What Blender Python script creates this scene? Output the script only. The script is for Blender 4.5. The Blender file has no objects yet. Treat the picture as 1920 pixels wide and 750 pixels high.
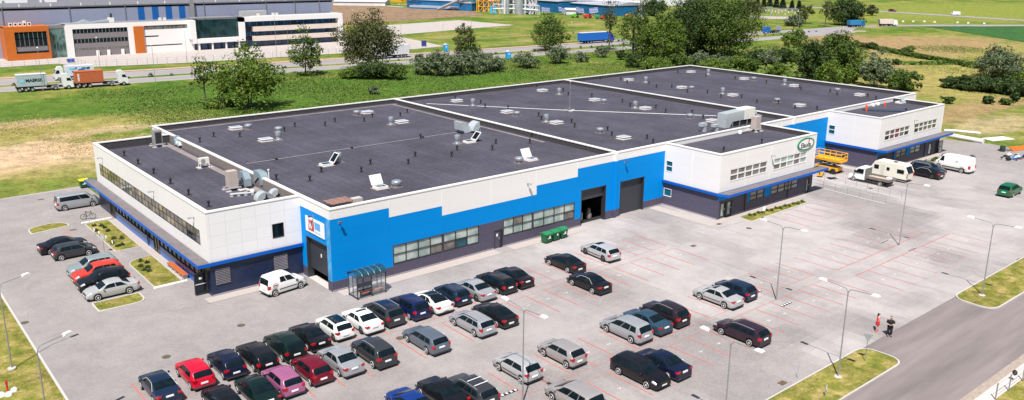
import bpy, math, random
import numpy as np
from mathutils import Vector, Matrix
R = math.radians
scene = bpy.context.scene
C = scene.collection

# ------------------------------------------------------------------ camera
CAM_F, CAM_CY = 1568.258, -32.48            # focal length and optical centre offset, in pixels of a 1920 px wide picture
CAM_POS = Vector((-34.241, -66.666, 30.277))
_pi, _ro, _ya = R(-14.937), R(0.505), R(40.04)
FW = Vector((math.sin(_ya)*math.cos(_pi), math.cos(_ya)*math.cos(_pi), math.sin(_pi)))
_r = Vector((math.cos(_ya), -math.sin(_ya), 0)); _u = _r.cross(FW)
RT = _r*math.cos(_ro) + _u*math.sin(_ro)
UP = -_r*math.sin(_ro) + _u*math.cos(_ro)
cam_data = bpy.data.cameras.new('camera'); cam = bpy.data.objects.new('camera', cam_data); C.objects.link(cam)
cam_data.sensor_width = 36; cam_data.lens = CAM_F/1920*36
cam_data.shift_y = CAM_CY/1920
cam_data.clip_start = 0.5; cam_data.clip_end = 6000
m = Matrix.Identity(4)
for i in range(3):
    m[i][0] = RT[i]; m[i][1] = UP[i]; m[i][2] = -FW[i]; m[i][3] = CAM_POS[i]
cam.matrix_world = m
scene.camera = cam
scene.render.resolution_x = 1024; scene.render.resolution_y = 400

# ------------------------------------------------------------------ light
SUN_EL, SUN_AZ = R(59), R(220)               # azimuth of the sun itself, counter-clockwise from +x
world = bpy.data.worlds.new('World'); scene.world = world; world.use_nodes = True
wn = world.node_tree; wn.nodes.clear()
sky = wn.nodes.new('ShaderNodeTexSky'); sky.sky_type = 'NISHITA'; sky.sun_disc = False
sky.sun_elevation = SUN_EL; sky.sun_rotation = R(90) - SUN_AZ
sky.air_density = 1.0; sky.dust_density = 1.5
bg = wn.nodes.new('ShaderNodeBackground'); bg.inputs['Strength'].default_value = 0.06
wo = wn.nodes.new('ShaderNodeOutputWorld')
wn.links.new(sky.outputs[0], bg.inputs[0]); wn.links.new(bg.outputs[0], wo.inputs[0])
sl = bpy.data.lights.new('sun', 'SUN'); sl.energy = 5.0; sl.angle = R(0.5); sl.color = (1.0, 0.965, 0.925)
so = bpy.data.objects.new('sun', sl); C.objects.link(so)
sd = Vector((math.cos(SUN_AZ)*math.cos(SUN_EL), math.sin(SUN_AZ)*math.cos(SUN_EL), math.sin(SUN_EL)))
so.rotation_euler = sd.to_track_quat('Z', 'Y').to_euler(); so.location = (0, 0, 80)
scene.view_settings.view_transform = 'Standard'; scene.view_settings.look = 'None'
scene.view_settings.exposure = 0.40; scene.view_settings.gamma = 1
scene.view_settings.use_curve_mapping = False

# ------------------------------------------------------------------ measuring helpers (survey of the ground from the photograph)
def G(px, py, z=0.0):
    d = FW + RT*((px-960)/CAM_F) - UP*((py-375-CAM_CY)/CAM_F)
    t = (z-CAM_POS.z)/d.z
    p = CAM_POS + d*t
    return Vector((p.x, p.y, z))
def PIX(p):
    d = Vector(p)-CAM_POS; z = d.dot(FW)
    return 960+CAM_F*d.dot(RT)/z, 375+CAM_CY-CAM_F*d.dot(UP)/z
def HGT(base, toppy):                        # height above the point base that shows at picture row toppy
    lo, hi = 0.0, 60.0
    for _ in range(40):
        mid = (lo+hi)/2
        if PIX(base+Vector((0, 0, mid)))[1] > toppy: lo = mid
        else: hi = mid
    return lo
def MPP(p): return (Vector(p)-CAM_POS).dot(FW)/CAM_F     # metres per picture pixel at p

# ------------------------------------------------------------------ materials
MATS = {}
def nodes_of(name):
    mt = bpy.data.materials.new(name); mt.use_nodes = True
    nt = mt.node_tree; b = nt.nodes['Principled BSDF']
    return mt, nt, b
def N(nt, t, **kw):
    n = nt.nodes.new(t)
    for k, v in kw.items():
        if k in n.inputs: n.inputs[k].default_value = v
        else: setattr(n, k, v)
    return n
def mat(name, col, rough=0.6, metal=0.0, var=0.12, scale=1.5, bump=0.0, coat=0.0, spec=0.5, trans=0.0, alpha=1.0, streak=False):
    if name in MATS: return MATS[name]
    mt, nt, b = nodes_of(name)
    L = nt.links.new
    b.inputs['Roughness'].default_value = rough; b.inputs['Metallic'].default_value = metal
    b.inputs['Coat Weight'].default_value = coat; b.inputs['Specular IOR Level'].default_value = spec
    b.inputs['Coat Roughness'].default_value = 0.06
    if trans: b.inputs['Transmission Weight'].default_value = trans
    b.inputs['Alpha'].default_value = alpha
    tc = N(nt, 'ShaderNodeTexCoord'); src = tc.outputs['Object']
    if streak:
        mp = N(nt, 'ShaderNodeMapping'); mp.inputs['Scale'].default_value = (1, 1, 0.12); L(src, mp.inputs[0]); src = mp.outputs[0]
    no = N(nt, 'ShaderNodeTexNoise', Scale=scale, Detail=6.0, Roughness=0.6); L(src, no.inputs['Vector'])
    mr = N(nt, 'ShaderNodeMapRange'); mr.inputs['From Min'].default_value = 0.3; mr.inputs['From Max'].default_value = 0.7
    mr.inputs['To Min'].default_value = 1-var; mr.inputs['To Max'].default_value = 1+var
    L(no.outputs['Fac'], mr.inputs['Value'])
    vm = N(nt, 'ShaderNodeVectorMath', operation='SCALE'); vm.inputs[0].default_value = col[:3]
    L(mr.outputs[0], vm.inputs['Scale']); L(vm.outputs[0], b.inputs['Base Color'])
    if bump:
        n2 = N(nt, 'ShaderNodeTexNoise', Scale=scale*8, Detail=4.0); L(src, n2.inputs['Vector'])
        bp = N(nt, 'ShaderNodeBump', Strength=bump, Distance=0.05); L(n2.outputs['Fac'], bp.inputs['Height']); L(bp.outputs[0], b.inputs['Normal'])
    MATS[name] = mt
    return mt

WHITE = mat('white_cladding', (0.80, 0.785, 0.78), 0.45, var=0.03, scale=0.5, streak=True)
CAPW = mat('white_metal_cap', (0.82, 0.80, 0.77), 0.4, var=0.03)
BLUE = None
DBLUE = mat('deep_blue_trim', (0.0, 0.10, 0.47), 0.4, var=0.04, spec=0.3)
DARK = mat('dark_grey_cladding', (0.085, 0.077, 0.115), 0.6, var=0.14, scale=3, spec=0.25)
NAVYC = mat('navy_cladding', (0.014, 0.024, 0.062), 0.35, var=0.2, scale=1.5, spec=0.4)
FRAME = mat('dark_frame', (0.03, 0.03, 0.035), 0.4, var=0.05)
WFRAME = mat('white_frame', (0.75, 0.74, 0.73), 0.4, var=0.03)
FELTIN = mat('parapet_felt', (0.055, 0.05, 0.055), 0.9, var=0.15, scale=2)
GREYFELT = mat('canopy_felt', (0.155, 0.135, 0.14), 0.9, var=0.15, scale=1)
CONC = mat('concrete', (0.50, 0.475, 0.45), 0.85, var=0.12, scale=2, bump=0.2)
KERB = mat('kerb_stone', (0.52, 0.49, 0.46), 0.85, var=0.1, scale=3)
GALV = mat('galvanised_metal', (0.48, 0.52, 0.55), 0.35, metal=0.6, var=0.15, scale=3)
POLE = mat('pole_metal', (0.30, 0.30, 0.31), 0.5, metal=0.3, var=0.08)
LAMPW = mat('lamp_head_white', (0.85, 0.84, 0.83), 0.4, var=0.02)
BLACK = mat('black_rubber', (0.012, 0.012, 0.013), 0.75, var=0.2)
DKIN = mat('interior_shade_black', (0.02, 0.02, 0.022), 0.8, var=0.3)  # near-black colour stands in for the shade of unlit interiors
GLASSD = mat('dark_glass', (0.006, 0.012, 0.016), 0.08, var=0.5, scale=1.6, spec=0.32)
RIM = mat('rim_alloy', (0.72, 0.71, 0.70), 0.4, metal=0.1, var=0.05)
RIMD = mat('rim_dark', (0.10, 0.09, 0.09), 0.4, metal=0.4, var=0.1)
TAILR = mat('tail_red', (0.42, 0.008, 0.014), 0.2, var=0.25, scale=9, coat=0.3)
PLATE = mat('plate_white', (0.82, 0.82, 0.82), 0.4, var=0.05)
HEADL = mat('headlight_lens', (0.62, 0.64, 0.67), 0.1, metal=0.4, var=0.2, scale=8, coat=0.8)
GREENBIN = mat('bin_green', (0.010, 0.11, 0.04), 0.45, var=0.12, scale=3)
GREENLID = mat('bin_lid_green', (0.02, 0.20, 0.075), 0.45, var=0.1, scale=3)
YELLOW = mat('yellow_paint', (0.80, 0.40, 0.015), 0.4, var=0.08)
WOODR = mat('bench_wood', (0.50, 0.13, 0.04), 0.6, var=0.2, scale=4)
WALLSKIN = {}

def pane_mat(name, col, c2, scale=0.6, rough=0.1, spec=0.6):
    mt, nt, b = nodes_of(name); L = nt.links.new
    tc = N(nt, 'ShaderNodeTexCoord'); no = N(nt, 'ShaderNodeTexNoise', Scale=scale, Detail=3.0); L(tc.outputs['Object'], no.inputs['Vector'])
    cr = N(nt, 'ShaderNodeValToRGB'); cr.color_ramp.elements[0].position = 0.42; cr.color_ramp.elements[1].position = 0.58
    cr.color_ramp.elements[0].color = (*col, 1); cr.color_ramp.elements[1].color = (*c2, 1)
    L(no.outputs['Fac'], cr.inputs[0]); L(cr.outputs[0], b.inputs['Base Color'])
    b.inputs['Roughness'].default_value = rough; b.inputs['Specular IOR Level'].default_value = spec
    return mt
BLIND = pane_mat('pane_blinds', (0.26, 0.33, 0.31), (0.46, 0.52, 0.48), 0.55, 0.12)
PGREY = pane_mat('pane_grey', (0.10, 0.10, 0.09), (0.20, 0.18, 0.16), 0.9)
POLIVE = pane_mat('pane_olive_reflections', (0.14, 0.125, 0.07), (0.40, 0.33, 0.22), 0.7)  # olive and tan reflections painted into the pane colour
PRED = pane_mat('pane_with_red_curtain', (0.22, 0.02, 0.03), (0.10, 0.05, 0.05), 1.5)
PBLUE = pane_mat('pane_deep_blue', (0.005, 0.07, 0.22), (0.003, 0.035, 0.10), 0.5, 0.08)
PTEAL = pane_mat('pane_teal', (0.005, 0.055, 0.085), (0.01, 0.10, 0.13), 0.9)
PGREEN = pane_mat('pane_sea_green', (0.015, 0.07, 0.06), (0.12, 0.22, 0.20), 0.45)

def panel_mat(name, col, line, pw, ph, lw=0.02, rough=0.45):
    """cladding with a regular grid of joints; u = x+y, v = z in metres"""
    mt, nt, b = nodes_of(name); L = nt.links.new
    tc = N(nt, 'ShaderNodeTexCoord'); sp = N(nt, 'ShaderNodeSeparateXYZ'); L(tc.outputs['Object'], sp.inputs[0])
    ad = N(nt, 'ShaderNodeMath', operation='ADD'); L(sp.outputs[0], ad.inputs[0]); L(sp.outputs[1], ad.inputs[1])
    cb = N(nt, 'ShaderNodeCombineXYZ'); L(ad.outputs[0], cb.inputs[0]); L(sp.outputs[2], cb.inputs[1])
    br = N(nt, 'ShaderNodeTexBrick'); br.offset = 0.0; br.squash = 1.0
    br.inputs['Scale'].default_value = 1.0; br.inputs['Brick Width'].default_value = pw; br.inputs['Row Height'].default_value = ph
    br.inputs['Mortar Size'].default_value = lw; br.inputs['Mortar Smooth'].default_value = 0.2; br.inputs['Bias'].default_value = 0
    br.inputs['Color1'].default_value = (*col, 1); br.inputs['Color2'].default_value = (*[c*0.965 for c in col], 1); br.inputs['Mortar'].default_value = (*line, 1)
    L(cb.outputs[0], br.inputs['Vector']); L(br.outputs['Color'], b.inputs['Base Color'])
    b.inputs['Roughness'].default_value = rough
    return mt
WHITEGRID = panel_mat('white_cassette_panels', (0.81, 0.795, 0.79), (0.62, 0.60, 0.595), 1.45, 1.15, 0.016)
WHITERIB = panel_mat('white_sandwich_panels', (0.80, 0.775, 0.76), (0.745, 0.72, 0.705), 40.0, 0.40, 0.012)
BLUE = panel_mat('blue_cladding', (0.0, 0.235, 0.66), (0.0, 0.19, 0.56), 6.32, 1.18, 0.018, 0.6)
BLUE.node_tree.nodes['Principled BSDF'].inputs['Specular IOR Level'].default_value = 0.1

def felt_mat():
    mt, nt, b = nodes_of('roof_felt'); L = nt.links.new
    tc = N(nt, 'ShaderNodeTexCoord')
    # rolls of felt: long strips along x, 1 m wide, with faint joints
    br = N(nt, 'ShaderNodeTexBrick'); br.offset = 0.37
    mp = N(nt, 'ShaderNodeMapping'); mp.inputs['Rotation'].default_value = (0, 0, R(90)); L(tc.outputs['Object'], mp.inputs[0])
    br.inputs['Scale'].default_value = 1; br.inputs['Brick Width'].default_value = 7.5; br.inputs['Row Height'].default_value = 1.0
    br.inputs['Mortar Size'].default_value = 0.05; br.inputs['Mortar Smooth'].default_value = 0.8
    br.inputs['Color1'].default_value = (0.068, 0.063, 0.086, 1); br.inputs['Color2'].default_value = (0.058, 0.054, 0.074, 1); br.inputs['Mortar'].default_value = (0.038, 0.034, 0.048, 1)
    L(mp.outputs[0], br.inputs['Vector'])
    n1 = N(nt, 'ShaderNodeTexNoise', Scale=0.12, Detail=8.0, Roughness=0.7); L(tc.outputs['Object'], n1.inputs['Vector'])
    n2 = N(nt, 'ShaderNodeTexNoise', Scale=2.6, Detail=6.0, Roughness=0.85); L(tc.outputs['Object'], n2.inputs['Vector'])
    ad = N(nt, 'ShaderNodeMath', operation='ADD'); L(n1.outputs['Fac'], ad.inputs[0]); L(n2.outputs['Fac'], ad.inputs[1])
    mr = N(nt, 'ShaderNodeMapRange'); mr.inputs['From Min'].default_value = 0.8; mr.inputs['From Max'].default_value = 1.2
    mr.inputs['To Min'].default_value = 0.66; mr.inputs['To Max'].default_value = 1.34; L(ad.outputs[0], mr.inputs['Value'])
    vm = N(nt, 'ShaderNodeVectorMath', operation='SCALE'); L(br.outputs['Color'], vm.inputs[0]); L(mr.outputs[0], vm.inputs['Scale'])
    L(vm.outputs[0], b.inputs['Base Color']); b.inputs['Roughness'].default_value = 0.85
    bp = N(nt, 'ShaderNodeBump', Strength=0.25, Distance=0.03); L(n2.outputs['Fac'], bp.inputs['Height']); L(bp.outputs[0], b.inputs['Normal'])
    return mt
FELT = felt_mat()

def paving_mat():
    mt, nt, b = nodes_of('block_paving'); L = nt.links.new
    tc = N(nt, 'ShaderNodeTexCoord'); P = tc.outputs['Object']
    br = N(nt, 'ShaderNodeTexBrick'); br.offset = 0.5
    br.inputs['Scale'].default_value = 1; br.inputs['Brick Width'].default_value = 0.2; br.inputs['Row Height'].default_value = 0.1
    br.inputs['Mortar Size'].default_value = 0.006; br.inputs['Bias'].default_value = -0.1
    br.inputs['Color1'].default_value = (0.305, 0.276, 0.268, 1); br.inputs['Color2'].default_value = (0.262, 0.237, 0.230, 1); br.inputs['Mortar'].default_value = (0.17, 0.15, 0.145, 1)
    L(P, br.inputs['Vector'])
    # batches of paler and darker blocks with stepped edges
    sn = N(nt, 'ShaderNodeVectorMath', operation='SNAP'); sn.inputs[1].default_value = (1.3, 0.9, 1); L(P, sn.inputs[0])
    nb = N(nt, 'ShaderNodeTexNoise', Scale=0.055, Detail=3.0, Roughness=0.55, Distortion=0.4); L(sn.outputs[0], nb.inputs['Vector'])
    c1 = N(nt, 'ShaderNodeMapRange'); c1.inputs['From Min'].default_value = 0.42; c1.inputs['From Max'].default_value = 0.56; c1.inputs['To Min'].default_value = 0.0; c1.inputs['To Max'].default_value = 1.0
    L(nb.outputs['Fac'], c1.inputs['Value'])
    # only the middle of the yard shows the pale batches
    dist = N(nt, 'ShaderNodeVectorMath', operation='DISTANCE'); dist.inputs[1].default_value = (52, -22, 0); L(P, dist.inputs[0])
    dm = N(nt, 'ShaderNodeMapRange'); dm.inputs['From Min'].default_value = 28; dm.inputs['From Max'].default_value = 58; dm.inputs['To Min'].default_value = 1; dm.inputs['To Max'].default_value = 0.15
    L(dist.outputs['Value'], dm.inputs['Value'])
    mu = N(nt, 'ShaderNodeMath', operation='MULTIPLY'); L(c1.outputs[0], mu.inputs[0]); L(dm.outputs[0], mu.inputs[1])
    mx = N(nt, 'ShaderNodeMix', data_type='RGBA'); L(mu.outputs[0], mx.inputs[0]); L(br.outputs['Color'], mx.inputs[6])
    mx.inputs[7].default_value = (0.40, 0.365, 0.355, 1)
    n1 = N(nt, 'ShaderNodeTexNoise', Scale=0.35, Detail=8.0, Roughness=0.72); L(P, n1.inputs['Vector'])
    n2 = N(nt, 'ShaderNodeTexNoise', Scale=5.0, Detail=5.0, Roughness=0.9); L(P, n2.inputs['Vector'])
    ad = N(nt, 'ShaderNodeMath', operation='ADD'); L(n1.outputs['Fac'], ad.inputs[0]); L(n2.outputs['Fac'], ad.inputs[1])
    mr = N(nt, 'ShaderNodeMapRange'); mr.inputs['From Min'].default_value = 0.7; mr.inputs['From Max'].default_value = 1.3
    mr.inputs['To Min'].default_value = 0.78; mr.inputs['To Max'].default_value = 1.22; L(ad.outputs[0], mr.inputs['Value'])
    # tyre grime in the bays
    n3 = N(nt, 'ShaderNodeTexNoise', Scale=0.22, Detail=5.0, Roughness=0.6, Distortion=1.0)
    mp = N(nt, 'ShaderNodeMapping'); mp.inputs['Scale'].default_value = (1, 0.35, 1); mp.inputs['Location'].default_value = (3, 9, 0); L(P, mp.inputs[0]); L(mp.outputs[0], n3.inputs['Vector'])
    gr = N(nt, 'ShaderNodeMapRange'); gr.inputs['From Min'].default_value = 0.60; gr.inputs['From Max'].default_value = 0.75; gr.inputs['To Min'].default_value = 1.0; gr.inputs['To Max'].default_value = 0.78
    L(n3.outputs['Fac'], gr.inputs['Value'])
    m3 = N(nt, 'ShaderNodeMath', operation='MULTIPLY'); L(mr.outputs[0], m3.inputs[0]); L(gr.outputs[0], m3.inputs[1])
    vm = N(nt, 'ShaderNodeVectorMath', operation='SCALE'); L(mx.outputs[2], vm.inputs[0]); L(m3.outputs[0], vm.inputs['Scale'])
    L(vm.outputs[0], b.inputs['Base Color']); b.inputs['Roughness'].default_value = 0.88
    bp = N(nt, 'ShaderNodeBump', Strength=0.15, Distance=0.02); L(n2.outputs['Fac'], bp.inputs['Height']); L(bp.outputs[0], b.inputs['Normal'])
    return mt
PAVE = paving_mat()

def grass_mat(name, stops, sc=0.05, fine=2.5, blobs=(), bump=0.5):
    """meadow: colour by several scales of noise, then soft-edged blobs (centre, radius, colour, strength)"""
    mt, nt, b = nodes_of(name); L = nt.links.new
    tc = N(nt, 'ShaderNodeTexCoord'); P = tc.outputs['Object']
    n1 = N(nt, 'ShaderNodeTexNoise', Scale=sc, Detail=9.0, Roughness=0.68, Distortion=0.3); L(P, n1.inputs['Vector'])
    cr = N(nt, 'ShaderNodeValToRGB'); r = cr.color_ramp
    while len(r.elements) < len(stops): r.elements.new(0.5)
    for e, (p, c) in zip(r.elements, stops): e.position = p; e.color = (*c, 1)
    L(n1.outputs['Fac'], cr.inputs[0]); col = cr.outputs[0]
    nw = N(nt, 'ShaderNodeTexNoise', Scale=0.09, Detail=7.0, Roughness=0.7); L(P, nw.inputs['Vector'])
    wv = N(nt, 'ShaderNodeMath', operation='MULTIPLY_ADD'); L(nw.outputs['Fac'], wv.inputs[0]); wv.inputs[1].default_value = 2.4; wv.inputs[2].default_value = -1.2
    for (c, rx, ry, cc, st) in blobs:
        mp = N(nt, 'ShaderNodeMapping'); mp.vector_type = 'POINT'
        mp.inputs['Location'].default_value = (-c[0]/rx, -c[1]/ry, 0); mp.inputs['Scale'].default_value = (1/rx, 1/ry, 0)
        L(P, mp.inputs[0])
        ln = N(nt, 'ShaderNodeVectorMath', operation='LENGTH'); L(mp.outputs[0], ln.inputs[0])
        ad = N(nt, 'ShaderNodeMath', operation='ADD'); L(ln.outputs['Value'], ad.inputs[0]); L(wv.outputs[0], ad.inputs[1])
        mr = N(nt, 'ShaderNodeMapRange'); mr.inputs['From Min'].default_value = 1.1; mr.inputs['From Max'].default_value = 0.6
        mr.inputs['To Min'].default_value = 0; mr.inputs['To Max'].default_value = st; L(ad.outputs[0], mr.inputs['Value'])
        mx = N(nt, 'ShaderNodeMix', data_type='RGBA'); L(mr.outputs[0], mx.inputs[0]); L(col, mx.inputs[6]); mx.inputs[7].default_value = (*cc, 1)
        col = mx.outputs[2]
    n2 = N(nt, 'ShaderNodeTexNoise', Scale=fine, Detail=8.0, Roughness=0.8); L(P, n2.inputs['Vector'])
    n4 = N(nt, 'ShaderNodeTexNoise', Scale=0.32, Detail=8.0, Roughness=0.8); L(P, n4.inputs['Vector'])
    ad = N(nt, 'ShaderNodeMath', operation='ADD'); L(n2.outputs['Fac'], ad.inputs[0]); L(n4.outputs['Fac'], ad.inputs[1])
    mr = N(nt, 'ShaderNodeMapRange'); mr.inputs['From Min'].default_value = 0.75; mr.inputs['From Max'].default_value = 1.25
    mr.inputs['To Min'].default_value = 0.42; mr.inputs['To Max'].default_value = 1.58; L(ad.outputs[0], mr.inputs['Value'])
    vm = N(nt, 'ShaderNodeVectorMath', operation='SCALE'); L(col, vm.inputs[0]); L(mr.outputs[0], vm.inputs['Scale'])
    L(vm.outputs[0], b.inputs['Base Color']); b.inputs['Roughness'].default_value = 0.95; b.inputs['Specular IOR Level'].default_value = 0.1
    bp = N(nt, 'ShaderNodeBump', Strength=bump, Distance=0.25); L(ad.outputs[0], bp.inputs['Height']); L(bp.outputs[0], b.inputs['Normal'])
    return mt

def leaf_mat(name, c1, c2):
    mt, nt, b = nodes_of(name); L = nt.links.new
    tc = N(nt, 'ShaderNodeTexCoord'); n1 = N(nt, 'ShaderNodeTexNoise', Scale=0.9, Detail=5.0, Roughness=0.7); L(tc.outputs['Object'], n1.inputs['Vector'])
    cr = N(nt, 'ShaderNodeValToRGB'); cr.color_ramp.elements[0].position = 0.38; cr.color_ramp.elements[1].position = 0.64
    cr.color_ramp.elements[0].color = (*c1, 1); cr.color_ramp.elements[1].color = (*c2, 1)
    L(n1.outputs['Fac'], cr.inputs[0]); L(cr.outputs[0], b.inputs['Base Color'])
    b.inputs['Roughness'].default_value = 0.6; b.inputs['Specular IOR Level'].default_value = 0.25
    tr = N(nt, 'ShaderNodeBsdfTranslucent'); L(cr.outputs[0], tr.inputs['Color'])
    mxs = N(nt, 'ShaderNodeMixShader'); mxs.inputs[0].default_value = 0.2
    out = nt.nodes['Material Output']; L(b.outputs[0], mxs.inputs[1]); L(tr.outputs[0], mxs.inputs[2]); L(mxs.outputs[0], out.inputs['Surface'])
    return mt
LEAF = {'mid': leaf_mat('leaf_mid', (0.036, 0.070, 0.012), (0.12, 0.18, 0.030)),
        'bright': leaf_mat('leaf_bright', (0.05, 0.095, 0.012), (0.17, 0.25, 0.034)),
        'dark': leaf_mat('leaf_dark', (0.020, 0.042, 0.012), (0.072, 0.118, 0.026)),
        'willow': leaf_mat('leaf_willow', (0.065, 0.095, 0.042), (0.22, 0.265, 0.145)),
        'olive': leaf_mat('leaf_olive', (0.042, 0.055, 0.016), (0.12, 0.13, 0.042)),
        'conifer': leaf_mat('leaf_conifer', (0.015, 0.035, 0.02), (0.04, 0.07, 0.035)),
        'grassy': leaf_mat('leaf_grassy', (0.075, 0.135, 0.022), (0.19, 0.265, 0.055))}
BARK = mat('bark', (0.12, 0.10, 0.075), 0.9, var=0.3, scale=5)

# ------------------------------------------------------------------ mesh helpers
class MB:
    """collects shapes, then links them as ONE mesh object"""
    def __init__(s): s.v = []; s.f = []; s.m = []; s.mats = []
    def mi(s, mt):
        if mt not in s.mats: s.mats.append(mt)
        return s.mats.index(mt)
    def add(s, vs, fs, mt):
        o = len(s.v); k = s.mi(mt); s.v += [tuple(v) for v in vs]
        for f in fs: s.f.append([i+o for i in f]); s.m.append(k)
    def quad(s, a, b, c, d, mt): s.add([a, b, c, d], [(0, 1, 2, 3)], mt)
    def poly(s, pts, mt): s.add(pts, [tuple(range(len(pts)))], mt)
    def box(s, x0, x1, y0, y1, z0, z1, mt, M=None):
        vs = [Vector((x, y, z)) for z in (z0, z1) for y in (y0, y1) for x in (x0, x1)]
        if M is not None: vs = [M @ v for v in vs]
        s.add(vs, [(0, 2, 3, 1), (4, 5, 7, 6), (0, 1, 5, 4), (2, 6, 7, 3), (0, 4, 6, 2), (1, 3, 7, 5)], mt)
    def prism(s, pts, z0, z1, mt):
        n = len(pts); vs = [(p[0], p[1], z0) for p in pts]+[(p[0], p[1], z1) for p in pts]
        s.add(vs, [tuple(range(n, 2*n)), tuple(reversed(range(n)))]+[(i, (i+1) % n, n+(i+1) % n, n+i) for i in range(n)], mt)
    def extrude(s, prof, axis, a, b, mt):
        """closed profile of (u, v) swept along axis from a to b; u,v are the other two axes in order"""
        def P(u, v, w):
            return (w, u, v) if axis == 0 else ((u, w, v) if axis == 1 else (u, v, w))
        n = len(prof); vs = [P(u, v, a) for u, v in prof]+[P(u, v, b) for u, v in prof]
        s.add(vs, [tuple(range(n)), tuple(reversed(range(n, 2*n)))]+[(i, n+i, n+(i+1) % n, (i+1) % n) for i in range(n)], mt)
    def tube(s, pts, r, mt, n=8, cap=True, r2=None):
        pts = [Vector(p) for p in pts]; k = len(pts); vs = []; fs = []
        for i, p in enumerate(pts):
            t = (pts[min(i+1, k-1)]-pts[max(i-1, 0)]).normalized()
            a = t.orthogonal().normalized(); 
            if abs(t.z) < 0.99: a = t.cross(Vector((0, 0, 1))).normalized()
            b = t.cross(a)
            rr = r if r2 is None else r+(r2-r)*i/(k-1)
            if isinstance(r, (list, tuple)): rr = r[i]
            for j in range(n):
                an = 2*math.pi*j/n; vs.append(p+a*math.cos(an)*rr+b*math.sin(an)*rr)
        for i in range(k-1):
            for j in range(n): fs.append((i*n+j, i*n+(j+1) % n, (i+1)*n+(j+1) % n, (i+1)*n+j))
        if cap: fs.append(tuple(reversed(range(n)))); fs.append(tuple(range((k-1)*n, k*n)))
        s.add(vs, fs, mt)
    def lathe(s, prof, c, mt, n=14, axis=2):
        vs = []; fs = []; k = len(prof)
        for (r, z) in prof:
            for j in range(n):
                an = 2*math.pi*j/n; u, w = r*math.cos(an), r*math.sin(an)
                vs.append((c[0]+u, c[1]+w, c[2]+z) if axis == 2 else ((c[0]+u, c[1]+z, c[2]+w) if axis == 1 else (c[0]+z, c[1]+u, c[2]+w)))
        for i in range(k-1):
            for j in range(n): fs.append((i*n+j, i*n+(j+1) % n, (i+1)*n+(j+1) % n, (i+1)*n+j))
        fs.append(tuple(reversed(range(n)))); fs.append(tuple(range((k-1)*n, k*n)))
        s.add(vs, fs, mt)
    def build(s, name, parent=None, smooth=None, loc=None):
        me = bpy.data.meshes.new(name); me.from_pydata(s.v, [], s.f)
        for mt in s.mats: me.materials.append(mt)
        me.polygons.foreach_set('material_index', s.m)
        if smooth is not None:
            me.polygons.foreach_set('use_smooth', [True]*len(s.f)); me.set_sharp_from_angle(angle=R(smooth))
        me.update()
        o = bpy.data.objects.new(name, me); C.objects.link(o)
        if parent is not None: o.parent = parent
        if loc is not None: o.location = loc
        return o
def tag(o, label=None, cat=None, group=None, kind=None):
    if label: o['label'] = label
    if cat: o['category'] = cat
    if group: o['group'] = group
    if kind: o['kind'] = kind
    return o
def thing(name, label, cat, loc=(0, 0, 0), rz=0.0, group=None):
    o = bpy.data.objects.new(name, None); C.objects.link(o); o.location = loc; o.rotation_euler = (0, 0, rz)
    o.empty_display_size = 0.3
    return tag(o, label, cat, group)
def kids(o): return [c for c in bpy.data.objects if c.parent == o]
def copy_tree(o, parent=None, table=None):
    if table is None:
        table = {}
        for c in bpy.data.objects:
            if c.parent is not None: table.setdefault(c.parent.name, []).append(c)
    c = o.copy(); C.objects.link(c); c.parent = parent
    for ch in table.get(o.name, []): copy_tree(ch, c, table)
    return c
def sheet(name, pts, z, mt, kind='structure'):
    b = MB(); b.poly([(p[0], p[1], z) for p in pts], mt)
    return tag(b.build(name), kind=kind)
FONT = None
def text_mesh(txt, size, mt, name, parent, M, ext=0.004, bold=0.0):
    cu = bpy.data.curves.new(name, 'FONT'); cu.body = txt; cu.size = size; cu.extrude = ext; cu.offset = bold
    cu.align_x = 'CENTER'; cu.align_y = 'CENTER'
    o = bpy.data.objects.new('tmp', cu); C.objects.link(o)
    dg = bpy.context.evaluated_depsgraph_get(); dg.update()
    me = bpy.data.meshes.new_from_object(o.evaluated_get(dg)); bpy.data.objects.remove(o)
    me.transform(M); me.materials.clear(); me.materials.append(mt)
    t = bpy.data.objects.new(name, me); C.objects.link(t); t.parent = parent
    return t
# orientation matrices for lettering: facing -y (reads along +x) and facing -x (reads along -y)
def face_front(x, y, z): return Matrix(((1, 0, 0, x), (0, 0, -1, y), (0, 1, 0, z), (0, 0, 0, 1)))
def face_left(x, y, z): return Matrix(((0, 0, -1, x), (-1, 0, 0, y), (0, 1, 0, z), (0, 0, 0, 1)))
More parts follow.
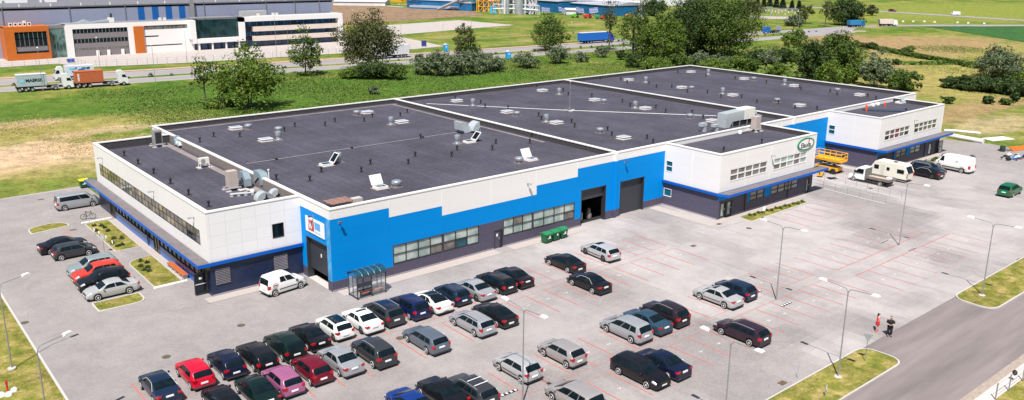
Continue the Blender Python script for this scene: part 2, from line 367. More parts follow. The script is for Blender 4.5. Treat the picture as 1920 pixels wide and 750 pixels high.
# ================================================================== SETTING
TAN = (0.52, 0.37, 0.23); BRT = (0.062, 0.135, 0.016); YEL = (0.31, 0.26, 0.085); BRN = (0.34, 0.225, 0.115); DKG = (0.045, 0.10, 0.02)
def bl(px, py, rx, ry, c, st):
    p = G(px, py); return ((p.x, p.y), rx, ry, c, st)
meadow = grass_mat('meadow', [(0.30, (0.06, 0.125, 0.014)), (0.45, (0.10, 0.165, 0.022)), (0.56, (0.21, 0.215, 0.05)), (0.70, (0.35, 0.27, 0.12))], 0.045, 2.0,
    blobs=[bl(560, 175, 60, 24, BRT, .85), bl(820, 150, 50, 20, BRT, .8), bl(330, 180, 22, 24, BRT, .7), bl(200, 190, 34, 16, (0.08, 0.15, 0.02), .7), bl(150, 232, 26, 9, YEL, .5),
           bl(60, 200, 26, 10, (0.10, 0.16, 0.025), .6), bl(40, 250, 26, 10, YEL, .7), bl(50, 232, 9, 5, TAN, .6), bl(230, 240, 10, 4, TAN, .6), bl(40, 296, 22, 13, TAN, 1.0), bl(120, 318, 10, 7, YEL, .6), bl(150, 285, 9, 6, TAN, .8),
           bl(1800, 150, 50, 36, YEL, .9), bl(1850, 100, 60, 30, YEL, .85), bl(1600, 105, 34, 18, YEL, .8), bl(1720, 88, 70, 24, BRN, .85), bl(1560, 72, 30, 10, BRN, .85), bl(1640, 78, 40, 14, BRN, .8), bl(1650, 110, 20, 10, YEL, .7), bl(1780, 215, 24, 7, BRN, .75), bl(1870, 232, 16, 6, TAN, .6),
           bl(1700, 122, 16, 6, BRN, .7), bl(1880, 190, 14, 6, BRN, .6), bl(1800, 20, 170, 90, (0.21, 0.24, 0.045), .9), bl(1420, 92, 40, 5, BRN, .8),
           bl(1050, 62, 50, 3, BRN, .7), bl(1000, 85, 40, 8, BRT, .7), bl(1030, 40, 60, 14, (0.17, 0.18, 0.04), .7), bl(1350, 55, 60, 12, (0.13, 0.17, 0.03), .7)])
g = MB(); S_ = 2600; g.poly([(-S_, -S_, -0.06), (S_, -S_, -0.06), (S_, S_, -0.06), (-S_, S_, -0.06)], meadow)
tag(g.build('ground'), kind='structure')
lawn = grass_mat('lawn', [(0.32, (0.11, 0.15, 0.02)), (0.5, (0.24, 0.22, 0.05)), (0.66, (0.42, 0.32, 0.13))], 0.7, 5.0, bump=0.6)

# the paved yard: a slab with a straight far edge to the meadow, 60 m deep on the left, and a front edge at the verge
yard = [(-24.3, -60), (-24.3, 54.2), (-7.5, 55.2), (-7.5, 44), (2, 44), (2, 4), (36, 4), (118.5, 4), (118.5, -3.5), (121.5, -9.5), (123.5, -17.5), (124, -37.3), (27.6, -37.3), (27.6, -37.4), (-22, -37.4), (-22, -60)]
yard = [(-24.0, -60), (-24.0, 54.3), (-8, 55.2), (-8, 43.5), (2, 43.5), (2, 2), (118.3, 2), (118.3, -4), (121.2, -11.3), (120, -17.5), (124, -37.4), (14, -37.4), (14, -60)]
sheet('paved_yard', yard, 0.0, PAVE)
b = MB(); kb = lambda x0, x1, y0, y1, h=0.1: b.box(x0, x1, y0, y1, -0.05, h, KERB)
kb(-24.16, -24.0, -60, 54.3, .06); kb(-24.0, -8, 54.3, 54.42, .05)
tag(b.build('kerb'), kind='structure')
sheet('verge', [(-60, -60), (-24.16, -60), (-24.16, 54.3), (-60, 51)], -0.03, lawn)

ROADG = None
def asphalt(name, base, spread=0.12, streakx=False):
    mt, nt, bb = nodes_of(name); L = nt.links.new
    tc = N(nt, 'ShaderNodeTexCoord'); mp = N(nt, 'ShaderNodeMapping'); mp.inputs['Scale'].default_value = (0.10 if streakx else 1, 1, 1); L(tc.outputs['Object'], mp.inputs[0])
    n1 = N(nt, 'ShaderNodeTexNoise', Scale=0.55, Detail=6.0, Roughness=0.6); L(mp.outputs[0], n1.inputs['Vector'])
    n2 = N(nt, 'ShaderNodeTexNoise', Scale=14.0, Detail=3.0, Roughness=0.8); L(tc.outputs['Object'], n2.inputs['Vector'])
    ad = N(nt, 'ShaderNodeMath', operation='MULTIPLY_ADD'); L(n2.outputs['Fac'], ad.inputs[0]); ad.inputs[1].default_value = 0.6; L(n1.outputs['Fac'], ad.inputs[2])
    mr = N(nt, 'ShaderNodeMapRange'); mr.inputs['From Min'].default_value = 0.55; mr.inputs['From Max'].default_value = 1.05; mr.inputs['To Min'].default_value = 1-spread*2; mr.inputs['To Max'].default_value = 1+spread*2
    L(ad.outputs[0], mr.inputs['Value']); vm = N(nt, 'ShaderNodeVectorMath', operation='SCALE'); vm.inputs[0].default_value = base; L(mr.outputs[0], vm.inputs['Scale'])
    L(vm.outputs[0], bb.inputs['Base Color']); bb.inputs['Roughness'].default_value = 0.9
    bp = N(nt, 'ShaderNodeBump', Strength=0.2, Distance=0.02); L(n2.outputs['Fac'], bp.inputs['Height']); L(bp.outputs[0], bb.inputs['Normal'])
    return mt
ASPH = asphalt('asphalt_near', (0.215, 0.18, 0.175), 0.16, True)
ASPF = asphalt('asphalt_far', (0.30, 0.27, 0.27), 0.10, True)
FOOT = mat('footpath_concrete', (0.55, 0.50, 0.47), 0.9, var=0.08, scale=1)
SAND = mat('gravel_shoulder', (0.36, 0.29, 0.24), 0.95, var=0.2, scale=3)
PINK = mat('pink_paving', (0.50, 0.32, 0.25), 0.9, var=0.1, scale=2)
# near road and its junction with the yard
sheet('road', [(10, -46.1), (10, -40.0), (26.5, -40.0), (27.0, -37.42), (45.5, -37.42), (46, -40.3), (150, -41.5), (150, -47.4)], 0.004, ASPH)
sheet('road_shoulder', [(10, -46.75), (10, -45.9), (150, -47.0), (150, -47.9)], 0.006, SAND)
sheet('footpath', [(10, -47.5), (10, -46.55), (150, -47.7), (150, -48.7)], 0.03, FOOT)
# grass verges by the near road, with kerbs
def rounded(pts, r, seg=5):
    out = []; n = len(pts)
    for i in range(n):
        p0, p1, p2 = Vector(pts[i-1]), Vector(pts[i]), Vector(pts[(i+1) % n]); rr = r[i] if isinstance(r, (list, tuple)) else r
        a = (p0-p1); c = (p2-p1); rr = min(rr, a.length/2, c.length/2)
        s, e = p1+a.normalized()*rr, p1+c.normalized()*rr
        if rr < 0.01: out.append(tuple(p1)); continue
        for k in range(seg+1):
            t = k/seg; q = s*(1-t)**2+p1*2*t*(1-t)+e*t*t; out.append((q.x, q.y))
    return out
def island(pts, r, h=0.10, kw=0.13, mt=None, name='grass_verge', hk=0.12):
    P = rounded(pts, r)
    c = Vector((sum(p[0] for p in P)/len(P), sum(p[1] for p in P)/len(P)))
    n = len(P); out = []
    for i in range(n):
        a, q, d = Vector(P[i-1]), Vector(P[i]), Vector(P[(i+1) % n])
        t = ((q-a).normalized() if (q-a).length > 1e-6 else Vector((0, 0)))+((d-q).normalized() if (d-q).length > 1e-6 else Vector((0, 0)))
        nn = Vector((t.y, -t.x)).normalized()
        out.append((q.x+nn.x*kw, q.y+nn.y*kw))
    area = sum(P[i-1][0]*P[i][1]-P[i][0]*P[i-1][1] for i in range(n))
    if area < 0: out = [(2*P[i][0]-out[i][0], 2*P[i][1]-out[i][1]) for i in range(n)]
    b = MB(); b.prism(P, -0.02, h, mt or lawn)
    o = tag(b.build(name), kind='structure')
    b = MB()
    for i in range(n):
        j = (i+1) % n
        b.add([(*P[i], h+.02), (*P[j], h+.02), (*out[j], h+.02), (*out[i], h+.02), (*out[i], -.02), (*out[j], -.02)], [(0, 3, 2, 1), (3, 4, 5, 2)], KERB)
    tag(b.build('kerb'), kind='structure')
    return o
island([(12, -40.6), (27.9, -40.6), (27.9, -37.4), (14.2, -37.4)], [0, 1.1, 1.3, 0])
island([(44.2, -41.0), (150, -42.2), (150, -37.4), (44.4, -37.4)], [1.4, 0, 0, 1.3])
b = MB(); b.poly([(10, -75, -.02), (150, -75, -.02), (150, -48.65, -.02), (10, -47.45, -.02)], lawn); tag(b.build('verge'), kind='structure')

# lawns by the left entrance
island([(-12.5, 24.5), (-12.5, 36.5), (-10.05, 36.7), (-10.05, 24.5)], 0.1, h=.03, kw=.08)
island([(-12.5, 11.7), (-12.5, 20.3), (-10.0, 20.8), (-10.0, 11.7)], [0.1, 1.2, 0.1, 0.1], h=.03, kw=.08)
island([(-18.1, 8.9), (-18.1, 11.0), (-14.2, 11.0), (-14.2, 8.8)], [0.2, .1, .2, 1.0], h=.05)
island([(-18.1, 36.3), (-18.1, 38.6), (-15.2, 39.2), (-14.2, 38.0), (-14.2, 37.0)], [0.2, 1.2, 1.0, .6, .2], h=.05)
# planting bed along the middle wing
island([(49.8, -11.5), (62.9, -11.2), (62.6, -10.2), (50.3, -9.5)], 0.3, h=.03, kw=.1)
island([(88.5, -11.6), (104, -11.4), (104, -10.2), (88.5, -10.2)], 0.3, h=.03, kw=.1)
# paler paved borders, channel lines, footways
PAVEL = mat('pale_block_border', (0.42, 0.37, 0.34), 0.9, var=0.06, scale=3)
CHAN = mat('drain_channel', (0.27, 0.25, 0.24), 0.9, var=0.15, scale=4)
b = MB()
def strip(x0, x1, y0, y1, z=0.005, mt=None): b.poly([(x0, y0, z), (x1, y0, z), (x1, y1, z), (x0, y1, z)], mt or PAVEL)
strip(0.4, 19.2, -1.5, -0.02); strip(21, 32.2, -1.5, -0.02); strip(-9.9, -1.2, 4.7, 5.95); strip(-10.0, -9.16, 12, 36.6)
strip(44.4, 46.0, -9.6, -0.05); strip(46.0, 49.6, -9.6, -8.56); strip(50.4, 66, -9.3, -8.56); strip(84.2, 85.8, -9.6, -0.05); strip(86, 106.4, -9.6, -8.46)
tag(b.build('footway_border'), kind='structure')
b = MB()
def chan(p, q, w=0.09, z=0.010, mt=None):
    p, q = Vector(p), Vector(q); d = (q-p).normalized(); n_ = Vector((-d.y, d.x))*w/2
    b.poly([(*(p-n_), z), (*(q-n_), z), (*(q+n_), z), (*(p+n_), z)], mt or CHAN)
for p, q in [((0.4, -1.5), (32.2, -1.5)), ((-10, 4.6), (-1.2, 4.6)), ((44.3, -10.6), (44.3, -0.2)), ((44.3, -10.6), (49.5, -11.0)), ((-18.3, 8.6), (-16.6, 6.2)), ((-16.6, 6.2), (-12, 4.7)), ((-12, 4.7), (-9.9, 4.6)),
             ((-14.2, 9), (-14.2, 38)), ((62.9, -11.6), (63.2, -16.6)), ((62.9, -11.4), (55, -11.7))]: chan(p, q)
tag(b.build('drain_channel'), kind='structure')

# parking bay lines of red blocks, dashed where rows meet
REDL = mat('red_block_line', (0.46, 0.15, 0.125), 0.9, var=0.25, scale=4)
WHB = mat('white_block_mark', (0.62, 0.60, 0.58), 0.9, var=0.15)
PAIN = mat('white_line_paint', (0.72, 0.70, 0.69), 0.8, var=0.1)
b = MB(); w_ = MB()
def bays(x0, n, ya, yb, pitch=2.38, skip=()):
    for i in range(n+1):
        x = x0+i*pitch
        chan((x, ya), (x, yb), 0.12, 0.008, REDL)
def dashes(x0, x1, y, st=0.33):
    x = x0
    while x < x1: chan((x, y), (x+0.17, y), 0.10, 0.008, REDL); x += st
def marks(x0, n, y, pitch=2.38, mb=None):
    for i in range(n):
        x = x0+(i+.5)*pitch
        for dx, dy in ((-.13, .05), (.0, -.03), (.13, .05)):
            w_.box(x+dx-.045, x+dx+.045, y+dy-.06, y+dy+.06, 0.004, 0.009, WHB)
X0 = -0.8-2.38*8
bays(X0, 23, -6.4, -10.9); dashes(X0, X0+23*2.38, -10.95); dashes(X0, X0+23*2.38, -12.0)
bays(X0, 23, -12.1, -16.6)
bays(-5.65, 19, -21.5, -25.8); dashes(-5.65, 39.6, -25.9); dashes(-5.65, 39.6, -27.2)
bays(-5.65, 19, -27.3, -31.7)
marks(X0, 23, -13.8); marks(X0, 23, -8.6); marks(-5.65, 19, -23.9); marks(-5.65, 19, -29.5)
# far bays in front of the right wings
def Gq(x, y, ox=1440, oy=420, k=6): return G(ox+x/k, oy+y/k)
bays(53.6, 5, -12.1, -17.0)
xs0 = Gq(430, 335).x
for i in range(9):
    xx = 42.6+2.42*i; chan((xx, -21.8), (xx, -26.6), 0.10, 0.008, REDL)
    if i < 8: marks(xx, 1, -24.3, 2.4)
chan((42.6, -26.7), (62, -26.7), 0.1, 0.008, REDL); chan((42.6, -28.7), (64, -28.7), 0.1, 0.008, REDL)
for i in range(10):
    xx = 42.6+2.42*i; chan((xx, -28.8), (xx, -33.6), 0.10, 0.008, REDL)
    if i < 9: marks(xx, 1, -31, 2.4)
for i in range(3): chan((-17.6, 26.3+i*2.4+.2), (-12.9, 26.3+i*2.4+.2), 0.1, 0.008, REDL)
chan((-14.9, 38.0), (-14.9, 33.0), 0.1, 0.008, REDL)
tag(b.build('parking_bay_lines'), kind='structure')
tag(w_.build('parking_bay_marks'), kind='structure')

# black-and-white block plates in the lanes (bay numbers for buses) and manholes
for i, (px, py) in enumerate([(1657, 453), (1710, 467), (1418, 549), (1474, 571), (955, 737)]):
    p = G(px, py); t = thing('lane_marker', ['black and white striped floor marker left of the double-headed lamp on the open lot', 'black and white striped floor marker right of the lamp base on the open lot',
        'striped floor marker right behind the dark blue hatchback', 'striped floor marker on bare paving between the parked rows and the pair of walkers', 'striped floor marker behind the car with two pale roof bars'][i], 'marker', (p.x, p.y, 0), R(0), 'striped floor markers in the parking lot')
    q = MB(); q.box(-.75, .75, -.12, .12, 0.004, 0.06, BLACK); q.build('base', t)
    q = MB()
    for k in range(4): q.box(-.72+k*.4, -.54+k*.4, -.10, .10, 0.06, 0.066, PLATE)
    q.build('stripe', t)
RUST = mat('rusty_iron', (0.17, 0.085, 0.045), 0.8, var=0.3, scale=8); IRON = mat('iron_cover', (0.10, 0.085, 0.06), 0.8, var=0.3, scale=8)
mh = [((46, 605), IRON, 'round manhole cover on bare paving at the far left of the lot'), ((452, 610), IRON, 'round manhole cover in front of the white delivery van'), ((750, 634), IRON, 'manhole cover at the nose of the grey estate car'),
      ((312, 669), IRON, 'small drain cover on open paving above the red hatchback'), ((77, 374), RUST, 'rusty drain slot left of the silver minibus'), ((1300, 461), RUST, 'rusty drain cover in the middle of the yard'),
      ((1348, 420), RUST, 'rusty drain cover by the corner door of the middle wing'), ((1404, 428), IRON, 'small drain cover in the bays near the middle wing bed'), ((1467, 718), RUST, 'square rusty grate beside the grass verge'),
      ((137, 431), RUST, 'rusty drain slot next to the small grass island'), ((1912, 487), RUST, 'rusty drain slot at the verge on the right edge'), ((1632, 353), IRON, 'drain cover in front of the flatbed truck')]
for (px, py), mt_, lb in mh:
    p = G(px, py); q = MB()
    if mt_ is IRON: q.lathe([(0.34, -.01), (0.34, .012), (0.26, .016), (0.26, .02)], (0, 0, 0), mt_, 16)
    else:
        q.box(-.36, .36, -.24, .24, -.01, .013, mt_)
        for k in range(6): q.box(-.3+k*.11, -.25+k*.11, -.2, .2, .013, .02, IRON)
    o = q.build('manhole_cover' if mt_ is IRON else 'drain_grate', loc=(p.x, p.y, 0)); tag(o, lb, 'drain cover', 'iron covers in the paving')

# ------------------------------------------------------------------ far roads and lots
def gp(*pts, dx=0, dy=0): return [(lambda q: (q.x+dx, q.y+dy))(G(*p)) for p in pts]
def ribbon_sheet(name, near, far, z, mt):
    return sheet(name, near+far[::-1], z, mt)
nearE = [(-120, 157.5), (-2.2, 154.2), (86, 145.3), (197, 134.2), (262, 127.5), (300, 125.3), (324, 124.5)]
nearF = [(-120, 164.8), (-2.2, 161.5), (86, 152.7), (197, 141.6), (262, 135), (311, 132.6), (326, 131.5)]
farE = [(-120, 170.5), (0, 166), (86, 157.2), (200, 149.0), (288, 144.0), (318, 143.6), (340, 142.5)]
farF = [(-120, 180.5), (2, 176.5), (86, 166.2), (200, 158.0), (296, 150.5), (322, 150), (356, 147.5)]
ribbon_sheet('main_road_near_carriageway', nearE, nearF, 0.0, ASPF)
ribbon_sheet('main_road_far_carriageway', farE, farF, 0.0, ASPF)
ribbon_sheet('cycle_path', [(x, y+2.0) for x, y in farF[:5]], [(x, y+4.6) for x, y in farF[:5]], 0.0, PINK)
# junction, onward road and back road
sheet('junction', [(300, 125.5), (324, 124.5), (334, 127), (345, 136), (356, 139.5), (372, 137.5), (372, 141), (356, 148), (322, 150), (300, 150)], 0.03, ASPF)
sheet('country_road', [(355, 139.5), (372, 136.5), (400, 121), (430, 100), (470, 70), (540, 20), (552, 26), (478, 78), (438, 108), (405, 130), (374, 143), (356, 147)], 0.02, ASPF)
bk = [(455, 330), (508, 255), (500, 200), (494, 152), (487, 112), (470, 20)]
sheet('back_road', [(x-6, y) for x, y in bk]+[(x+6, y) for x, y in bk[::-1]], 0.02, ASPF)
sheet('dark_crop_field', gp((1736, 50), (1920, 49), (1990, 55), (1990, 90), (1840, 66), (1780, 57)), 0.03,
      grass_mat('crop_field', [(0.3, (0.03, 0.09, 0.03)), (0.6, (0.05, 0.13, 0.035))], 0.1, 1.0))
sheet('ploughed_field', [(128, 222), (160, 291), (196, 296), (262, 310), (276, 342), (262, 392), (258, 480), (128, 480)], 0.02,
      grass_mat('ploughed_soil', [(0.3, (0.20, 0.135, 0.085)), (0.6, (0.28, 0.19, 0.12))], 0.08, 0.5, bump=0.6))
LOTM = asphalt('concrete_lot', (0.44, 0.39, 0.36), 0.06)
sheet('far_parking_lot', [(-130, 204), (21, 204), (24.5, 190.5), (51, 184.5), (128, 179), (141.5, 181), (146, 204), (150, 232), (-130, 232)], 0.02, LOTM)
sheet('concrete_pad', gp((714, 48), (860, 38), (965, 47), (890, 53), (740, 66), (700, 68)), 0.03, LOTM)
sheet('farm_track', [(268, 402), (258, 475), (254, 475), (264, 400)], 0.05, mat('track', (0.55, 0.5, 0.4), 0.9))
b = MB()
for i in range(34):
    x = 26+i*2.7; b.poly([(x, 196, .05), (x+.12, 196, .05), (x+.12+2.2, 201, .05), (x+2.2, 201, .05)], PAIN)
for i in range(24):
    x = 30+i*2.9; b.poly([(x, 206, .05), (x+.12, 206, .05), (x+.12, 210.5, .05), (x, 210.5, .05)], PAIN)
tag(b.build('far_parking_lines'), kind='structure')
b = MB()
for A_, z in ((nearE, .12), (nearF, .12), (farE, .12), (farF, .12)):
    for (x0, y0), (x1, y1) in zip(A_[:-2], A_[1:-1]):
        d = Vector((x1-x0, y1-y0)).normalized(); n_ = Vector((-d.y, d.x))*.1
        b.add([(x0-n_.x, y0-n_.y, -.05), (x1-n_.x, y1-n_.y, -.05), (x1+n_.x, y1+n_.y, -.05), (x0+n_.x, y0+n_.y, -.05), (x0-n_.x, y0-n_.y, z), (x1-n_.x, y1-n_.y, z), (x1+n_.x, y1+n_.y, z), (x0+n_.x, y0+n_.y, z)],
              [(4, 5, 6, 7), (0, 1, 5, 4), (2, 3, 7, 6)], KERB)
tag(b.build('kerb'), kind='structure')
# traffic island at the junction
p = G(1595, 58); island([(p.x-3, p.y-2), (p.x+2, p.y-6), (p.x+7, p.y), (p.x+3, p.y+1)], .8, h=.15, kw=.5, name='traffic_island')
# ================================================================== THE MAIN BUILDING
H = 8.12; LA, LB, LC, D = 38.22, 76.32, 114.98, 50.1
W1, Y1, Y1B = 9.14, 5.97, 43.2
ZR, ZR1, ZR2 = 7.42, 7.10, 7.45
X2A, X2B, D2 = 47.06, 68.05, 8.52
X3A, X3B, D3 = 85.84, 106.77, 8.42
hall = thing('industrial_hall', 'long low factory with dark felt roofs and white, bright blue and dark grey cladding', 'factory', (0, 0, 0))
def grid_wall(mb, P, us, zs, fn):
    """P(u, z) -> point; fn(uc, zc) -> material or None for an opening"""
    us = sorted(set(round(u, 3) for u in us)); zs = sorted(set(round(z, 3) for z in zs))
    for a, c in zip(us[:-1], us[1:]):
        for e, f in zip(zs[:-1], zs[1:]):
            mt = fn((a+c)/2, (e+f)/2)
            if mt is not None: mb.quad(P(a, e), P(c, e), P(c, f), P(a, f), mt)
wall = MB()
# --- front facade y = 0
WIN1 = [(6.70, 12.50, 4), (12.72, 17.20, 3)]; WIN2 = [(20.65, 24.75, 3), (24.95, 31.25, 4)]
wz0, wz1 = 1.30, 3.10
doors = [(32.32, 36.52, 4.36), (38.95, 43.35, 4.33)]
def f_front(x, z):
    for a, c, n in WIN1+WIN2:
        if a < x < c and wz0 < z < wz1: return None
    if 19.36 < x < 20.50 and z < 2.1: return None
    for a, c, h in doors:
        if a < x < c and z < h: return None
    for a, c in ((X2A, X2B), (X3A, X3B)):
        if a < x < c and z < 7: return None
    if z < 1.02: return DARK
    if 6.62 < x < 31.3 and z < 3.15: return DARK
    top = 7.08 if x < 6.35 else 6.12 if x < 12.58 else 5.10 if x < 25.3 else 6.12 if x < 31.62 else 7.08
    if x > X3B: return WHITERIB if z > 3.4 else DARK
    return BLUE if z < top else WHITERIB
us = [0, 6.35, 6.62, 6.70, 12.58, 25.3, 31.3, 31.62, 19.36, 20.5, LC, X2A, X2B, X3A, X3B, LA, LB]+[v for a, c, n in WIN1+WIN2 for v in (a, c)]+[v for a, c, h in doors for v in (a, c)]
zs = [0, 1.02, 1.3, 2.1, 3.1, 3.15, 3.4, 4.33, 4.36, 5.1, 6.12, 7, 7.08, H]
grid_wall(wall, lambda u, z: (u, 0, z), us, zs, f_front)
# --- left end wall x = 0 in front of the office wing, with the big roller door
def f_x0(y, z):
    if 0.76 < y < 5.05 and z < 4.36: return None
    if z < 1.02: return DARK
    return BLUE if z < 7.10 else WHITERIB
grid_wall(wall, lambda u, z: (0, u, z), [0, .76, 5.05, Y1], [0, 1.02, 4.36, 7.10, H], f_x0)
# --- left wall behind the wing, back wall, right wall
wall.quad((0, Y1B, 0), (0, D, 0), (0, D, H), (0, Y1B, H), WHITERIB)
wall.quad((0, D, 0), (LC, D, 0), (LC, D, H), (0, D, H), WHITERIB)
wall.quad((LC, D, 0), (LC, 0, 0), (LC, 0, H), (LC, D, H), WHITERIB)
# --- office wing at the left
def f_w1f(x, z):
    if -2.97 < x < -1.79 and 4.35 < z < 5.76: return None
    if z < 3.02: return NAVYC
    return WHITEGRID
grid_wall(wall, lambda u, z: (u, Y1, z), [-W1, -2.97, -1.79, 0], [0, 3.02, 4.35, 5.76, H], f_w1f)
RY0, RY1, RZ0, RZ1 = 7.92, 41.2, 4.50, 5.92
def f_w1l(y, z):
    if RY0 < y < RY1 and RZ0 < z < RZ1: return None
    return WHITE
grid_wall(wall, lambda u, z: (-W1, u, z), [Y1, RY0, RY1, Y1B], [3.02, RZ0, RZ1, H], f_w1l)
wall.quad((-W1, Y1B, 0), (0, Y1B, 0), (0, Y1B, H), (-W1, Y1B, H), WHITE)
# ground floor of the wing's long side: glazed front, blue spandrels
SPB = mat('blue_spandrel', (0.0, 0.12, 0.46), 0.3, var=0.05)
segs = [(Y1, 7.0, 'd'), (7.0, 8.6, 'o'), (8.6, 9.2, 'd'), (9.2, 20.6, 'w'), (20.6, 22.4, 'D'), (22.4, 24.0, 'w'), (24.0, 36.4, 'w'), (36.4, 37.0, 'd'), (37.0, 38.6, 'D'), (38.6, Y1B, 'd')]
def seg_of(y):
    for a, c, k in segs:
        if a <= y <= c: return k
    return 'd'
def f_w1g(y, z):
    k = seg_of(y)
    if k == 'w': return SPB if z < 1.0 else (None if z < 2.95 else FRAME)
    if k in 'oD': return None if z < 2.3 else DARK
    return NAVYC
grid_wall(wall, lambda u, z: (-W1, u, z), [Y1]+[c for a, c, k in segs], [0, 1.0, 2.3, 2.95, 3.02], f_w1g)
# --- the two wings at the front right
def wing(x0, x1, d, lowwin, doorsw, upper):
    def f_l(y, z):
        if -1.34 < y < -0.26 and 4.50 < z < 5.90: return None
        if -1.38 < y < -0.12 and 1.25 < z < 2.26: return None
        if z < 3.02: return DARK
        return WHITERIB
    grid_wall(wall, lambda u, z: (x0, u, z), [-d, -1.38, -1.34, -.26, -.12, 0], [0, 1.25, 2.26, 3.02, 4.5, 5.9, H], f_l)
    def f_r(y, z): return WHITERIB if z > 3.02 else DARK
    grid_wall(wall, lambda u, z: (x1, u, z), [-d, 0], [0, 3.02, H], f_r)
    lo = min(a for a, c in lowwin); hi = max(c for a, c in lowwin)
    def f_f(x, z):
        for a, c in upper:
            if a < x < c and 4.42 < z < 6.02: return None
        for a, c in lowwin:
            if a < x < c and 1.15 < z < 2.35: return None
        for a, c in doorsw:
            if a < x < c and z < 2.05: return None
        if z > 3.38: return WHITERIB
        if z > 2.35: return BLUE
        if lo-.5 < x < hi+.1 and z > 1.15 and not any(a-.0 < x < a for a, c in lowwin): return BLUE
        return DARK
    grid_wall(wall, lambda u, z: (u, -d, z), [x0, x1, lo-.5, hi+.1]+[v for q in (upper+lowwin+doorsw) for v in q], [0, 1.15, 2.05, 2.35, 3.02, 3.38, 4.42, 6.02, H], f_f)
UP2 = [(49.05, 56.85), (58.25, 66.02)]; UP3 = [(87.45, 95.3), (96.9, 104.7)]
LW2 = [(53.65, 56.72), (58.22, 64.62)]; LW3 = [(91.9, 95.3), (96.45, 100.1)]
DW2 = [(47.45, 49.95), (66.45, 67.4)]; DW3 = [(86.3, 88.6), (102.9, 104.3), (105.3, 106.3)]
wing(X2A, X2B, D2, LW2, DW2, UP2); wing(X3A, X3B, D3, LW3, DW3, UP3)
# raised joint covers between cladding panels, butted 15 mm proud of the wall
for x in (6.35, 12.58, 18.95, 25.3, 31.62, 44.6, 73.0, 79.3):
    z0 = {6.35: 7.08, 12.58: 6.12, 18.95: 5.1, 25.3: 6.12, 31.62: 7.08}.get(x, 7.08)
    wall.box(x-.05, x+.05, -.018, -.002, z0, H-.02, CAPW)
for x0, x1, d in ((X2A, X2B, D2), (X3A, X3B, D3)):
    for k in range(1, 4): wall.box(x0+k*5.25-.05, x0+k*5.25+.05, -d-.018, -d-.002, 6.08 if k != 9 else 3.4, H-.02, CAPW)
    for k in range(1, 4): wall.box(x0+k*5.25-.05, x0+k*5.25+.05, -d-.018, -d-.002, 3.42, 4.38, CAPW)
    wall.box(x0-.018, x0-.002, -4.35, -4.25, 3.42, H-.02, CAPW)
    wall.box(x0-.02, x0+.10, -d-.02, -d-.002, 3.42, H-.02, CAPW); wall.box(x0-.02, x0-.002, -d, -d+.1, 3.42, H-.02, CAPW)
    wall.box(x1-.10, x1+.02, -d-.02, -d-.002, 3.42, H-.02, CAPW)
# step edges of the white pattern
for x, za, zb_ in ((6.35, 6.12, 7.08), (12.58, 5.10, 6.12), (25.3, 5.10, 6.12), (31.62, 6.12, 7.08)): wall.box(x-.03, x+.03, -.015, -.002, za, zb_, CAPW)
# pilasters at the section joints and the corner trim
for x in (LA-.25, LB-.25):
    if x > X2A and x < X2B: continue
    wall.box(x-.22, x+.22, -.22, -.003, 0.0, 1.02, DARK); wall.box(x-.22, x+.22, -.22, -.003, 1.024, 7.08, BLUE); wall.box(x-.22, x+.22, -.22, -.003, 7.084, H-.02, WHITERIB)
wall.box(36.55, 38.7, -.06, -.003, 0, 1.02, DARK)
# plinth ledge
PL = mat('plinth_flashing', (0.30, 0.27, 0.30), 0.6, var=0.1)
for x0, x1 in ((0, 19.3), (20.55, 32.3), (43.4, X2A)): wall.box(x0, x1, -.05, -.003, .0, .16, PL)
wall.box(-W1, 0, Y1-.05, Y1-.003, 0, .16, PL); wall.box(X2A-.05, X2A-.003, -D2, 0, 0, .16, PL); wall.box(X3A-.05, X3A-.003, -D3, 0, 0, .16, PL)
wall.box(49.98, 66.4, -D2-.05, -D2-.003, 0, .16, PL); wall.box(88.65, 102.9, -D3-.05, -D3-.003, 0, .16, PL)
wall.box(0-.03, 0-.003, -.0, .74, 1.02, 7.1, mat('blue_corner_trim', (0.05, 0.32, 0.62), 0.25, var=0.3, scale=1.2))
wall.build('wall', hall)

# --- parapets and caps
par = MB(); cap = MB(); T = .30
def par_run(x0, x1, y0, y1, zr, ztop=H-.05):
    par.box(x0, x1, y0, y1, zr-.3, ztop, FELTIN)
def cap_run(x0, x1, y0, y1, z=H): cap.box(x0, x1, y0, y1, z-.12, z, CAPW)
e = .004
# main: front, back, left, right, two dividers
par_run(e, LC-e, .02, T, ZR); par_run(e, LC-e, D-T, D-e, ZR); par_run(.02, T, T+e, D-T-e, ZR); par_run(LC-T, LC-e, T+e, D-T-e, ZR)
for x in (LA, LB): par_run(x-T/2, x+T/2, T+e, D-T-e, ZR)
cap_run(-.05, LC+.05, -.05, T+.06); cap_run(-.05, LC+.05, D-T-.06, D+.05)
cap_run(-.05, T+.06, T+.064, D-T-.064); cap_run(LC-T-.06, LC+.05, T+.064, D-T-.064)
for x in (LA, LB): cap_run(x-.22, x+.22, T+.064, D-T-.064, H+.05)
# office wing
par_run(-W1+e, -.01, Y1+.02, Y1+T, ZR1); par_run(-W1+e, -.01, Y1B-T, Y1B-e, ZR1); par_run(-W1+.02, -W1+T, Y1+T+e, Y1B-T-e, ZR1)
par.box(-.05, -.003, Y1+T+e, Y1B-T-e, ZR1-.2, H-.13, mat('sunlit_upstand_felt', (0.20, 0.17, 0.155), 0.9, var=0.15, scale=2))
cap_run(-W1-.05, -.054, Y1-.05, Y1+T+.06, H+.02); cap_run(-W1-.05, -.054, Y1B-T-.06, Y1B+.05, H+.02); cap_run(-W1-.05, -W1+T+.06, Y1+T+.064, Y1B-T-.064, H+.02)
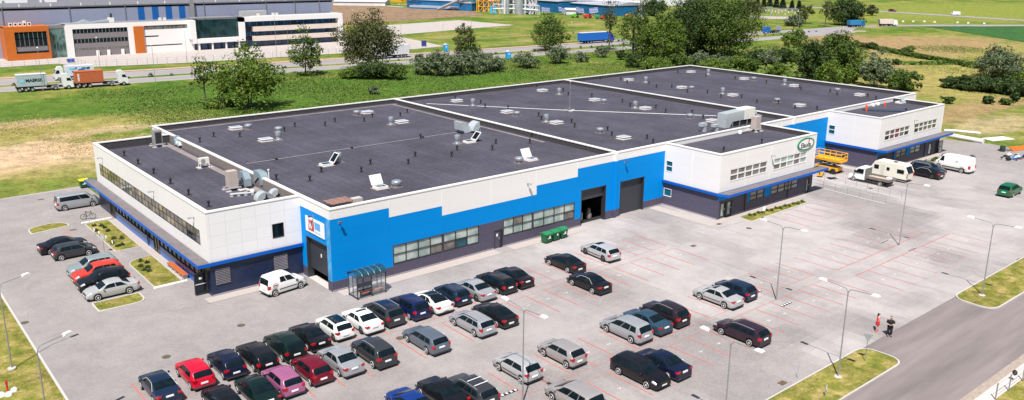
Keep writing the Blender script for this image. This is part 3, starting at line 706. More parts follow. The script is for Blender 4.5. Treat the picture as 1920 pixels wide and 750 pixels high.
# front wings
for x0, x1, d in ((X2A, X2B, D2), (X3A, X3B, D3)):
    par_run(x0+e, x1-e, -d+.02, -d+T, ZR2); par_run(x0+.02, x0+T, -d+T+e, -.06, ZR2); par_run(x1-T, x1-e, -d+T+e, -.06, ZR2)
    cap_run(x0-.05, x1+.05, -d-.05, -d+T+.06, H+.02); cap_run(x0-.05, x0+T+.06, -d+T+.064, -.054, H+.02); cap_run(x1-T-.06, x1+.05, -d+T+.064, -.054, H+.02)
par.build('parapet', hall); cap.build('parapet_cap', hall)

# --- roofs (each of the six a part; what is fixed to it a sub-part)
def roof(x0, x1, y0, y1, z, fall=False):
    mb = MB(); mb.box(x0, x1, y0, y1, z-.25, z, FELT); return mb.build('roof', hall)
RA = roof(T+.02, LA-T/2-.02, T+.02, D-T-.02, ZR); RB = roof(LA+T/2+.02, LB-T/2-.02, T+.02, D-T-.02, ZR-.012); RC = roof(LB+T/2+.02, LC-T-.02, T+.02, D-T-.02, ZR)
R1 = roof(-W1+T+.02, -.06, Y1+T+.02, Y1B-T-.02, ZR1); R2 = roof(X2A+T+.02, X2B-T-.02, -D2+T+.02, -.05, ZR2); R3 = roof(X3A+T+.02, X3B-T-.02, -D3+T+.02, -.05, ZR2)
# faint dusty fillet along the foot of the parapets
DUST = mat('dusty_fillet', (0.24, 0.20, 0.19), 0.95, var=0.25, scale=1.0)
q = MB()
q.box(T+.03, LA-.2, D-T-1.3, D-T-.9, ZR, ZR+.006, DUST); q.box(LA-1.2, LA-.8, 12, D-T-1.0, ZR, ZR+.0063, DUST); q.box(-1.25, -.5, Y1+2, Y1B-1, ZR1, ZR1+.006, DUST)
q.build('dust_line', hall)

# --- canopies
can = MB()
def canopy(x0, x1, y0, y1, z0=3.04, z1=3.36, edges='', ht=.05):
    can.box(x0+.06, x1-.06, y0+.06, y1-.06, z0+.05, z1-.02, GREYFELT)
    fas = MB()
    if 'l' in edges: fas.box(x0, x0+.055, y0, y1, z0, z1, DBLUE)
    if 'r' in edges: fas.box(x1-.055, x1, y0, y1, z0, z1, DBLUE)
    xa, xb = (x0+.058 if 'l' in edges else x0), (x1-.058 if 'r' in edges else x1)
    if 'f' in edges: fas.box(xa, xb, y0, y0+.055, z0, z1, DBLUE)
    if 'b' in edges: fas.box(xa, xb, y1-.055, y1, z0, z1, DBLUE)
    fas.build('canopy_fascia', hall)
canopy(-10.35, -W1-.003, Y1-.30, 44.6, edges='lfb')
canopy(-W1+.0, -.01, Y1-.30, Y1-.003, edges='f')
for x0, x1, d in ((X2A, X2B, D2), (X3A, X3B, D3)):
    canopy(x0-.32, x0-.003, -d-.0, -.01, edges='l')
    canopy(x0-.30+.56, x1+1.6, -d-1.35, -d-.003, edges='fr')
    fas = MB(); fas.add([(x0-.32, -d, 3.04), (x0+.26, -d-1.35, 3.04), (x0+.26, -d-1.35, 3.36), (x0-.32, -d, 3.36), (x0+.26, -d-.003, 3.04), (x0+.26, -d-.003, 3.36)], [(0, 1, 2, 3)], DBLUE); fas.build('canopy_fascia', hall)
    can.add([(x0-.32, -d, 3.34), (x0+.26, -d-1.3, 3.34), (x0+.32, -d-.01, 3.34), (x0-.32, -d, 3.1), (x0+.26, -d-1.3, 3.1), (x0+.32, -d-.01, 3.1)], [(0, 1, 2), (3, 5, 4)], GREYFELT)
can.build('canopy', hall)

# --- windows: frame mesh is the part, panes a sub-part
def win(P, u0, u1, z0, z1, cols, rows, fm, pm, fw=.07, depth=.10, out=.03, mull=.05, odd=None, heavy=None):
    """P(u, z, d): point; d > 0 is outwards. odd = {(col,row): material}"""
    f = MB(); g_ = MB()
    def bar(a, b_, c, d_, dd=out):
        vs = [P(u, z, w) for w in (-depth, dd) for z in (c, d_) for u in (a, b_)]
        f.add(vs, [(0, 2, 3, 1), (4, 5, 7, 6), (0, 1, 5, 4), (2, 6, 7, 3), (0, 4, 6, 2), (1, 3, 7, 5)], fm)
    bar(u0-fw*.6, u1+fw*.6, z0-fw, z0); bar(u0-fw*.6, u1+fw*.6, z1, z1+fw*.8); bar(u0-fw*.6, u0, z0, z1); bar(u1, u1+fw*.6, z0, z1)
    cw = (u1-u0)/cols; rh = (z1-z0)/rows
    for i in range(1, cols):
        m_ = mull*(2.0 if heavy and i in heavy else 1); bar(u0+i*cw-m_/2, u0+i*cw+m_/2, z0+.001, z1-.001, out-.01)
    for j in range(1, rows): bar(u0, u1, z0+j*rh-mull/2, z0+j*rh+mull/2, out-.014)
    fr = f.build('window', hall)
    for i in range(cols):
        for j in range(rows):
            mt_ = (odd or {}).get((i, j), pm)
            a, b_, c, d_ = u0+i*cw, u0+(i+1)*cw, z0+j*rh, z0+(j+1)*rh
            g_.quad(P(a, c, -depth+.03), P(b_, c, -depth+.03), P(b_, d_, -depth+.03), P(a, d_, -depth+.03), mt_)
    g_.build('pane', fr)
    return fr
PF = lambda u, z, d: (u, -d, z)
Pfront = lambda yy: (lambda u, z, d: (u, yy-d, z))
Pleft = lambda xx: (lambda u, z, d: (xx-d, u, z))
win(PF, *WIN1[0][:2], wz0, wz1, 4, 2, FRAME, BLIND, odd={(3, 0): PGREY}); win(PF, *WIN1[1][:2], wz0, wz1, 3, 2, FRAME, BLIND, odd={(0, 0): PGREY, (1, 0): PTEAL})
win(PF, *WIN2[0][:2], wz0, wz1, 3, 2, FRAME, BLIND, odd={(1, 1): PGREY}); win(PF, *WIN2[1][:2], wz0, wz1, 4, 2, FRAME, BLIND, odd={(3, 0): PGREY})
win(Pfront(Y1), -2.90, -1.86, 4.42, 5.70, 1, 1, FRAME, GLASSD, fw=.07)
rnd = random.Random(3)
n_r = 29
odd = {}
for i in range(n_r):
    for j in range(2): odd[(i, j)] = POLIVE if i > 19 else (PGREY if rnd.random() < .55 else POLIVE)
for i in (1, 2): odd[(i, 0)] = GLASSD
win(Pleft(-W1), RY0+.03, RY1-.03, RZ0+.05, RZ1-.05, n_r, 2, FRAME, POLIVE, mull=.06, fw=.05, depth=.045, out=.02, odd=odd)
for a, c, k in segs:
    if k == 'w': win(Pleft(-W1), a+.05, c-.05, 1.05, 2.90, max(1, int((c-a)/1.15)), 1, FRAME, PBLUE, mull=.07)
    if k in 'oD':
        win(Pleft(-W1), a+.05, c-.05, .06, 2.25, 2, 1, FRAME, POLIVE if k == 'D' else GLASSD, mull=.10)
for (x0, x1, d, ups, lows, drs, who) in ((X2A, X2B, D2, UP2, LW2, DW2, 2), (X3A, X3B, D3, UP3, LW3, DW3, 3)):
    win(Pleft(x0), -1.28, -.32, 4.56, 5.84, 1, 2, WFRAME, PTEAL, fw=.09, mull=.10)
    win(Pleft(x0), -1.32, -.18, 1.31, 2.20, 1, 1, WFRAME if who == 2 else FRAME, PTEAL, fw=.07)
    for qi, (a, c) in enumerate(ups):
        od = {}
        for i in range(5):
            for j in range(2):
                od[(i, j)] = BLIND if (who == 2 and qi == 1 and (j == 1 and i < 3 or i == 2 or i == 4)) else (PRED if who == 3 and qi == 0 and (i in (1, 2)) else PGREY)
        if who == 3: od[(0, 0)] = GLASSD; od[(4, 0)] = GLASSD if qi == 0 else PGREY
        win(Pfront(-d), a+.1, c-.1, 4.54, 5.90, 5, 2, WFRAME, PGREY, fw=.12, mull=.13, odd=od)
    for a, c in lows:
        nc = 2 if c-a < 4 else 4
        win(Pfront(-d), a+.06, c-.06, 1.21, 2.29, nc, 2, FRAME, BLIND if who == 3 and a > 96 else pane_mat('pane_pale_blinds', (0.30, 0.29, 0.27), (0.22, 0.21, 0.2), 0.8, .2), fw=.08, mull=.09)
# --- doors
def door(P, u0, u1, z1, mt_, glass=None, name='door', inset=.06, handle=True):
    f = MB()
    vs = [P(u, z, w) for w in (-inset-.05, -inset) for z in (.02, z1) for u in (u0, u1)]
    f.add(vs, [(0, 2, 3, 1), (4, 5, 7, 6), (0, 1, 5, 4), (2, 6, 7, 3), (0, 4, 6, 2), (1, 3, 7, 5)], mt_)
    for a, b_, c, d_ in ((u0-.08, u0, 0, z1+.06), (u1, u1+.08, 0, z1+.06), (u0, u1, z1, z1+.06)):
        vs = [P(u, z, w) for w in (-.12, .025) for z in (c, d_) for u in (a, b_)]
        f.add(vs, [(0, 2, 3, 1), (4, 5, 7, 6), (0, 1, 5, 4), (2, 6, 7, 3), (0, 4, 6, 2), (1, 3, 7, 5)], FRAME)
    o = f.build(name, hall)
    if glass:
        g_ = MB(); g_.quad(P(u0+glass[0], glass[2], -inset+.004), P(u0+glass[1], glass[2], -inset+.004), P(u0+glass[1], glass[3], -inset+.004), P(u0+glass[0], glass[3], -inset+.004), BLIND)
        g_.build('pane', o)
    if handle:
        h = MB(); vs = [P(u, z, w) for w in (-inset, .05) for z in (1.0, 1.2) for u in (u1-.14, u1-.10)]
        h.add(vs, [(0, 2, 3, 1), (4, 5, 7, 6), (0, 1, 5, 4), (2, 6, 7, 3), (0, 4, 6, 2), (1, 3, 7, 5)], GALV); h.build('handle', o)
    return o
door(PF, 19.42, 20.15, 2.04, DARK); 
q = MB(); q.box(20.16, 20.44, .02, .9, 0, 2.05, DKIN); q.build('door_gap_shade', hall)  # solid near-black box paints the shade inside the open gap
q = MB(); q.box(19.68, 19.88, .03, .058, 1.35, 1.65, PLATE); q.build('notice', hall)
q = MB(); q.box(21.0-.55, 20.56, -.42, -.05, .02, 2.0, FRAME); 
def ddoor(d, a, c, who):
    door(Pfront(-d), a+.1, c-.1, 1.98, FRAME, glass=(.25, c-a-.45, .25, 1.8))
door(Pfront(-D2), 47.55, 48.55, 1.98, FRAME, glass=(.3, .8, .3, 1.8)); door(Pfront(-D2), 48.85, 49.85, 1.98, FRAME, glass=(.3, .8, .3, 1.8))
ddoor(D2, 66.45, 67.4, 2); door(Pfront(-D3), 86.4, 87.3, 1.98, FRAME, glass=(.3, .7, .3, 1.8)); door(Pfront(-D3), 87.6, 88.5, 1.98, FRAME)
ddoor(D3, 102.9, 104.3, 3)
q = MB()      # near-black box painted as the shade in the end doorway, and its open leaf
q.box(105.32, 106.28, -D3+.02, -D3+.5, 0, 2.04, DKIN); q.build('doorway', hall)
q = MB(); q.box(106.3, 107.55, -D3-.28, -D3-.22, .05, .17, FRAME); q.box(106.3, 107.55, -D3-.28, -D3-.22, 1.9, 2.05, FRAME); q.box(106.3, 106.42, -D3-.28, -D3-.22, .175, 1.895, FRAME); q.box(107.43, 107.55, -D3-.28, -D3-.22, .175, 1.895, FRAME); q.box(106.425, 107.425, -D3-.28, -D3-.22, .95, 1.05, FRAME)
dl = q.build('door', hall); q = MB(); q.box(106.43, 107.42, -D3-.262, -D3-.24, .18, 1.89, mat('door_glass_pale', (0.45, 0.5, 0.46), 0.15)); q.build('pane', dl)
dl['label'] = 'glazed door leaf standing open at the right end'
# open glass door at the near corner of the office wing
q = MB(); 
for a, b_, c, d_ in ((-10.35, -9.2, .1, .2), (-10.35, -9.2, 1.05, 1.12), (-10.35, -9.2, 2.1, 2.2), (-10.35, -10.27, .205, 2.095), (-9.28, -9.2, .205, 2.095)): q.box(a, b_, 7.0, 7.06, c, d_, FRAME if c != 1.05 else WFRAME)
dl = q.build('door', hall); q = MB(); q.box(-10.26, -9.29, 7.02, 7.04, .21, 2.09, GLASSD); q.build('pane', dl); dl['label'] = 'glass door leaf standing open at the wing corner'
q = MB(); q.box(-9.9, -9.6, 6.985, 6.998, 1.55, 1.75, PLATE); q.build('notice', hall)
# vehicle doors
RIBD = panel_mat('sectional_door', (0.038, 0.042, 0.052), (0.02, 0.022, 0.028), 50, .55, .02, .5)
def vdoor(x0, x1, h, z0, inset=.35):
    f = MB(); f.box(x0+.14, x1-.14, inset, inset+.08, z0, h-.003, RIBD); o = f.build('roller_door', hall)
    f = MB(); f.box(x0+.003, x0+.14, .003, .6, 0, h-.003, FRAME); f.box(x1-.14, x1-.003, .003, .6, 0, h-.003, FRAME); f.box(x0+.003, x1-.003, .003, inset-.02, h-.1, h-.003, FRAME); f.build('door_frame', o)
    return o
vdoor(doors[0][0], doors[0][1], 4.36, 3.0); vdoor(doors[1][0], doors[1][1], 4.33, 0.02)
q = MB(); y0, y1 = .76, 5.05
q.box(.35, .43, y0+.14, y1-.14, 1.0, 4.357, RIBD); rd = q.build('roller_door', hall)
q = MB(); q.box(.003, .6, y0+.003, y0+.14, 0, 4.357, FRAME); q.box(.003, .6, y1-.14, y1-.003, 0, 4.357, FRAME); q.box(.003, .33, y0+.143, y1-.143, 4.25, 4.357, FRAME); q.build('door_frame', rd)
q = MB(); q.box(.33, .345, 2.6, 2.8, 2.6, 2.95, PLATE); q.build('notice', rd)
q = MB(); q.box(-.02, .9, y0+.14, y1-.14, .0, .02, CONC); q.build('threshold', hall)
# room behind the doors: floor and walls in a shade-dark colour, and what stands in it
q = MB(); q.box(31.0, 38.0, .62, 9, -.02, .012, DKIN); q.box(31.0, 38.0, 9, 9.1, 0, 5, DKIN); q.box(30.9, 31, .62, 9, 0, 5, DKIN); q.box(38.0, 38.1, .62, 9, 0, 5, DKIN); q.box(30.9, 38.1, .62, 9.1, 4.9, 5, DKIN)
q.build('interior_room', hall); q = MB(); q.box(.62, 8, .2, 5.6, -.02, .012, DKIN); q.box(8, 8.1, .2, 5.6, 0, 5, DKIN); q.box(.62, 8, 5.6, 5.7, 0, 5, DKIN); q.box(.62, 8, .1, .2, 0, 5, DKIN); q.box(.62, 8.1, .1, 5.7, 4.9, 5, DKIN)
q.build('interior_room', hall)
# louvres
for (a, c) in ((-8.72, -7.35), (-3.02, -1.65)):
    q = MB(); q.box(a-.03, a, Y1-.03, Y1-.003, 1.05, 2.6, FRAME); q.box(c, c+.03, Y1-.03, Y1-.003, 1.05, 2.6, FRAME)
    sm = mat('louvre_slat', (0.22, 0.20, 0.22), 0.4, metal=.3)
    for k in range(10): 
        z = 1.08+k*.155; q.add([(a, Y1-.10, z), (c, Y1-.10, z), (c, Y1-.01, z+.09), (a, Y1-.01, z+.09)], [(0, 1, 2, 3)], sm)
    q.build('louvre', hall)
# signs on the building
sg = MB(); sg.box(-.09, -.004, 1.08, 4.78, 4.93, 6.42, PLATE)
sign = sg.build('sign_panel', hall); sign['label'] = 'white sign with a red square and a light blue square above the roller door'
SR = mat('sign_red', (0.50, 0.02, 0.025), 0.4, var=.03); SB = mat('sign_blue', (0.10, 0.36, 0.72), 0.4, var=.05)
q = MB(); q.box(-.10, -.092, 3.05, 4.20, 5.15, 6.20, SR); q.box(-.10, -.092, 1.80, 2.92, 5.48, 6.20, SB); q.box(-.10, -.092, 1.80, 2.92, 5.15, 5.22, SB); q.build('sign_emblem', sign)
q = MB()      # the slanted white W
for (ya, yb_, w0) in ((4.12, 3.86, .12), (3.86, 3.66, .12), (3.68, 3.46, .12), (3.46, 3.22, .13)):
    pass
def stroke(mb, pts, w, X, mt_):
    for (y0_, z0_), (y1_, z1_) in zip(pts[:-1], pts[1:]):
        mb.add([(X, y0_-w, z0_), (X, y0_+w, z0_), (X, y1_+w, z1_), (X, y1_-w, z1_)], [(0, 1, 2, 3)], mt_)
stroke(q, [(4.05, 6.12), (3.92, 5.22), (3.70, 6.05), (3.62, 5.25), (3.22, 6.14)], .055, -.106, PLATE)
q.build('sign_letter', sign)
q = MB(); q.box(-.10, -.092, 1.86, 2.86, 5.30, 5.40, PLATE); q.build('sign_band', sign)
GRN = mat('sign_green', (0.0, 0.22, 0.10), 0.4, var=.05); SRD = mat('logo_red', (0.75, 0.01, 0.06), 0.4)
cx, cz, a_, b_2 = 65.42, 6.98, 1.98, .84
q = MB()
def ell(a, b_, y, n=48): return [(cx+a*math.cos(t), y, cz+b_*math.sin(t)) for t in [2*math.pi*i/n for i in range(n)]]
o1, o0 = ell(a_, b_2, -D2-.12), ell(a_, b_2, -D2-.004); i1 = ell(a_-.27, b_2-.19, -D2-.12); n = 48
q.add(o1+o0+i1, [(i, (i+1) % n, n+(i+1) % n, n+i) for i in range(n)]+[(i, 2*n+i, 2*n+(i+1) % n, (i+1) % n) for i in range(n)], GRN)
logo = q.build('oval_sign', hall); logo['label'] = 'oval sign with green rim, black lettering and a red stroke'
q = MB(); q.poly(ell(a_-.265, b_2-.185, -D2-.115), PLATE); q.build('sign_face', logo)
text_mesh('Elauda', .92, BLACK, 'sign_text', logo, face_front(cx-.06, -D2-.125, cz-.14), bold=.02)
q = MB(); q.poly([(cx+.42, -D2-.13, cz+.10), (cx+.56, -D2-.13, cz+.10), (cx+.86, -D2-.13, cz+.60), (cx+.56, -D2-.13, cz+.60)], SRD); q.build('sign_stroke', logo)
# wall lamps on brackets
SIDEB0 = mat('lamp_dark', (0.05, 0.07, 0.10), .5)
def wall_lamp(P, u, z, par_=None):
    q = MB()
    def bx(a, c, e_, f_, g1, h1, m_):
        vs = [P(uu, zz, w) for w in (g1, h1) for zz in (e_, f_) for uu in (a, c)]
        q.add(vs, [(0, 2, 3, 1), (4, 5, 7, 6), (0, 1, 5, 4), (2, 6, 7, 3), (0, 4, 6, 2), (1, 3, 7, 5)], m_)
    bx(u-.03, u+.03, z, z+.06, .004, .3, POLE); bx(u-.13, u+.13, z-.02, z+.09, .28, .58, GALV if z < 6.62 or u > 8 and abs(z-6.9) < .01 else SIDEB0); bx(u-.05, u+.05, z-.2, z, .004, .06, POLE)
    q.build('wall_lamp', hall)
for u, z in ((.9, 6.75), (24.0, 6.6), (39.5, 6.75), (73.2, 6.4)): wall_lamp(PF, u, z)
for u in (9.0, 20.5, 39.5): wall_lamp(Pleft(-W1), u, 6.9)
wall_lamp(Pleft(0), 3.1, 6.72); wall_lamp(Pfront(-D2), 57.6, 6.5); wall_lamp(Pfront(-D3), 96.6, 6.55)
# downpipes
q = MB()
for x in (52.6, 62.1): q.tube([(x, -D2-.08, 0.1), (x, -D2-.08, 3.0)], .06, FRAME)
for x in (91.0, 101.5): q.tube([(x, -D3-.08, 0.1), (x, -D3-.08, 3.0)], .06, FRAME)
q.tube([(-W1-.08, 24.2, .1), (-W1-.08, 24.2, 3.0)], .06, FRAME)
q.build('downpipe', hall)

# --- things fixed to the roofs
def onroof(px, py):
    """roof part and point hit by this picture ray"""
    p = G(px, py, ZR)
    for x0, x1, d, r_ in ((X2A, X2B, D2, R2), (X3A, X3B, D3, R3)):
        if x0 < p.x < x1 and p.y < -.2: return r_, G(px, py, ZR2)
    if p.x < 0: return R1, G(px, py, ZR1)
    return (RA if p.x < LA else RB if p.x < LB else RC), p
Z = lambda ox, oy, k, L_: [(ox+x/k, oy+y/k) for x, y in L_]
pipes = Z(0, 250, 3, [(615, 78), (700, 128), (778, 175), (866, 228), (960, 285), (1062, 348), (1175, 415), (1125, 50), (1203, 20), (1350, 22)]) \
 + Z(480, 250, 3, [(115, 262), (303, 270), (368, 220), (593, 220), (644, 176), (857, 174), (896, 132), (1101, 132), (1131, 97), (1329, 95), (1349, 60), (925, 30)]) \
 + Z(960, 250, 3, [(100, 58), (112, 22), (561, 15), (759, 33), (793, 57), (1190, 103), (1404, 57)]) \
 + Z(480, 0, 3, [(160, 740), (219, 715), (389, 710), (444, 687), (609, 685), (655, 660), (812, 655), (851, 635), (993, 632), (1264, 583), (1289, 605), (1418, 615), (1120, 560)]) \
 + Z(960, 0, 3, [(139, 490), (288, 515), (317, 537), (449, 545), (150, 655), (165, 675), (335, 692), (352, 717), (537, 735), (620, 577), (665, 600), (809, 610), (864, 635), (1013, 640), (1074, 670),
                 (497, 447), (612, 452), (647, 470), (770, 475), (812, 494), (898, 494), (932, 412), (1090, 433), (987, 522), (1099, 525), (1175, 550), (1255, 447), (1291, 553), (1377, 580), (1430, 470)]) \
 + Z(1440, 0, 3, [(177, 495), (185, 508), (349, 520), (388, 538), (57, 585), (151, 612), (275, 618), (560, 548), (606, 562), (775, 630)]) + [(1501, 252)]
PVC = mat('black_vent_pipe', (0.018, 0.016, 0.02), 0.6)
q = MB(); q.lathe([(.30, 0), (.27, .05), (.09, .08), (.085, .42), (.15, .44), (.16, .60), (.12, .66), (.03, .68)], (0, 0, 0), PVC, 10); q.lathe([(.42, -.02), (.40, .02), (.28, .05)], (0, 0, 0), FELTIN, 10)
pp = q.build('vent_pipe', smooth=40); me_pipe = pp.data; bpy.data.objects.remove(pp)
def sub(name, me, par_, p, rz=0, sc=(1, 1, 1)):
    o = bpy.data.objects.new(name, me); C.objects.link(o); o.parent = par_; o.location = p; o.rotation_euler = (0, 0, rz); o.scale = sc; return o
for px, py in pipes:
    r_, p = onroof(px, py); sub('vent_pipe', me_pipe, r_, p)
q = MB(); q.lathe([(.42, 0), (.42, .22), (.30, .26), (.27, .62), (.36, .66), (.40, .95), (.36, 1.18), (.18, 1.27), (.02, 1.29)], (0, 0, 0), GALV, 16); q.box(-.5, .5, -.5, .5, 0, .12, mat('kerb_felt', (0.22, 0.18, 0.17), .9))
tt = q.build('roof_fan', smooth=35); me_tall = tt.data; bpy.data.objects.remove(tt)
q = MB(); q.lathe([(.34, 0), (.34, .42), (.52, .46), (.54, .66), (.40, .78), (.05, .80)], (0, 0, 0), GALV, 16); q.box(-.48, .48, -.48, .48, 0, .14, MATS['kerb_felt'])
tt = q.build('roof_fan', smooth=35); me_low = tt.data; bpy.data.objects.remove(tt)
tall = Z(480, 250, 3, [(128, 40), (467, 165), (1132, 62)])+Z(480, 0, 3, [(760, 705), (1220, 598)])+Z(960, 0, 3, [(265, 535), (192, 690), (692, 612), (752, 467), (1103, 422), (1183, 532)])+Z(1440, 0, 3, [(92, 480)])
low = Z(480, 250, 3, [(791, 305)])+Z(480, 0, 3, [(567, 650), (128, 745)])+Z(960, 250, 3, [(40, 170), (495, 0)])+Z(960, 0, 3, [(27, 655), (516, 583), (1000, 668), (1009, 508), (1359, 455)])+Z(1440, 0, 3, [(389, 520), (50, 578)])+[(466, 243)]
for l_, me_ in ((tall, me_tall), (low, me_low)):
    for px, py in l_: r_, p = onroof(px, py); sub('roof_fan', me_, r_, p)
# skylights: kerb + shallow glazed lid; some stand open
SKYG = pane_mat('skylight_dome', (0.42, 0.48, 0.55), (0.52, 0.56, 0.60), 1.5, .15)
q = MB(); q.box(-.72, .72, -.62, .62, 0, .26, CAPW); q.box(-.95, .95, -.8, .8, -.02, .012, mat('skylight_felt', (0.26, 0.20, 0.18), .95)); q.box(-.78, .78, -.68, .68, .262, .33, WFRAME); q.box(-.62, .62, -.52, .52, .332, .36, SKYG)
tt = q.build('skylight'); me_sky = tt.data; bpy.data.objects.remove(tt)
flat = Z(480, 0, 3, [(625, 636), (820, 690), (1130, 571), (1412, 633)])+Z(480, 250, 3, [(55, 42)])+Z(960, 0, 3, [(171, 512), (465, 565), (750, 613), (250, 694), (1127, 684), (656, 452), (1007, 407), (955, 495), (1242, 538), (1306, 446)])+Z(1440, 0, 3, [(148, 485), (516, 537), (178, 596)])+Z(960, 250, 3, [(628, 30)])+[(442, 242)]
for px, py in flat: r_, p = onroof(px, py); sub('skylight', me_sky, r_, p)
def skylight_open(px, py, ang, ax):
    r_, p = onroof(px, py); q = MB(); q.box(-.72, .72, -.62, .62, 0, .30, CAPW); q.box(-.95, .95, -.8, .8, -.02, .012, MATS['skylight_felt']); q.box(-.58, .58, -.48, .48, .30, .31, PTEAL)
    o = q.build('skylight', r_, loc=p); o.scale = (.88, .88, .82); q = MB()
    if ax == 'y':   # hinged along the back edge
        M = Matrix.Translation((0, .64, .34)) @ Matrix.Rotation(-R(ang), 4, 'X')
        for bx in ((-.78, .78, -1.3, -1.18), (-.78, .78, -.12, 0), (-.78, -.66, -1.18, -.12), (.66, .78, -1.18, -.12)): q.box(bx[0], bx[1], bx[2], bx[3], 0, .08, WFRAME, M)
        q.box(-.66, .66, -1.18, -.12, .02, .05, mat('lid_liner', (0.62, 0.62, 0.64), .3), M)
    else:
        M = Matrix.Translation((.74, 0, .34)) @ Matrix.Rotation(R(ang), 4, 'Y')
        for bx in ((-1.5, -1.38, -.66, .66), (-.12, 0, -.66, .66), (-1.38, -.12, -.66, -.54), (-1.38, -.12, .54, .66)): q.box(bx[0], bx[1], bx[2], bx[3], 0, .08, WFRAME, M)
        q.box(-1.38, -.12, -.54, .54, .03, .05, GLASSD, M)
    q.build('lid', o)
skylight_open(480+395/3, 250+180/3, 125, 'x'); skylight_open(480+1200/3, 250+50/3, 130, 'x'); skylight_open(480+700/3, 250+308/3, 116, 'y'); skylight_open(960+105/3, 250+150/3, 118, 'y')
# lightning conductor cables and the roof mast
q = MB()
WIRE = mat('conductor_wire', (0.62, 0.60, 0.60), 0.5); WIRED = mat('conductor_wire_dull', (0.36, 0.32, 0.34), 0.6)
q.tube([G(800, 195, ZR)+Vector((0, 0, .06)), G(1050, 207, ZR)+Vector((0, 0, .06)), G(1343, 218, ZR)+Vector((0, 0, .06))], .05, WIRE, 5); q.build('lightning_cable', RB)
q = MB(); q.tube([G(462, 308, ZR)+Vector((0, 0, .06)), G(862, 248, ZR)+Vector((0, 0, .06))], .035, WIRED, 5)
for f_ in (.12, .45, .8):
    p = G(462, 308, ZR).lerp(G(862, 248, ZR), f_); q.box(p.x-.12, p.x+.12, p.y-.12, p.y+.12, ZR, ZR+.2, BLACK)
q.build('lightning_cable', RA)
p = G(1068, 208, ZR); h = HGT(p+Vector((0, 0, 0)), 155) if False else 4.6
q = MB(); q.tube([p, p+Vector((0, 0, h))], .05, GALV, 6, r2=.03); q.lathe([(.1, h-.02), (.1, h+.12)], (p.x, p.y, p.z), LAMPW, 8)
for an in (0, 120, 240): q.box(-.25, .25, -.2, .2, 0, .16, CONC, Matrix.Translation(p+Vector((.7*math.cos(R(an)), .7*math.sin(R(an)), 0)))); q.tube([p+Vector((.7*math.cos(R(an)), .7*math.sin(R(an)), .14)), p+Vector((0, 0, .5))], .03, GALV, 5)
q.build('lightning_mast', RB)
# ================================================================== VEHICLES
def paint(name, col, metal=0.3, rough=0.28):
    if name in MATS: return MATS[name]
    mt, nt, b = nodes_of(name); L = nt.links.new
    tc = N(nt, 'ShaderNodeTexCoord'); n1 = N(nt, 'ShaderNodeTexNoise', Scale=1.2, Detail=5.0); L(tc.outputs['Object'], n1.inputs['Vector'])
    mr = N(nt, 'ShaderNodeMapRange'); mr.inputs['To Min'].default_value = rough*.7; mr.inputs['To Max'].default_value = rough*1.5; L(n1.outputs['Fac'], mr.inputs['Value']); L(mr.outputs[0], b.inputs['Roughness'])
    vm = N(nt, 'ShaderNodeVectorMath', operation='SCALE'); vm.inputs[0].default_value = col
    m2 = N(nt, 'ShaderNodeMapRange'); m2.inputs['To Min'].default_value = .88; m2.inputs['To Max'].default_value = 1.12; L(n1.outputs['Fac'], m2.inputs['Value']); L(m2.outputs[0], vm.inputs['Scale']); L(vm.outputs[0], b.inputs['Base Color'])
    b.inputs['Metallic'].default_value = metal; b.inputs['Coat Weight'].default_value = 0.30; b.inputs['Coat Roughness'].default_value = 0.06; b.inputs['Specular IOR Level'].default_value = 0.35
    MATS[name] = mt; return mt
CP = dict(black=((0.010, 0.010, 0.013), .1), navy=((0.009, 0.014, 0.042), .2), darkgrey=((0.05, 0.052, 0.06), .3), silver=((0.40, 0.41, 0.43), .35), white=((0.80, 0.79, 0.76), 0), red=((0.62, 0.008, 0.035), .1),
          darkred=((0.17, 0.008, 0.022), .2), purple=((0.40, 0.13, 0.26), .25), green=((0.006, 0.020, 0.018), .2), steel=((0.13, 0.16, 0.20), .3), blue=((0.01, 0.04, 0.22), .2), mpvblue=((0.008, 0.016, 0.075), .2), dkblue=((0.012, 0.026, 0.06), .2), plum=((0.035, 0.018, 0.03), .2),
          teal=((0.035, 0.08, 0.12), .25), orange=((0.62, 0.05, 0.03), .1), mgreen=((0.005, 0.14, 0.05), .1), lsilver=((0.50, 0.50, 0.50), .3), beige=((0.42, 0.39, 0.38), .35), paleg=((0.33, 0.38, 0.38), .35), brown=((0.03, 0.02, 0.025), .2), white2=((0.72, 0.73, 0.74), .0))
def P_(c): return paint('paint_'+c, *CP[c])
def lerp_prof(prof, x):
    if x <= prof[0][0]: return prof[0][1]
    for (a, za), (b, zb) in zip(prof[:-1], prof[1:]):
        if x <= b: return za+(zb-za)*(x-a)/(b-a) if b > a else zb
    return prof[-1][1]
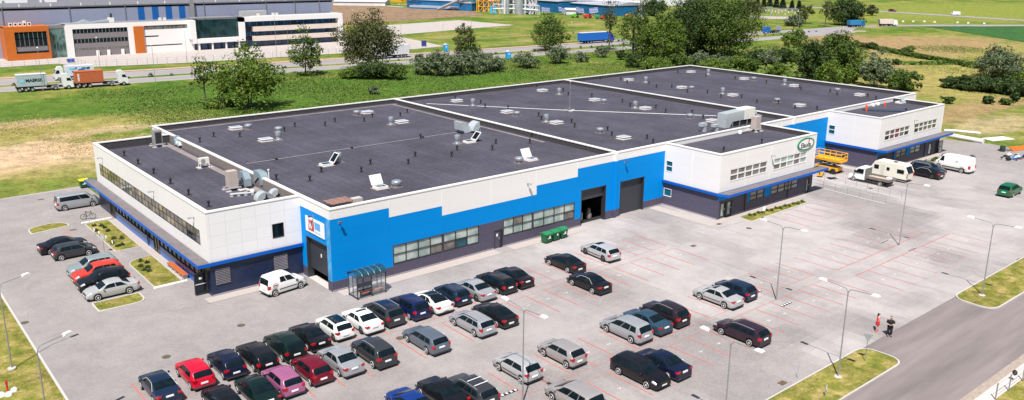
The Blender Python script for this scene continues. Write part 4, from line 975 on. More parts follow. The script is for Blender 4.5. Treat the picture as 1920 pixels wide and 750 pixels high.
# top-line profiles from tail (x=0) to nose; win = side glass (bottom x0,x1, top x0,x1); rw/ws = rear window and windscreen x ranges
TYPES = {
 'hatch': dict(L=4.12, W=1.74, H=1.47, ax=(.62, 3.22), prof=[(0, .60), (.03, .94), (.14, 1.12), (.42, 1.38), (.65, 1.44), (1.6, 1.47), (2.2, 1.45), (2.5, 1.38), (3.18, 1.0), (3.3, .95), (3.8, .84), (4.05, .70), (4.12, .50)], belt=.93, win=(.50, 2.98, .78, 2.42), bp=(1.72,), rw=(.07, .40), ws=(2.52, 3.16)),
 'coupehatch': dict(L=4.2, W=1.76, H=1.40, ax=(.70, 3.25), prof=[(0, .60), (.03, .92), (.2, 1.06), (.75, 1.32), (1.0, 1.37), (1.7, 1.40), (2.2, 1.37), (2.5, 1.30), (3.2, .95), (3.8, .82), (4.12, .70), (4.2, .50)], belt=.90, win=(.75, 2.98, 1.05, 2.42), bp=(1.62,), rw=(.12, .72), ws=(2.52, 3.16)),
 'sedan': dict(L=4.60, W=1.80, H=1.43, ax=(.95, 3.68), prof=[(0, .58), (.02, .90), (.10, .98), (.75, 1.04), (1.05, 1.18), (1.45, 1.36), (1.75, 1.41), (2.2, 1.43), (2.6, 1.40), (2.85, 1.33), (3.5, .98), (3.65, .93), (4.2, .84), (4.52, .68), (4.60, .48)], belt=.94, win=(1.0, 3.28, 1.55, 2.78), bp=(2.05,), rw=(.80, 1.45), ws=(2.87, 3.48)),
 'coupe': dict(L=4.66, W=1.80, H=1.36, ax=(.95, 3.72), prof=[(0, .58), (.02, .88), (.12, .99), (.55, 1.04), (1.1, 1.22), (1.6, 1.33), (2.05, 1.36), (2.5, 1.34), (2.8, 1.27), (3.6, .93), (4.2, .82), (4.58, .66), (4.66, .48)], belt=.91, win=(1.05, 3.3, 1.6, 2.75), bp=(1.9,), rw=(.60, 1.50), ws=(2.85, 3.55)),
 'estate': dict(L=4.68, W=1.79, H=1.46, ax=(.95, 3.72), prof=[(0, .60), (.03, .95), (.10, 1.08), (.38, 1.36), (.6, 1.42), (1.8, 1.46), (2.5, 1.44), (2.85, 1.36), (3.55, .98), (3.7, .93), (4.25, .84), (4.6, .68), (4.68, .48)], belt=.93, win=(.42, 3.32, .66, 2.78), bp=(1.25, 2.15), rw=(.06, .37), ws=(2.88, 3.52)),
 'mpv': dict(L=4.62, W=1.83, H=1.66, ax=(.90, 3.68), prof=[(0, .62), (.03, 1.0), (.08, 1.15), (.28, 1.52), (.5, 1.61), (1.6, 1.66), (2.3, 1.64), (2.75, 1.54), (3.65, 1.06), (3.8, 1.0), (4.3, .86), (4.56, .70), (4.62, .50)], belt=1.0, win=(.42, 3.4, .55, 2.7), bp=(1.2, 2.15), rw=(.05, .28), ws=(2.78, 3.63)),
 'suv': dict(L=4.45, W=1.84, H=1.68, ax=(.85, 3.52), prof=[(0, .68), (.03, 1.04), (.10, 1.20), (.36, 1.52), (.58, 1.62), (1.7, 1.68), (2.3, 1.66), (2.62, 1.58), (3.25, 1.14), (3.4, 1.08), (4.1, .98), (4.38, .82), (4.45, .55)], belt=1.04, win=(.50, 3.05, .75, 2.55), bp=(1.1, 1.95), rw=(.06, .34), ws=(2.64, 3.22), r=.36, sill=.30),
 'minivan': dict(L=4.95, W=1.90, H=1.86, ax=(.80, 4.0), prof=[(0, .60), (.03, 1.0), (.05, 1.2), (.12, 1.72), (.28, 1.82), (2.4, 1.86), (3.2, 1.84), (3.5, 1.76), (4.15, 1.18), (4.3, 1.12), (4.75, .98), (4.9, .78), (4.95, .50)], belt=1.12, win=(.32, 3.95, .36, 3.4), bp=(2.75,), rw=(.04, .12), ws=(3.53, 4.12), r=.33),
 'kangoo': dict(L=4.0, W=1.70, H=1.80, ax=(.62, 3.22), prof=[(0, .58), (.03, 1.0), (.06, 1.3), (.14, 1.64), (.28, 1.75), (1.4, 1.80), (2.0, 1.78), (2.3, 1.70), (2.95, 1.16), (3.1, 1.08), (3.6, .96), (3.9, .80), (4.0, .50)], belt=1.10, win=(1.15, 2.85, 1.15, 2.25), bp=(1.85,), rw=(.035, .13), ws=(2.33, 2.92), r=.31),
 'van': dict(L=5.4, W=2.02, H=2.35, ax=(1.1, 4.55), prof=[(0, .62), (.03, 1.1), (.05, 1.6), (.12, 2.2), (.3, 2.32), (2.5, 2.35), (3.9, 2.32), (4.15, 2.2), (4.75, 1.42), (4.9, 1.30), (5.2, 1.12), (5.35, .85), (5.4, .50)], belt=1.25, win=(3.75, 4.6, 3.8, 4.18), bp=(), rw=None, ws=(4.19, 4.73), r=.36, sill=.30),
}
_car_cache = {}
class CarShape:
    def __init__(s, t):
        s.t = t; s.L, s.W, s.H = t['L'], t['W'], t['H']; s.r = t.get('r', .32); s.sill = t.get('sill', .22); s.ax = t['ax']
    def hw(s, x):
        h = s.W/2
        if x < .30: h *= .90+.10*math.sin(min(1, x/.30)*math.pi/2)
        f = s.L-x
        if f < .60: h *= .85+.15*math.sin(min(1, f/.60)*math.pi/2)
        return h
    def zt(s, x): return lerp_prof(s.t['prof'], x)
    def zbelt(s, x):
        b = s.t['belt']-.05*max(0, x/s.L-.5)
        return min(b, s.zt(x)-.035)
    def zb(s, x):
        z = s.sill+(.06 if x < .25 or x > s.L-.3 else 0)
        for a in s.ax:
            R_ = s.r+.05; d = abs(x-a)
            if d < R_: z = max(z, s.r*.9+math.sqrt(max(0, R_*R_-d*d)))
        return z
    def ring(s, x):
        h = s.hw(x); zb, zt, zl = s.zb(x), s.zt(x), s.zbelt(x); zb = min(zb, zl-.06)
        g_ = max(0, min(1, (zt-zl-.035)/(s.H-s.t['belt']-.035)))
        roofw = h*(.86*(1-g_)+.735*g_) if s.t is not TYPES['van'] else h*(.88*(1-g_)+.84*g_)
        if s.t is TYPES['minivan'] or s.t is TYPES['kangoo']: roofw = h*(.87*(1-g_)+.80*g_)
        zm = zl-zb
        return [(h*.90, zb), (h*.99, zb+.30*zm), (h*1.0, zb+.68*zm), (h*.965, zl), (roofw*1.02, zl+(zt-zl)*.86), (roofw*.90, zl+(zt-zl)*.985), (roofw*.45, zt+.012), (0, zt+.02)]
    def S(s, x, v, side, off=0.0):
        rg = s.ring(x); i = min(6, int(v)); f = v-i
        y = rg[i][0]*(1-f)+rg[i+1][0]*f; z = rg[i][1]*(1-f)+rg[i+1][1]*f
        # outward normal in the section plane
        dy, dz = rg[i+1][0]-rg[i][0], rg[i+1][1]-rg[i][1]; n_ = Vector((dz, -dy)); 
        if n_.length > 0: n_.normalize()
        e_ = .03; z2 = s.zt(min(s.L, x+e_)); z1 = s.zt(max(0, x-e_)); sl_ = (z2-z1)/(2*e_) if i >= 4 else 0
        nx = -sl_; nl = math.sqrt(1+sl_*sl_*1.0) if i >= 4 else 1
        return Vector((x+off*nx/nl*(1 if i >= 4 else 0), side*(y+off*n_.x), z+off*n_.y/(nl if i >= 4 else 1)))
    def stations(s):
        xs = set([p[0] for p in s.t['prof']])
        for a in s.ax:
            R_ = s.r+.05
            for k in range(-8, 9): xs.add(round(a+R_*math.sin(k/8*math.pi/2)*.9995, 4))
            xs.add(round(a-R_-.002, 4)); xs.add(round(a+R_+.002, 4))
        for k in range(1, 30): xs.add(round(s.L*k/30, 4))
        for k in (.08, .16, .25): xs.add(k); xs.add(round(s.L-k, 4))
        xs = sorted(x for x in xs if 0 <= x <= s.L); out = [xs[0]]
        for x in xs[1:]:
            if x-out[-1] > .0015: out.append(x)
        return out
def patch(mb, cs, x0b, x1b, x0t, x1t, v0, v1, side, mt, nx=6, nv=4, off=.010):
    vs = []; fs = []
    for j in range(nv+1):
        f = j/nv; v = v0+(v1-v0)*f; a = x0b+(x0t-x0b)*f; b = x1b+(x1t-x1b)*f
        for i in range(nx+1): vs.append(cs.S(a+(b-a)*i/nx, v, side, off))
    for j in range(nv):
        for i in range(nx):
            q = (j*(nx+1)+i, j*(nx+1)+i+1, (j+1)*(nx+1)+i+1, (j+1)*(nx+1)+i); fs.append(q)
    mb.add(vs, fs, mt)
def top_patch(mb, cs, xa, xb, frac, mt, off=.012, nx=5, ny=8, curve=0):
    """glass across the car on a sloping part: windscreen, rear window, sun-roof"""
    vs = []; fs = []
    for i in range(nx+1):
        x = xa+(xb-xa)*i/nx
        for j in range(-ny//2, ny//2+1):
            t = j/(ny/2); v = 7-abs(t)*frac; vs.append(cs.S(x+curve*abs(t)**2, v, 1 if t >= 0 else -1, off))
    k = ny+1
    for i in range(nx):
        for j in range(ny): fs.append((i*k+j, i*k+j+1, (i+1)*k+j+1, (i+1)*k+j))
    mb.add(vs, fs, mt)
def car_meshes(kind):
    if kind in _car_cache: return _car_cache[kind]
    cs = CarShape(TYPES[kind]); t = cs.t; res = {}
    PLH = mat('paint_slot', (0.5, 0.5, 0.5))
    b = MB(); xs = cs.stations(); vs = []; fs = []; k = 8*2-1
    for x in xs:
        rg = cs.ring(x)
        for y, z in rg: vs.append((x, -y, z))
        for y, z in reversed(rg[:-1]): vs.append((x, y, z))
    for i in range(len(xs)-1):
        for j in range(k-1): fs.append((i*k+j, i*k+j+1, (i+1)*k+j+1, (i+1)*k+j))
    fs.append(tuple(range(k))); fs.append(tuple(reversed(range((len(xs)-1)*k, len(xs)*k))))
    b.add(vs, fs, PLH); o = b.build('body', smooth=32); res['body'] = o.data; bpy.data.objects.remove(o)
    b = MB(); h = cs.W/2-.14; b.box(.12, cs.L-.15, -h, h, .16, t['belt']-.25, BLACK); o = b.build('underbody'); res['underbody'] = o.data; bpy.data.objects.remove(o)
    def fin(b, nm, sm=60):
        o = b.build(nm, smooth=sm); res[nm] = o.data; bpy.data.objects.remove(o)
    b = MB(); top_patch(b, cs, t['ws'][0], t['ws'][1], 2.55, GLASSD); fin(b, 'windscreen')
    if t['rw']:
        b = MB(); top_patch(b, cs, t['rw'][0], t['rw'][1], 2.45, GLASSD); fin(b, 'rear_window')
    xb0, xb1, xt0, xt1 = t['win']; cuts = [0]+[(q-xb0)/(xb1-xb0) for q in t['bp']]+[1]; res['side'] = []
    for side in (1, -1):
        for c0, c1 in zip(cuts[:-1], cuts[1:]):
            b = MB(); g_ = .018
            patch(b, cs, xb0+(xb1-xb0)*c0+g_*2, xb0+(xb1-xb0)*c1-g_*2, xt0+(xt1-xt0)*c0+g_, xt0+(xt1-xt0)*c1-g_, 3.12, 3.93, side, GLASSD); fin(b, 'sw'); res['side'].append(res['sw'])
    tall_l = kind in ('hatch', 'estate', 'mpv', 'suv', 'minivan', 'kangoo', 'van')
    res['tail'] = []; res['head'] = []; res['mirror'] = []
    for side in (1, -1):
        b = MB(); h = cs.hw(.05)
        z0, z1 = (t['belt']-.17, t['belt']+.03) if kind in ('sedan', 'coupe', 'hatch', 'coupehatch') else (t['belt']-.20, t['belt']+.16)
        if kind in ('minivan', 'kangoo', 'van'): z0, z1 = .75, 1.25
        z1 = min(z1, cs.zt(.035)+.03)
        vs = [(-.03, side*h*.68, z0+.03), (-.03, side*h*.66, z1), (-.03, side*(h*.97), z1), (-.03, side*(h*.99), z0), (.20, side*(cs.hw(.2)*1.0+.012), z1-.01), (.20, side*(cs.hw(.2)*1.0+.012), z0+.03)]
        if kind in ('mpv', 'minivan', 'kangoo', 'van', 'estate'): vs[0] = (-.03, side*h*.78, z0); vs[1] = (-.03, side*h*.80, z1)
        b.add(vs, [(0, 1, 2, 3) if side > 0 else (3, 2, 1, 0), (3, 2, 4, 5) if side > 0 else (5, 4, 2, 3)], TAILR)
        b.add([vs[0], vs[1], (0.05, vs[1][1], z1), (0.05, vs[0][1], z0)], [(0, 1, 2, 3)], TAILR); b.add([vs[1], vs[2], (0.05, vs[2][1], z1), (.05, vs[1][1], z1)], [(0, 1, 2, 3)], TAILR)
        fin(b, 'tl'); res['tail'].append(res['tl'])
        b = MB(); patch(b, cs, cs.L-.50, cs.L-.10, cs.L-.42, cs.L-.12, 2.35, 3.9, side, HEADL, off=.014); fin(b, 'hl'); res['head'].append(res['hl'])
        b = MB(); xm = xb1-.12; y = cs.hw(xm)*.97
        b.lathe([(.02, 0), (.085, .03), (.10, .08), (.085, .14), (.02, .17)], (xm, side*(y+.10)-.085, t['belt']+.09), PLH, 8, axis=1); fin(b, 'mi', 50); res['mirror'].append(res['mi'])
    b = MB(); zp = {'sedan': .78, 'coupe': .52, 'coupehatch': .5, 'hatch': .60, 'estate': .74}.get(kind, .72)
    b.box(-.045, .05, -.26, .26, zp-.06, zp+.06, PLATE); fin(b, 'plate', None)
    b = MB(); b.box(cs.L-.06, cs.L+.012, -.42, .42, .50, .64, BLACK); b.box(cs.L-.10, cs.L+.008, -.58, .58, .27, .40, BLACK); fin(b, 'grille', None)
    b = MB(); b.box(cs.L+.012, cs.L+.03, -.26, .26, .40, .50, PLATE); fin(b, 'fplate', None)
    b = MB(); b.box(-.035, .14, -cs.hw(.02)*.96, cs.hw(.02)*.96, .24, .34, mat('bumper_plastic', (0.035, 0.035, 0.04), .6)); fin(b, 'bumper', None)
    b = MB()
    for x in [xb0+(xb1-xb0)*.5]+([xb1-.25]): pass
    for side in (1, -1):
        for x in list(t['bp'])[-1:]+[xb1-.02, xb0+.28]:
            vs = [cs.S(x-.009, v, side, .006) for v in (.35, 1, 2, 3)]+[cs.S(x+.009, v, side, .006) for v in (.35, 1, 2, 3)]
            b.add(vs, [(i, i+1, i+5, i+4) for i in range(3)], BLACK)
    fin(b, 'seams', None)
    b = MB(); r = cs.r; b.lathe([(r*.62, -.02), (r*.93, 0), (r, .03), (r, .16), (r*.93, .20), (r*.60, .20)], (0, 0, 0), BLACK, 22, axis=1); fin(b, 'wheel', 40)
    for nm, mt_ in (('rim', RIM), ('rimd', RIMD)):
        b = MB(); b.lathe([(r*.76, .0), (r*.70, -.032), (r*.62, -.016), (.02, -.024)], (0, 0, 0), mt_, 18, axis=1)
        for kk in range(5):
            an = 2*math.pi*kk/5
            M = Matrix.Rotation(an, 4, 'Y'); b.box(r*.22, r*.58, -.027, -.010, -.035, .035, BLACK, M @ Matrix.Rotation(math.pi/5, 4, 'Y'))
        fin(b, nm, 40)
    res['cs'] = cs; _car_cache[kind] = res; return res
def part(name, me, par_, loc=(0, 0, 0), rot=(0, 0, 0), label=None):
    o = bpy.data.objects.new(name, me); C.objects.link(o); o.parent = par_; o.location = loc; o.rotation_euler = rot
    if label: o['label'] = label
    return o
def painted(me, mt, key):
    """a copy of a mesh whose first material is this paint; one per colour"""
    kk = ('pm', me.name, mt.name)
    if kk not in _car_cache:
        m2 = me.copy(); m2.materials[0] = mt; _car_cache[kk] = m2
    return _car_cache[kk]
def car(kind, colour, pos, heading, label, cat='car', group='cars parked in the lot', name='parked_car', rails=None, bars=False, sunroof=None, roof=None, rim='rim', rub=None, stickers=None, chrome=None, scale=1.0):
    """pos = middle of the car on the ground; heading in degrees, 90 = nose towards the building"""
    M_ = car_meshes(kind); cs = M_['cs']; t = cs.t
    root = thing(name, label, cat, (pos[0], pos[1], 0.004), R(heading), group)
    root.scale = (scale,)*3
    def off(o): o.location.x -= cs.L/2; return o
    pm = P_(colour) if isinstance(colour, str) else colour
    off(part('body', painted(M_['body'], pm, colour), root)); off(part('underbody', M_['underbody'], root))
    off(part('windscreen', M_['windscreen'], root))
    if t['rw']: off(part('rear_window', M_['rear_window'], root))
    for me in M_['side']: off(part('side_window', me, root))
    for me in M_['tail']: off(part('tail_light', me, root))
    for me in M_['head']: off(part('headlight', me, root))
    for me in M_['mirror']: off(part('door_mirror', painted(me, pm if colour not in () else pm, colour), root))
    off(part('number_plate', M_['plate'], root)); off(part('number_plate', M_['fplate'], root)); off(part('grille', M_['grille'], root)); off(part('bumper_trim', M_['bumper'], root))
    for a in cs.ax:
        for side in (1, -1):
            w = part('wheel', M_['wheel'], root, (a-cs.L/2, side*(cs.W/2+.005), cs.r), (0, 0, 0 if side < 0 else math.pi))
            part('rim', M_[rim], w)
    if rails or bars:
        b = MB(); mt_ = MATS['paint_silver'] if rails == 'silver' and 'paint_silver' in MATS else (P_('silver') if rails != 'black' else BLACK)
        for side in (1, -1):
            b = MB()
            pts = [cs.S(x, 4.9, side, .045) for x in [t['win'][2]+.1+(t['win'][3]-t['win'][2]+.0)*i/6 for i in range(7)]]; b.tube([p-Vector((cs.L/2, 0, 0)) for p in pts], .024, mt_, 6); b.build('roof_rail', root)
    if bars:
        for x in (1.15, 1.95):
            b = MB(); z = cs.zt(x)+.10; b.box(x-cs.L/2-.03, x-cs.L/2+.03, -.60, .60, z, z+.035, PLATE); b.build('roof_bar', root)
    if sunroof:
        b = MB(); top_patch(b, cs, sunroof[0], sunroof[1], 1.6, GLASSD, off=.012); o = b.build('sunroof', root, smooth=60); off(o)
    if roof:
        b = MB(); x0 = t['win'][2]-.1; x1 = t['win'][3]+.05; top_patch(b, cs, x0, x1, 2.3, GLASSD if roof == 'glass' else P_(roof), off=.010, nx=8); off(b.build('roof_panel', root, smooth=60))
    if rub:
        for side in (1, -1):
            b = MB(); patch(b, cs, cs.ax[0]+.42, cs.ax[1]-.42, cs.ax[0]+.42, cs.ax[1]-.42, 1.15, 1.38, side, rub, off=.014); off(b.build('rub_strip', root, smooth=60))
    if chrome:
        for side in (1, -1):
            b = MB(); xb0, xb1, xt0, xt1 = t['win']
            pts = [cs.S(xt0+(xt1-xt0)*i/8, 3.97, side, .015) for i in range(9)]; pts = [cs.S(xb0, 3.08, side, .015)]+pts+[cs.S(xb1, 3.08, side, .015)]; b.tube([p-Vector((cs.L/2, 0, 0)) for p in pts], .014, RIM, 5); b.build('window_trim', root)
    return root, cs
# rear-left wheel of a car with its nose to the building (survey point) -> centre
def byR(kind, x, y, colour, label, **kw):
    t = TYPES[kind]; return car(kind, colour, (x+t['W']/2, y-t['ax'][0]+t['L']/2), kw.pop('heading', 90), label, **kw)
def byF(kind, x, y, colour, label, **kw):
    t = TYPES[kind]; return car(kind, colour, (x+t['W']/2, y-t['ax'][1]+t['L']/2), kw.pop('heading', 90), label, **kw)
g1 = 'cars in the row nearest the building'; g2 = 'cars in the second row of the lot'; g3 = 'cars in the third row of the lot'; g4 = 'cars in the fourth row of the lot'
# row 1, left to right
byF('sedan', -19.6, -7.75, 'dkblue', 'dark navy car left of the bright red hatchback, ending the first row', group=g1, chrome=True)
byR('hatch', -16.9, -10.1, 'red', 'bright red hatchback second from the left in the first row', group=g1, rim='rim')
byR('hatch', -14.5, -10.06, 'navy', 'navy hatchback right beside the bright red hatchback', group=g1)
byR('estate', -12.24, -10.3, 'black', 'black estate car two places right of the bright red hatchback', group=g1)
byR('mpv', -9.86, -10.1, 'green', 'very dark green family car with bluish roof, behind the dark red hatchback', group=g1)
byR('sedan', -7.5, -9.6, 'black', 'black saloon left of the two white cars', group=g1)
byR('hatch', -5.06, -9.4, 'white', 'white hatchback with a black roof', group=g1, roof='glass', rim='rimd')
byR('sedan', -2.6, -9.55, 'white', 'white saloon with a dark sunroof', group=g1, sunroof=(2.15, 2.5), rim='rimd')
byR('mpv', -.45, -9.5, 'darkgrey', 'dark grey people carrier right of the white saloon with sunroof', group=g1, roof='navy', rails='silver')
byR('mpv', 2.05, -9.7, 'mpvblue', 'deep blue people carrier beside the dark grey people carrier', group=g1)
bpy.data.objects[-1] if False else None
byR('coupe', 4.3, -9.9, 'white', 'white coupe with a dark glass roof', group=g1, roof='glass', rim='rimd')
byR('hatch', 6.73, -9.8, 'dkblue', 'dark blue hatchback with tall tail lights between the white coupe and a silver saloon', group=g1)
byR('sedan', 9.05, -10.1, 'silver', 'silver saloon in the first row before the black estate', group=g1, rim='rimd')
byR('estate', 11.7, -9.95, 'black', 'black estate car right of the first-row silver saloon', group=g1)
byR('sedan', 13.85, -9.9, 'black', 'black saloon at the right end of the unbroken first row', group=g1)
byR('coupe', 20.6, -10.15, 'black', 'black coupe-like saloon on its own left of the silver estate', group=g1, heading=89)
byR('estate', 25.8, -10.1, 'lsilver', 'silver estate car alone nearest the green bins', group=g1, heading=86, sunroof=(2.1, 2.75), rim='rimd', rub=P_('brown'))
# row 2
byF('hatch', -16.9, -12.75, 'black', 'black car at the left end of the second row, cut by the bottom edge', group=g2)
byF('sedan', -14.46, -12.7, 'green', 'dark car left of the purple hatchback, with a bright glint on its screen', group=g2)
byR('hatch', -12.37, -15.25, 'purple', 'purple-pink hatchback in the second row', group=g2)
byR('hatch', -9.95, -14.95, 'darkred', 'dark red hatchback beside the purple-pink one', group=g2)
byR('sedan', -7.6, -14.95, 'silver', 'silver saloon between the dark red hatchback and a black crossover', group=g2)
byR('suv', -4.98, -15.45, 'darkgrey', 'black crossover with silver roof rails behind the white cars', group=g2, rails='silver')
byR('estate', -.45, -16.05, 'steel', 'grey-blue estate standing alone beside the manhole cover', group=g2)
byR('estate', 4.4, -15.9, 'silver', 'silver estate with dark roof rails next to a black fastback', group=g2, rails='black')
byR('coupe', 7.0, -15.65, 'black', 'black fastback right of the silver estate with dark rails', group=g2)
byR('sedan', 18.62, -15.55, 'black', 'black saloon below the pair of first-row outliers', group=g2, chrome=True)
# row 3
p28 = G(788, 742.6)
byF('coupe', p28.x-2.55, p28.y+.02, 'blue', 'bright blue car showing only its roof at the bottom edge', group=g3)
byF('sedan', p28.x, p28.y, 'black', 'large black saloon at the bottom edge, left of the car with roof bars', group=g3)
byF('estate', -2.6, -22.2, 'darkgrey', 'dark grey estate with two pale roof bars', group=g3, bars=True)
byR('hatch', 2.25, -24.4, 'lsilver', 'silver hatchback behind the lamp pole, lower left of its silver neighbour', group=g3, rub=BLACK)
byR('hatch', 6.53, -24.75, 'beige', 'pale silver small car with tall red tail lights beside the lamp pole', group=g3, rim='rim')
byR('mpv', 13.62, -24.95, 'silver', 'silver people carrier at the front of a group of three', group=g3)
byR('sedan', 16.15, -24.9, 'teal', 'slate blue saloon between a silver people carrier and a dark crossover', group=g3)
byR('suv', 18.5, -24.95, 'brown', 'dark brown crossover with roof rails, right of the slate blue saloon', group=g3, rails='silver')
byR('sedan', 25.48, -25.4, 'lsilver', 'silver saloon with a sunroof in front of a dark hatchback', group=g3, sunroof=(2.3, 2.65), rub=P_('brown'))
byR('hatch', 28.0, -25.5, 'dkblue', 'dark blue hatchback tucked behind the silver saloon with sunroof', group=g3)
# row 4
p44 = G(1036, 751)
byF('mpv', p44.x-.1, p44.y+.0, 'beige', 'pale silver people carrier cut by the bottom edge', group=g4)
t_ = TYPES['suv']; car('estate', 'black', (8.92+.9, -30.74+3.72-2.34), -90, 'black estate parked nose towards the camera', group=g4, rails='black')
byR('sedan', 11.2, -30.8, 'navy', 'midnight blue saloon beside the black estate that faces the camera', group=g4)
byR('estate', 20.78, -31.35, 'plum', 'very dark plum estate with a bright window line, alone above the lower right lamp', group=g4, rails='silver', rim='rim')
# left group, side-on
gl = 'cars parked side by side at the left entrance'
def sideon(kind, colour, xw, yw, heading, label, front, **kw):
    t = TYPES[kind]; x = xw + (t['L']/2-t['ax'][1])*(1 if heading == 0 else -1) if front else xw+(t['L']/2-t['ax'][0])*(1 if heading == 0 else -1)
    return car(kind, colour, (x, yw+t['W']/2), heading, label, group=gl, **kw)
sideon('sedan', 'black', -18.0, 27.45, 0, 'black saloon farthest from camera in the left group', False)
sideon('hatch', 'darkgrey', -17.6, 24.8, 0, 'dark grey hatchback next to the black saloon at the left', False)
sideon('suv', 'paleg', -17.3, 18.4, 180, 'pale grey-green crossover in the left group', True)
sideon('suv', 'orange', -17.4, 16.2, 180, 'orange-red crossover in the left group', True)
sideon('suv', 'black', -17.5, 13.9, 180, 'black crossover between the orange-red crossover and a silver saloon', True)
sideon('sedan', 'lsilver', -17.55, 11.4, 180, 'silver saloon next to the small grass island at the left', True)
# vans
t = TYPES['minivan']; car('minivan', 'silver', (-13.03-.80+t['L']/2, 43.69+t['W']/2), 0, 'silver minibus parked by the left end of the office wing', 'van', None, 'parked_van')
a, b_ = G(517.5, 556), G(564, 541); hd = math.degrees(math.atan2(b_.y-a.y, b_.x-a.x)); t = TYPES['kangoo']
mid = (a+b_)/2; nv = Vector((-math.sin(R(hd)), math.cos(R(hd)), 0)); fwd = Vector((math.cos(R(hd)), math.sin(R(hd)), 0)); cc = mid+nv*(t['W']/2)+fwd*(t['L']/2-(t['ax'][0]+t['ax'][1])/2)
kg, cs = car('kangoo', 'white', cc, hd, 'white small delivery van with round red badge near the roller door', 'van', None, 'parked_van', rub=BLACK, scale=1.05)
q = MB(); 
def disc(mb, c, r, axis_dir, up, mt_, n=24, sx=1.0):
    c = Vector(c); a_ = Vector(axis_dir).normalized(); u_ = Vector(up).normalized(); s_ = a_.cross(u_); mb.poly([c+s_*r*sx*math.cos(2*math.pi*i/n)+u_*r*math.sin(2*math.pi*i/n) for i in range(n)], mt_)
disc(q, (.66-2, -cs.W/2-.012, 1.02), .20, (0, -1, 0), (0, 0, 1), TAILR, sx=1.35); disc(q, (.66-2, -cs.W/2-.018, 1.02), .16, (0, -1, 0), (0, 0, 1), PLATE, sx=1.4); q.box(.48-2, .84-2, -cs.W/2-.026, -cs.W/2-.02, .98, 1.07, P_('navy')); q.box(2.75-2, 2.95-2, -cs.W/2-.026, -cs.W/2-.012, .85, 1.0, P_('blue'))
q.build('door_badge', kg)
# right-hand group
gr = 'vehicles parked at the right wing'
t = TYPES['sedan']; byR('coupe', 87.95, -15.75, 'black', 'black saloon beside the white box-bodied van at the right wing', group=gr, heading=88, chrome=True, scale=1.08, rim='rimd')
car('estate', 'dkblue', (91.6, -13.6), -90, 'dark blue estate with silver window line, half hidden by the black saloon', group=gr, chrome=True, rails='silver', scale=1.05)
vt = TYPES['van']; wv, cs = car('van', 'white', (95.3+.9, -17.0-1.1+2.7), 86, 'large white panel van at the right wing', 'van', gr, 'parked_van', scale=1.02)
q = MB(); q.box(.55-2.7, 4.0-2.7, cs.W/2+.005, cs.W/2+.02, .55, .68, BLACK); q.build('rub_strip', wv)
o = text_mesh('TRIK', .26, P_('steel'), 'door_lettering', wv, Matrix(((-1, 0, 0, 1.9-2.7), (0, 0, 1, cs.W/2+.012), (0, 1, 0, 1.62), (0, 0, 0, 1))))
mg, cs = car('mpv', 'mgreen', (86.6-.9+2.31, -27.17+.9), 1, 'bright green people carrier alone near the right edge', 'car', None, 'parked_car', scale=1.0)
# ================================================================== ROOFTOP MACHINES
GBLUE = mat('duct_galvanised', (0.34, 0.43, 0.48), 0.35, metal=0.35, var=0.12, scale=2)
GLT = mat('duct_light', (0.55, 0.60, 0.62), 0.35, metal=0.3, var=0.1, scale=2)
CREAM = mat('unit_cream', (0.48, 0.40, 0.36), 0.6, var=0.06)
CREAML = mat('unit_light', (0.78, 0.75, 0.68), 0.5, var=0.05)
INSU = mat('insulated_pipe', (0.50, 0.45, 0.42), 0.7, var=0.15, scale=4)
gm = 'machines on the roofs'
def arc_duct(mb, c, w, h, d, mt, up=(0, 0, 1), ang0=0, ang1=90, seg=8, M=None):
    """bent rectangular duct: quarter turn in the local xz plane, width along y"""
    vs = []; fs = []
    for i in range(seg+1):
        a = R(ang0+(ang1-ang0)*i/seg)
        for rr in (d, d+h):
            for y in (-w/2, w/2): vs.append(Vector((-rr*math.cos(a), y, rr*math.sin(a))))
    for i in range(seg):
        o = i*4; p = o+4; fs += [(o, p, p+1, o+1), (o+2, o+3, p+3, p+2), (o, o+2, p+2, p), (o+1, p+1, p+3, o+3)]
    fs += [(0, 1, 3, 2), (seg*4, seg*4+2, seg*4+3, seg*4+1)]
    T_ = Matrix.Translation(c) @ (M or Matrix.Identity(4)); mb.add([T_ @ v for v in vs], fs, mt)
def hvac_box(px, py, w, d, h, zr, label, legs=.35, mt=None, rz=0, grille=None):
    p = G(px, py, zr); t = thing('air_conditioner', label, 'roof unit', (p.x, p.y, zr), R(rz), gm)
    q = MB(); q.box(-w/2, w/2, -d/2, d/2, legs, legs+h, mt or CREAM)
    q.build('casing', t)
    q = MB()
    for sx in (-1, 1):
        for sy in (-1, 1): q.box(sx*w/2-.06, sx*w/2+.06, sy*d/2-.06, sy*d/2+.06, 0, legs, GALV)
    q.box(-w/2-.3, w/2+.3, -d/2-.05, -d/2+.05, legs-.10, legs-.002, GLT); q.box(-w/2-.3, w/2+.3, d/2-.05, d/2+.05, legs-.10, legs-.002, GLT)
    q.build('stand', t)
    for sx in (-1, 1):
        for sy in (-1, 1): q = MB(); q.box(sx*(w/2+.1)-.25, sx*(w/2+.1)+.25, sy*(d/2+.1)-.2, sy*(d/2+.1)+.2, 0, .09, INSU); q.build('paving_slab', t)
    q = MB()
    if grille:
        for k in range(int((h-.2)/.12)): z = legs+.12+k*.12; q.box(w/2+.002 if grille == 'r' else -w/2+.1, w/2+.02 if grille == 'r' else w/2-.1, -d/2+.1 if grille == 'r' else -d/2-.02, d/2-.1 if grille == 'r' else -d/2-.002, z, z+.07, BLACK)
        q.build('grille', t)
    return t
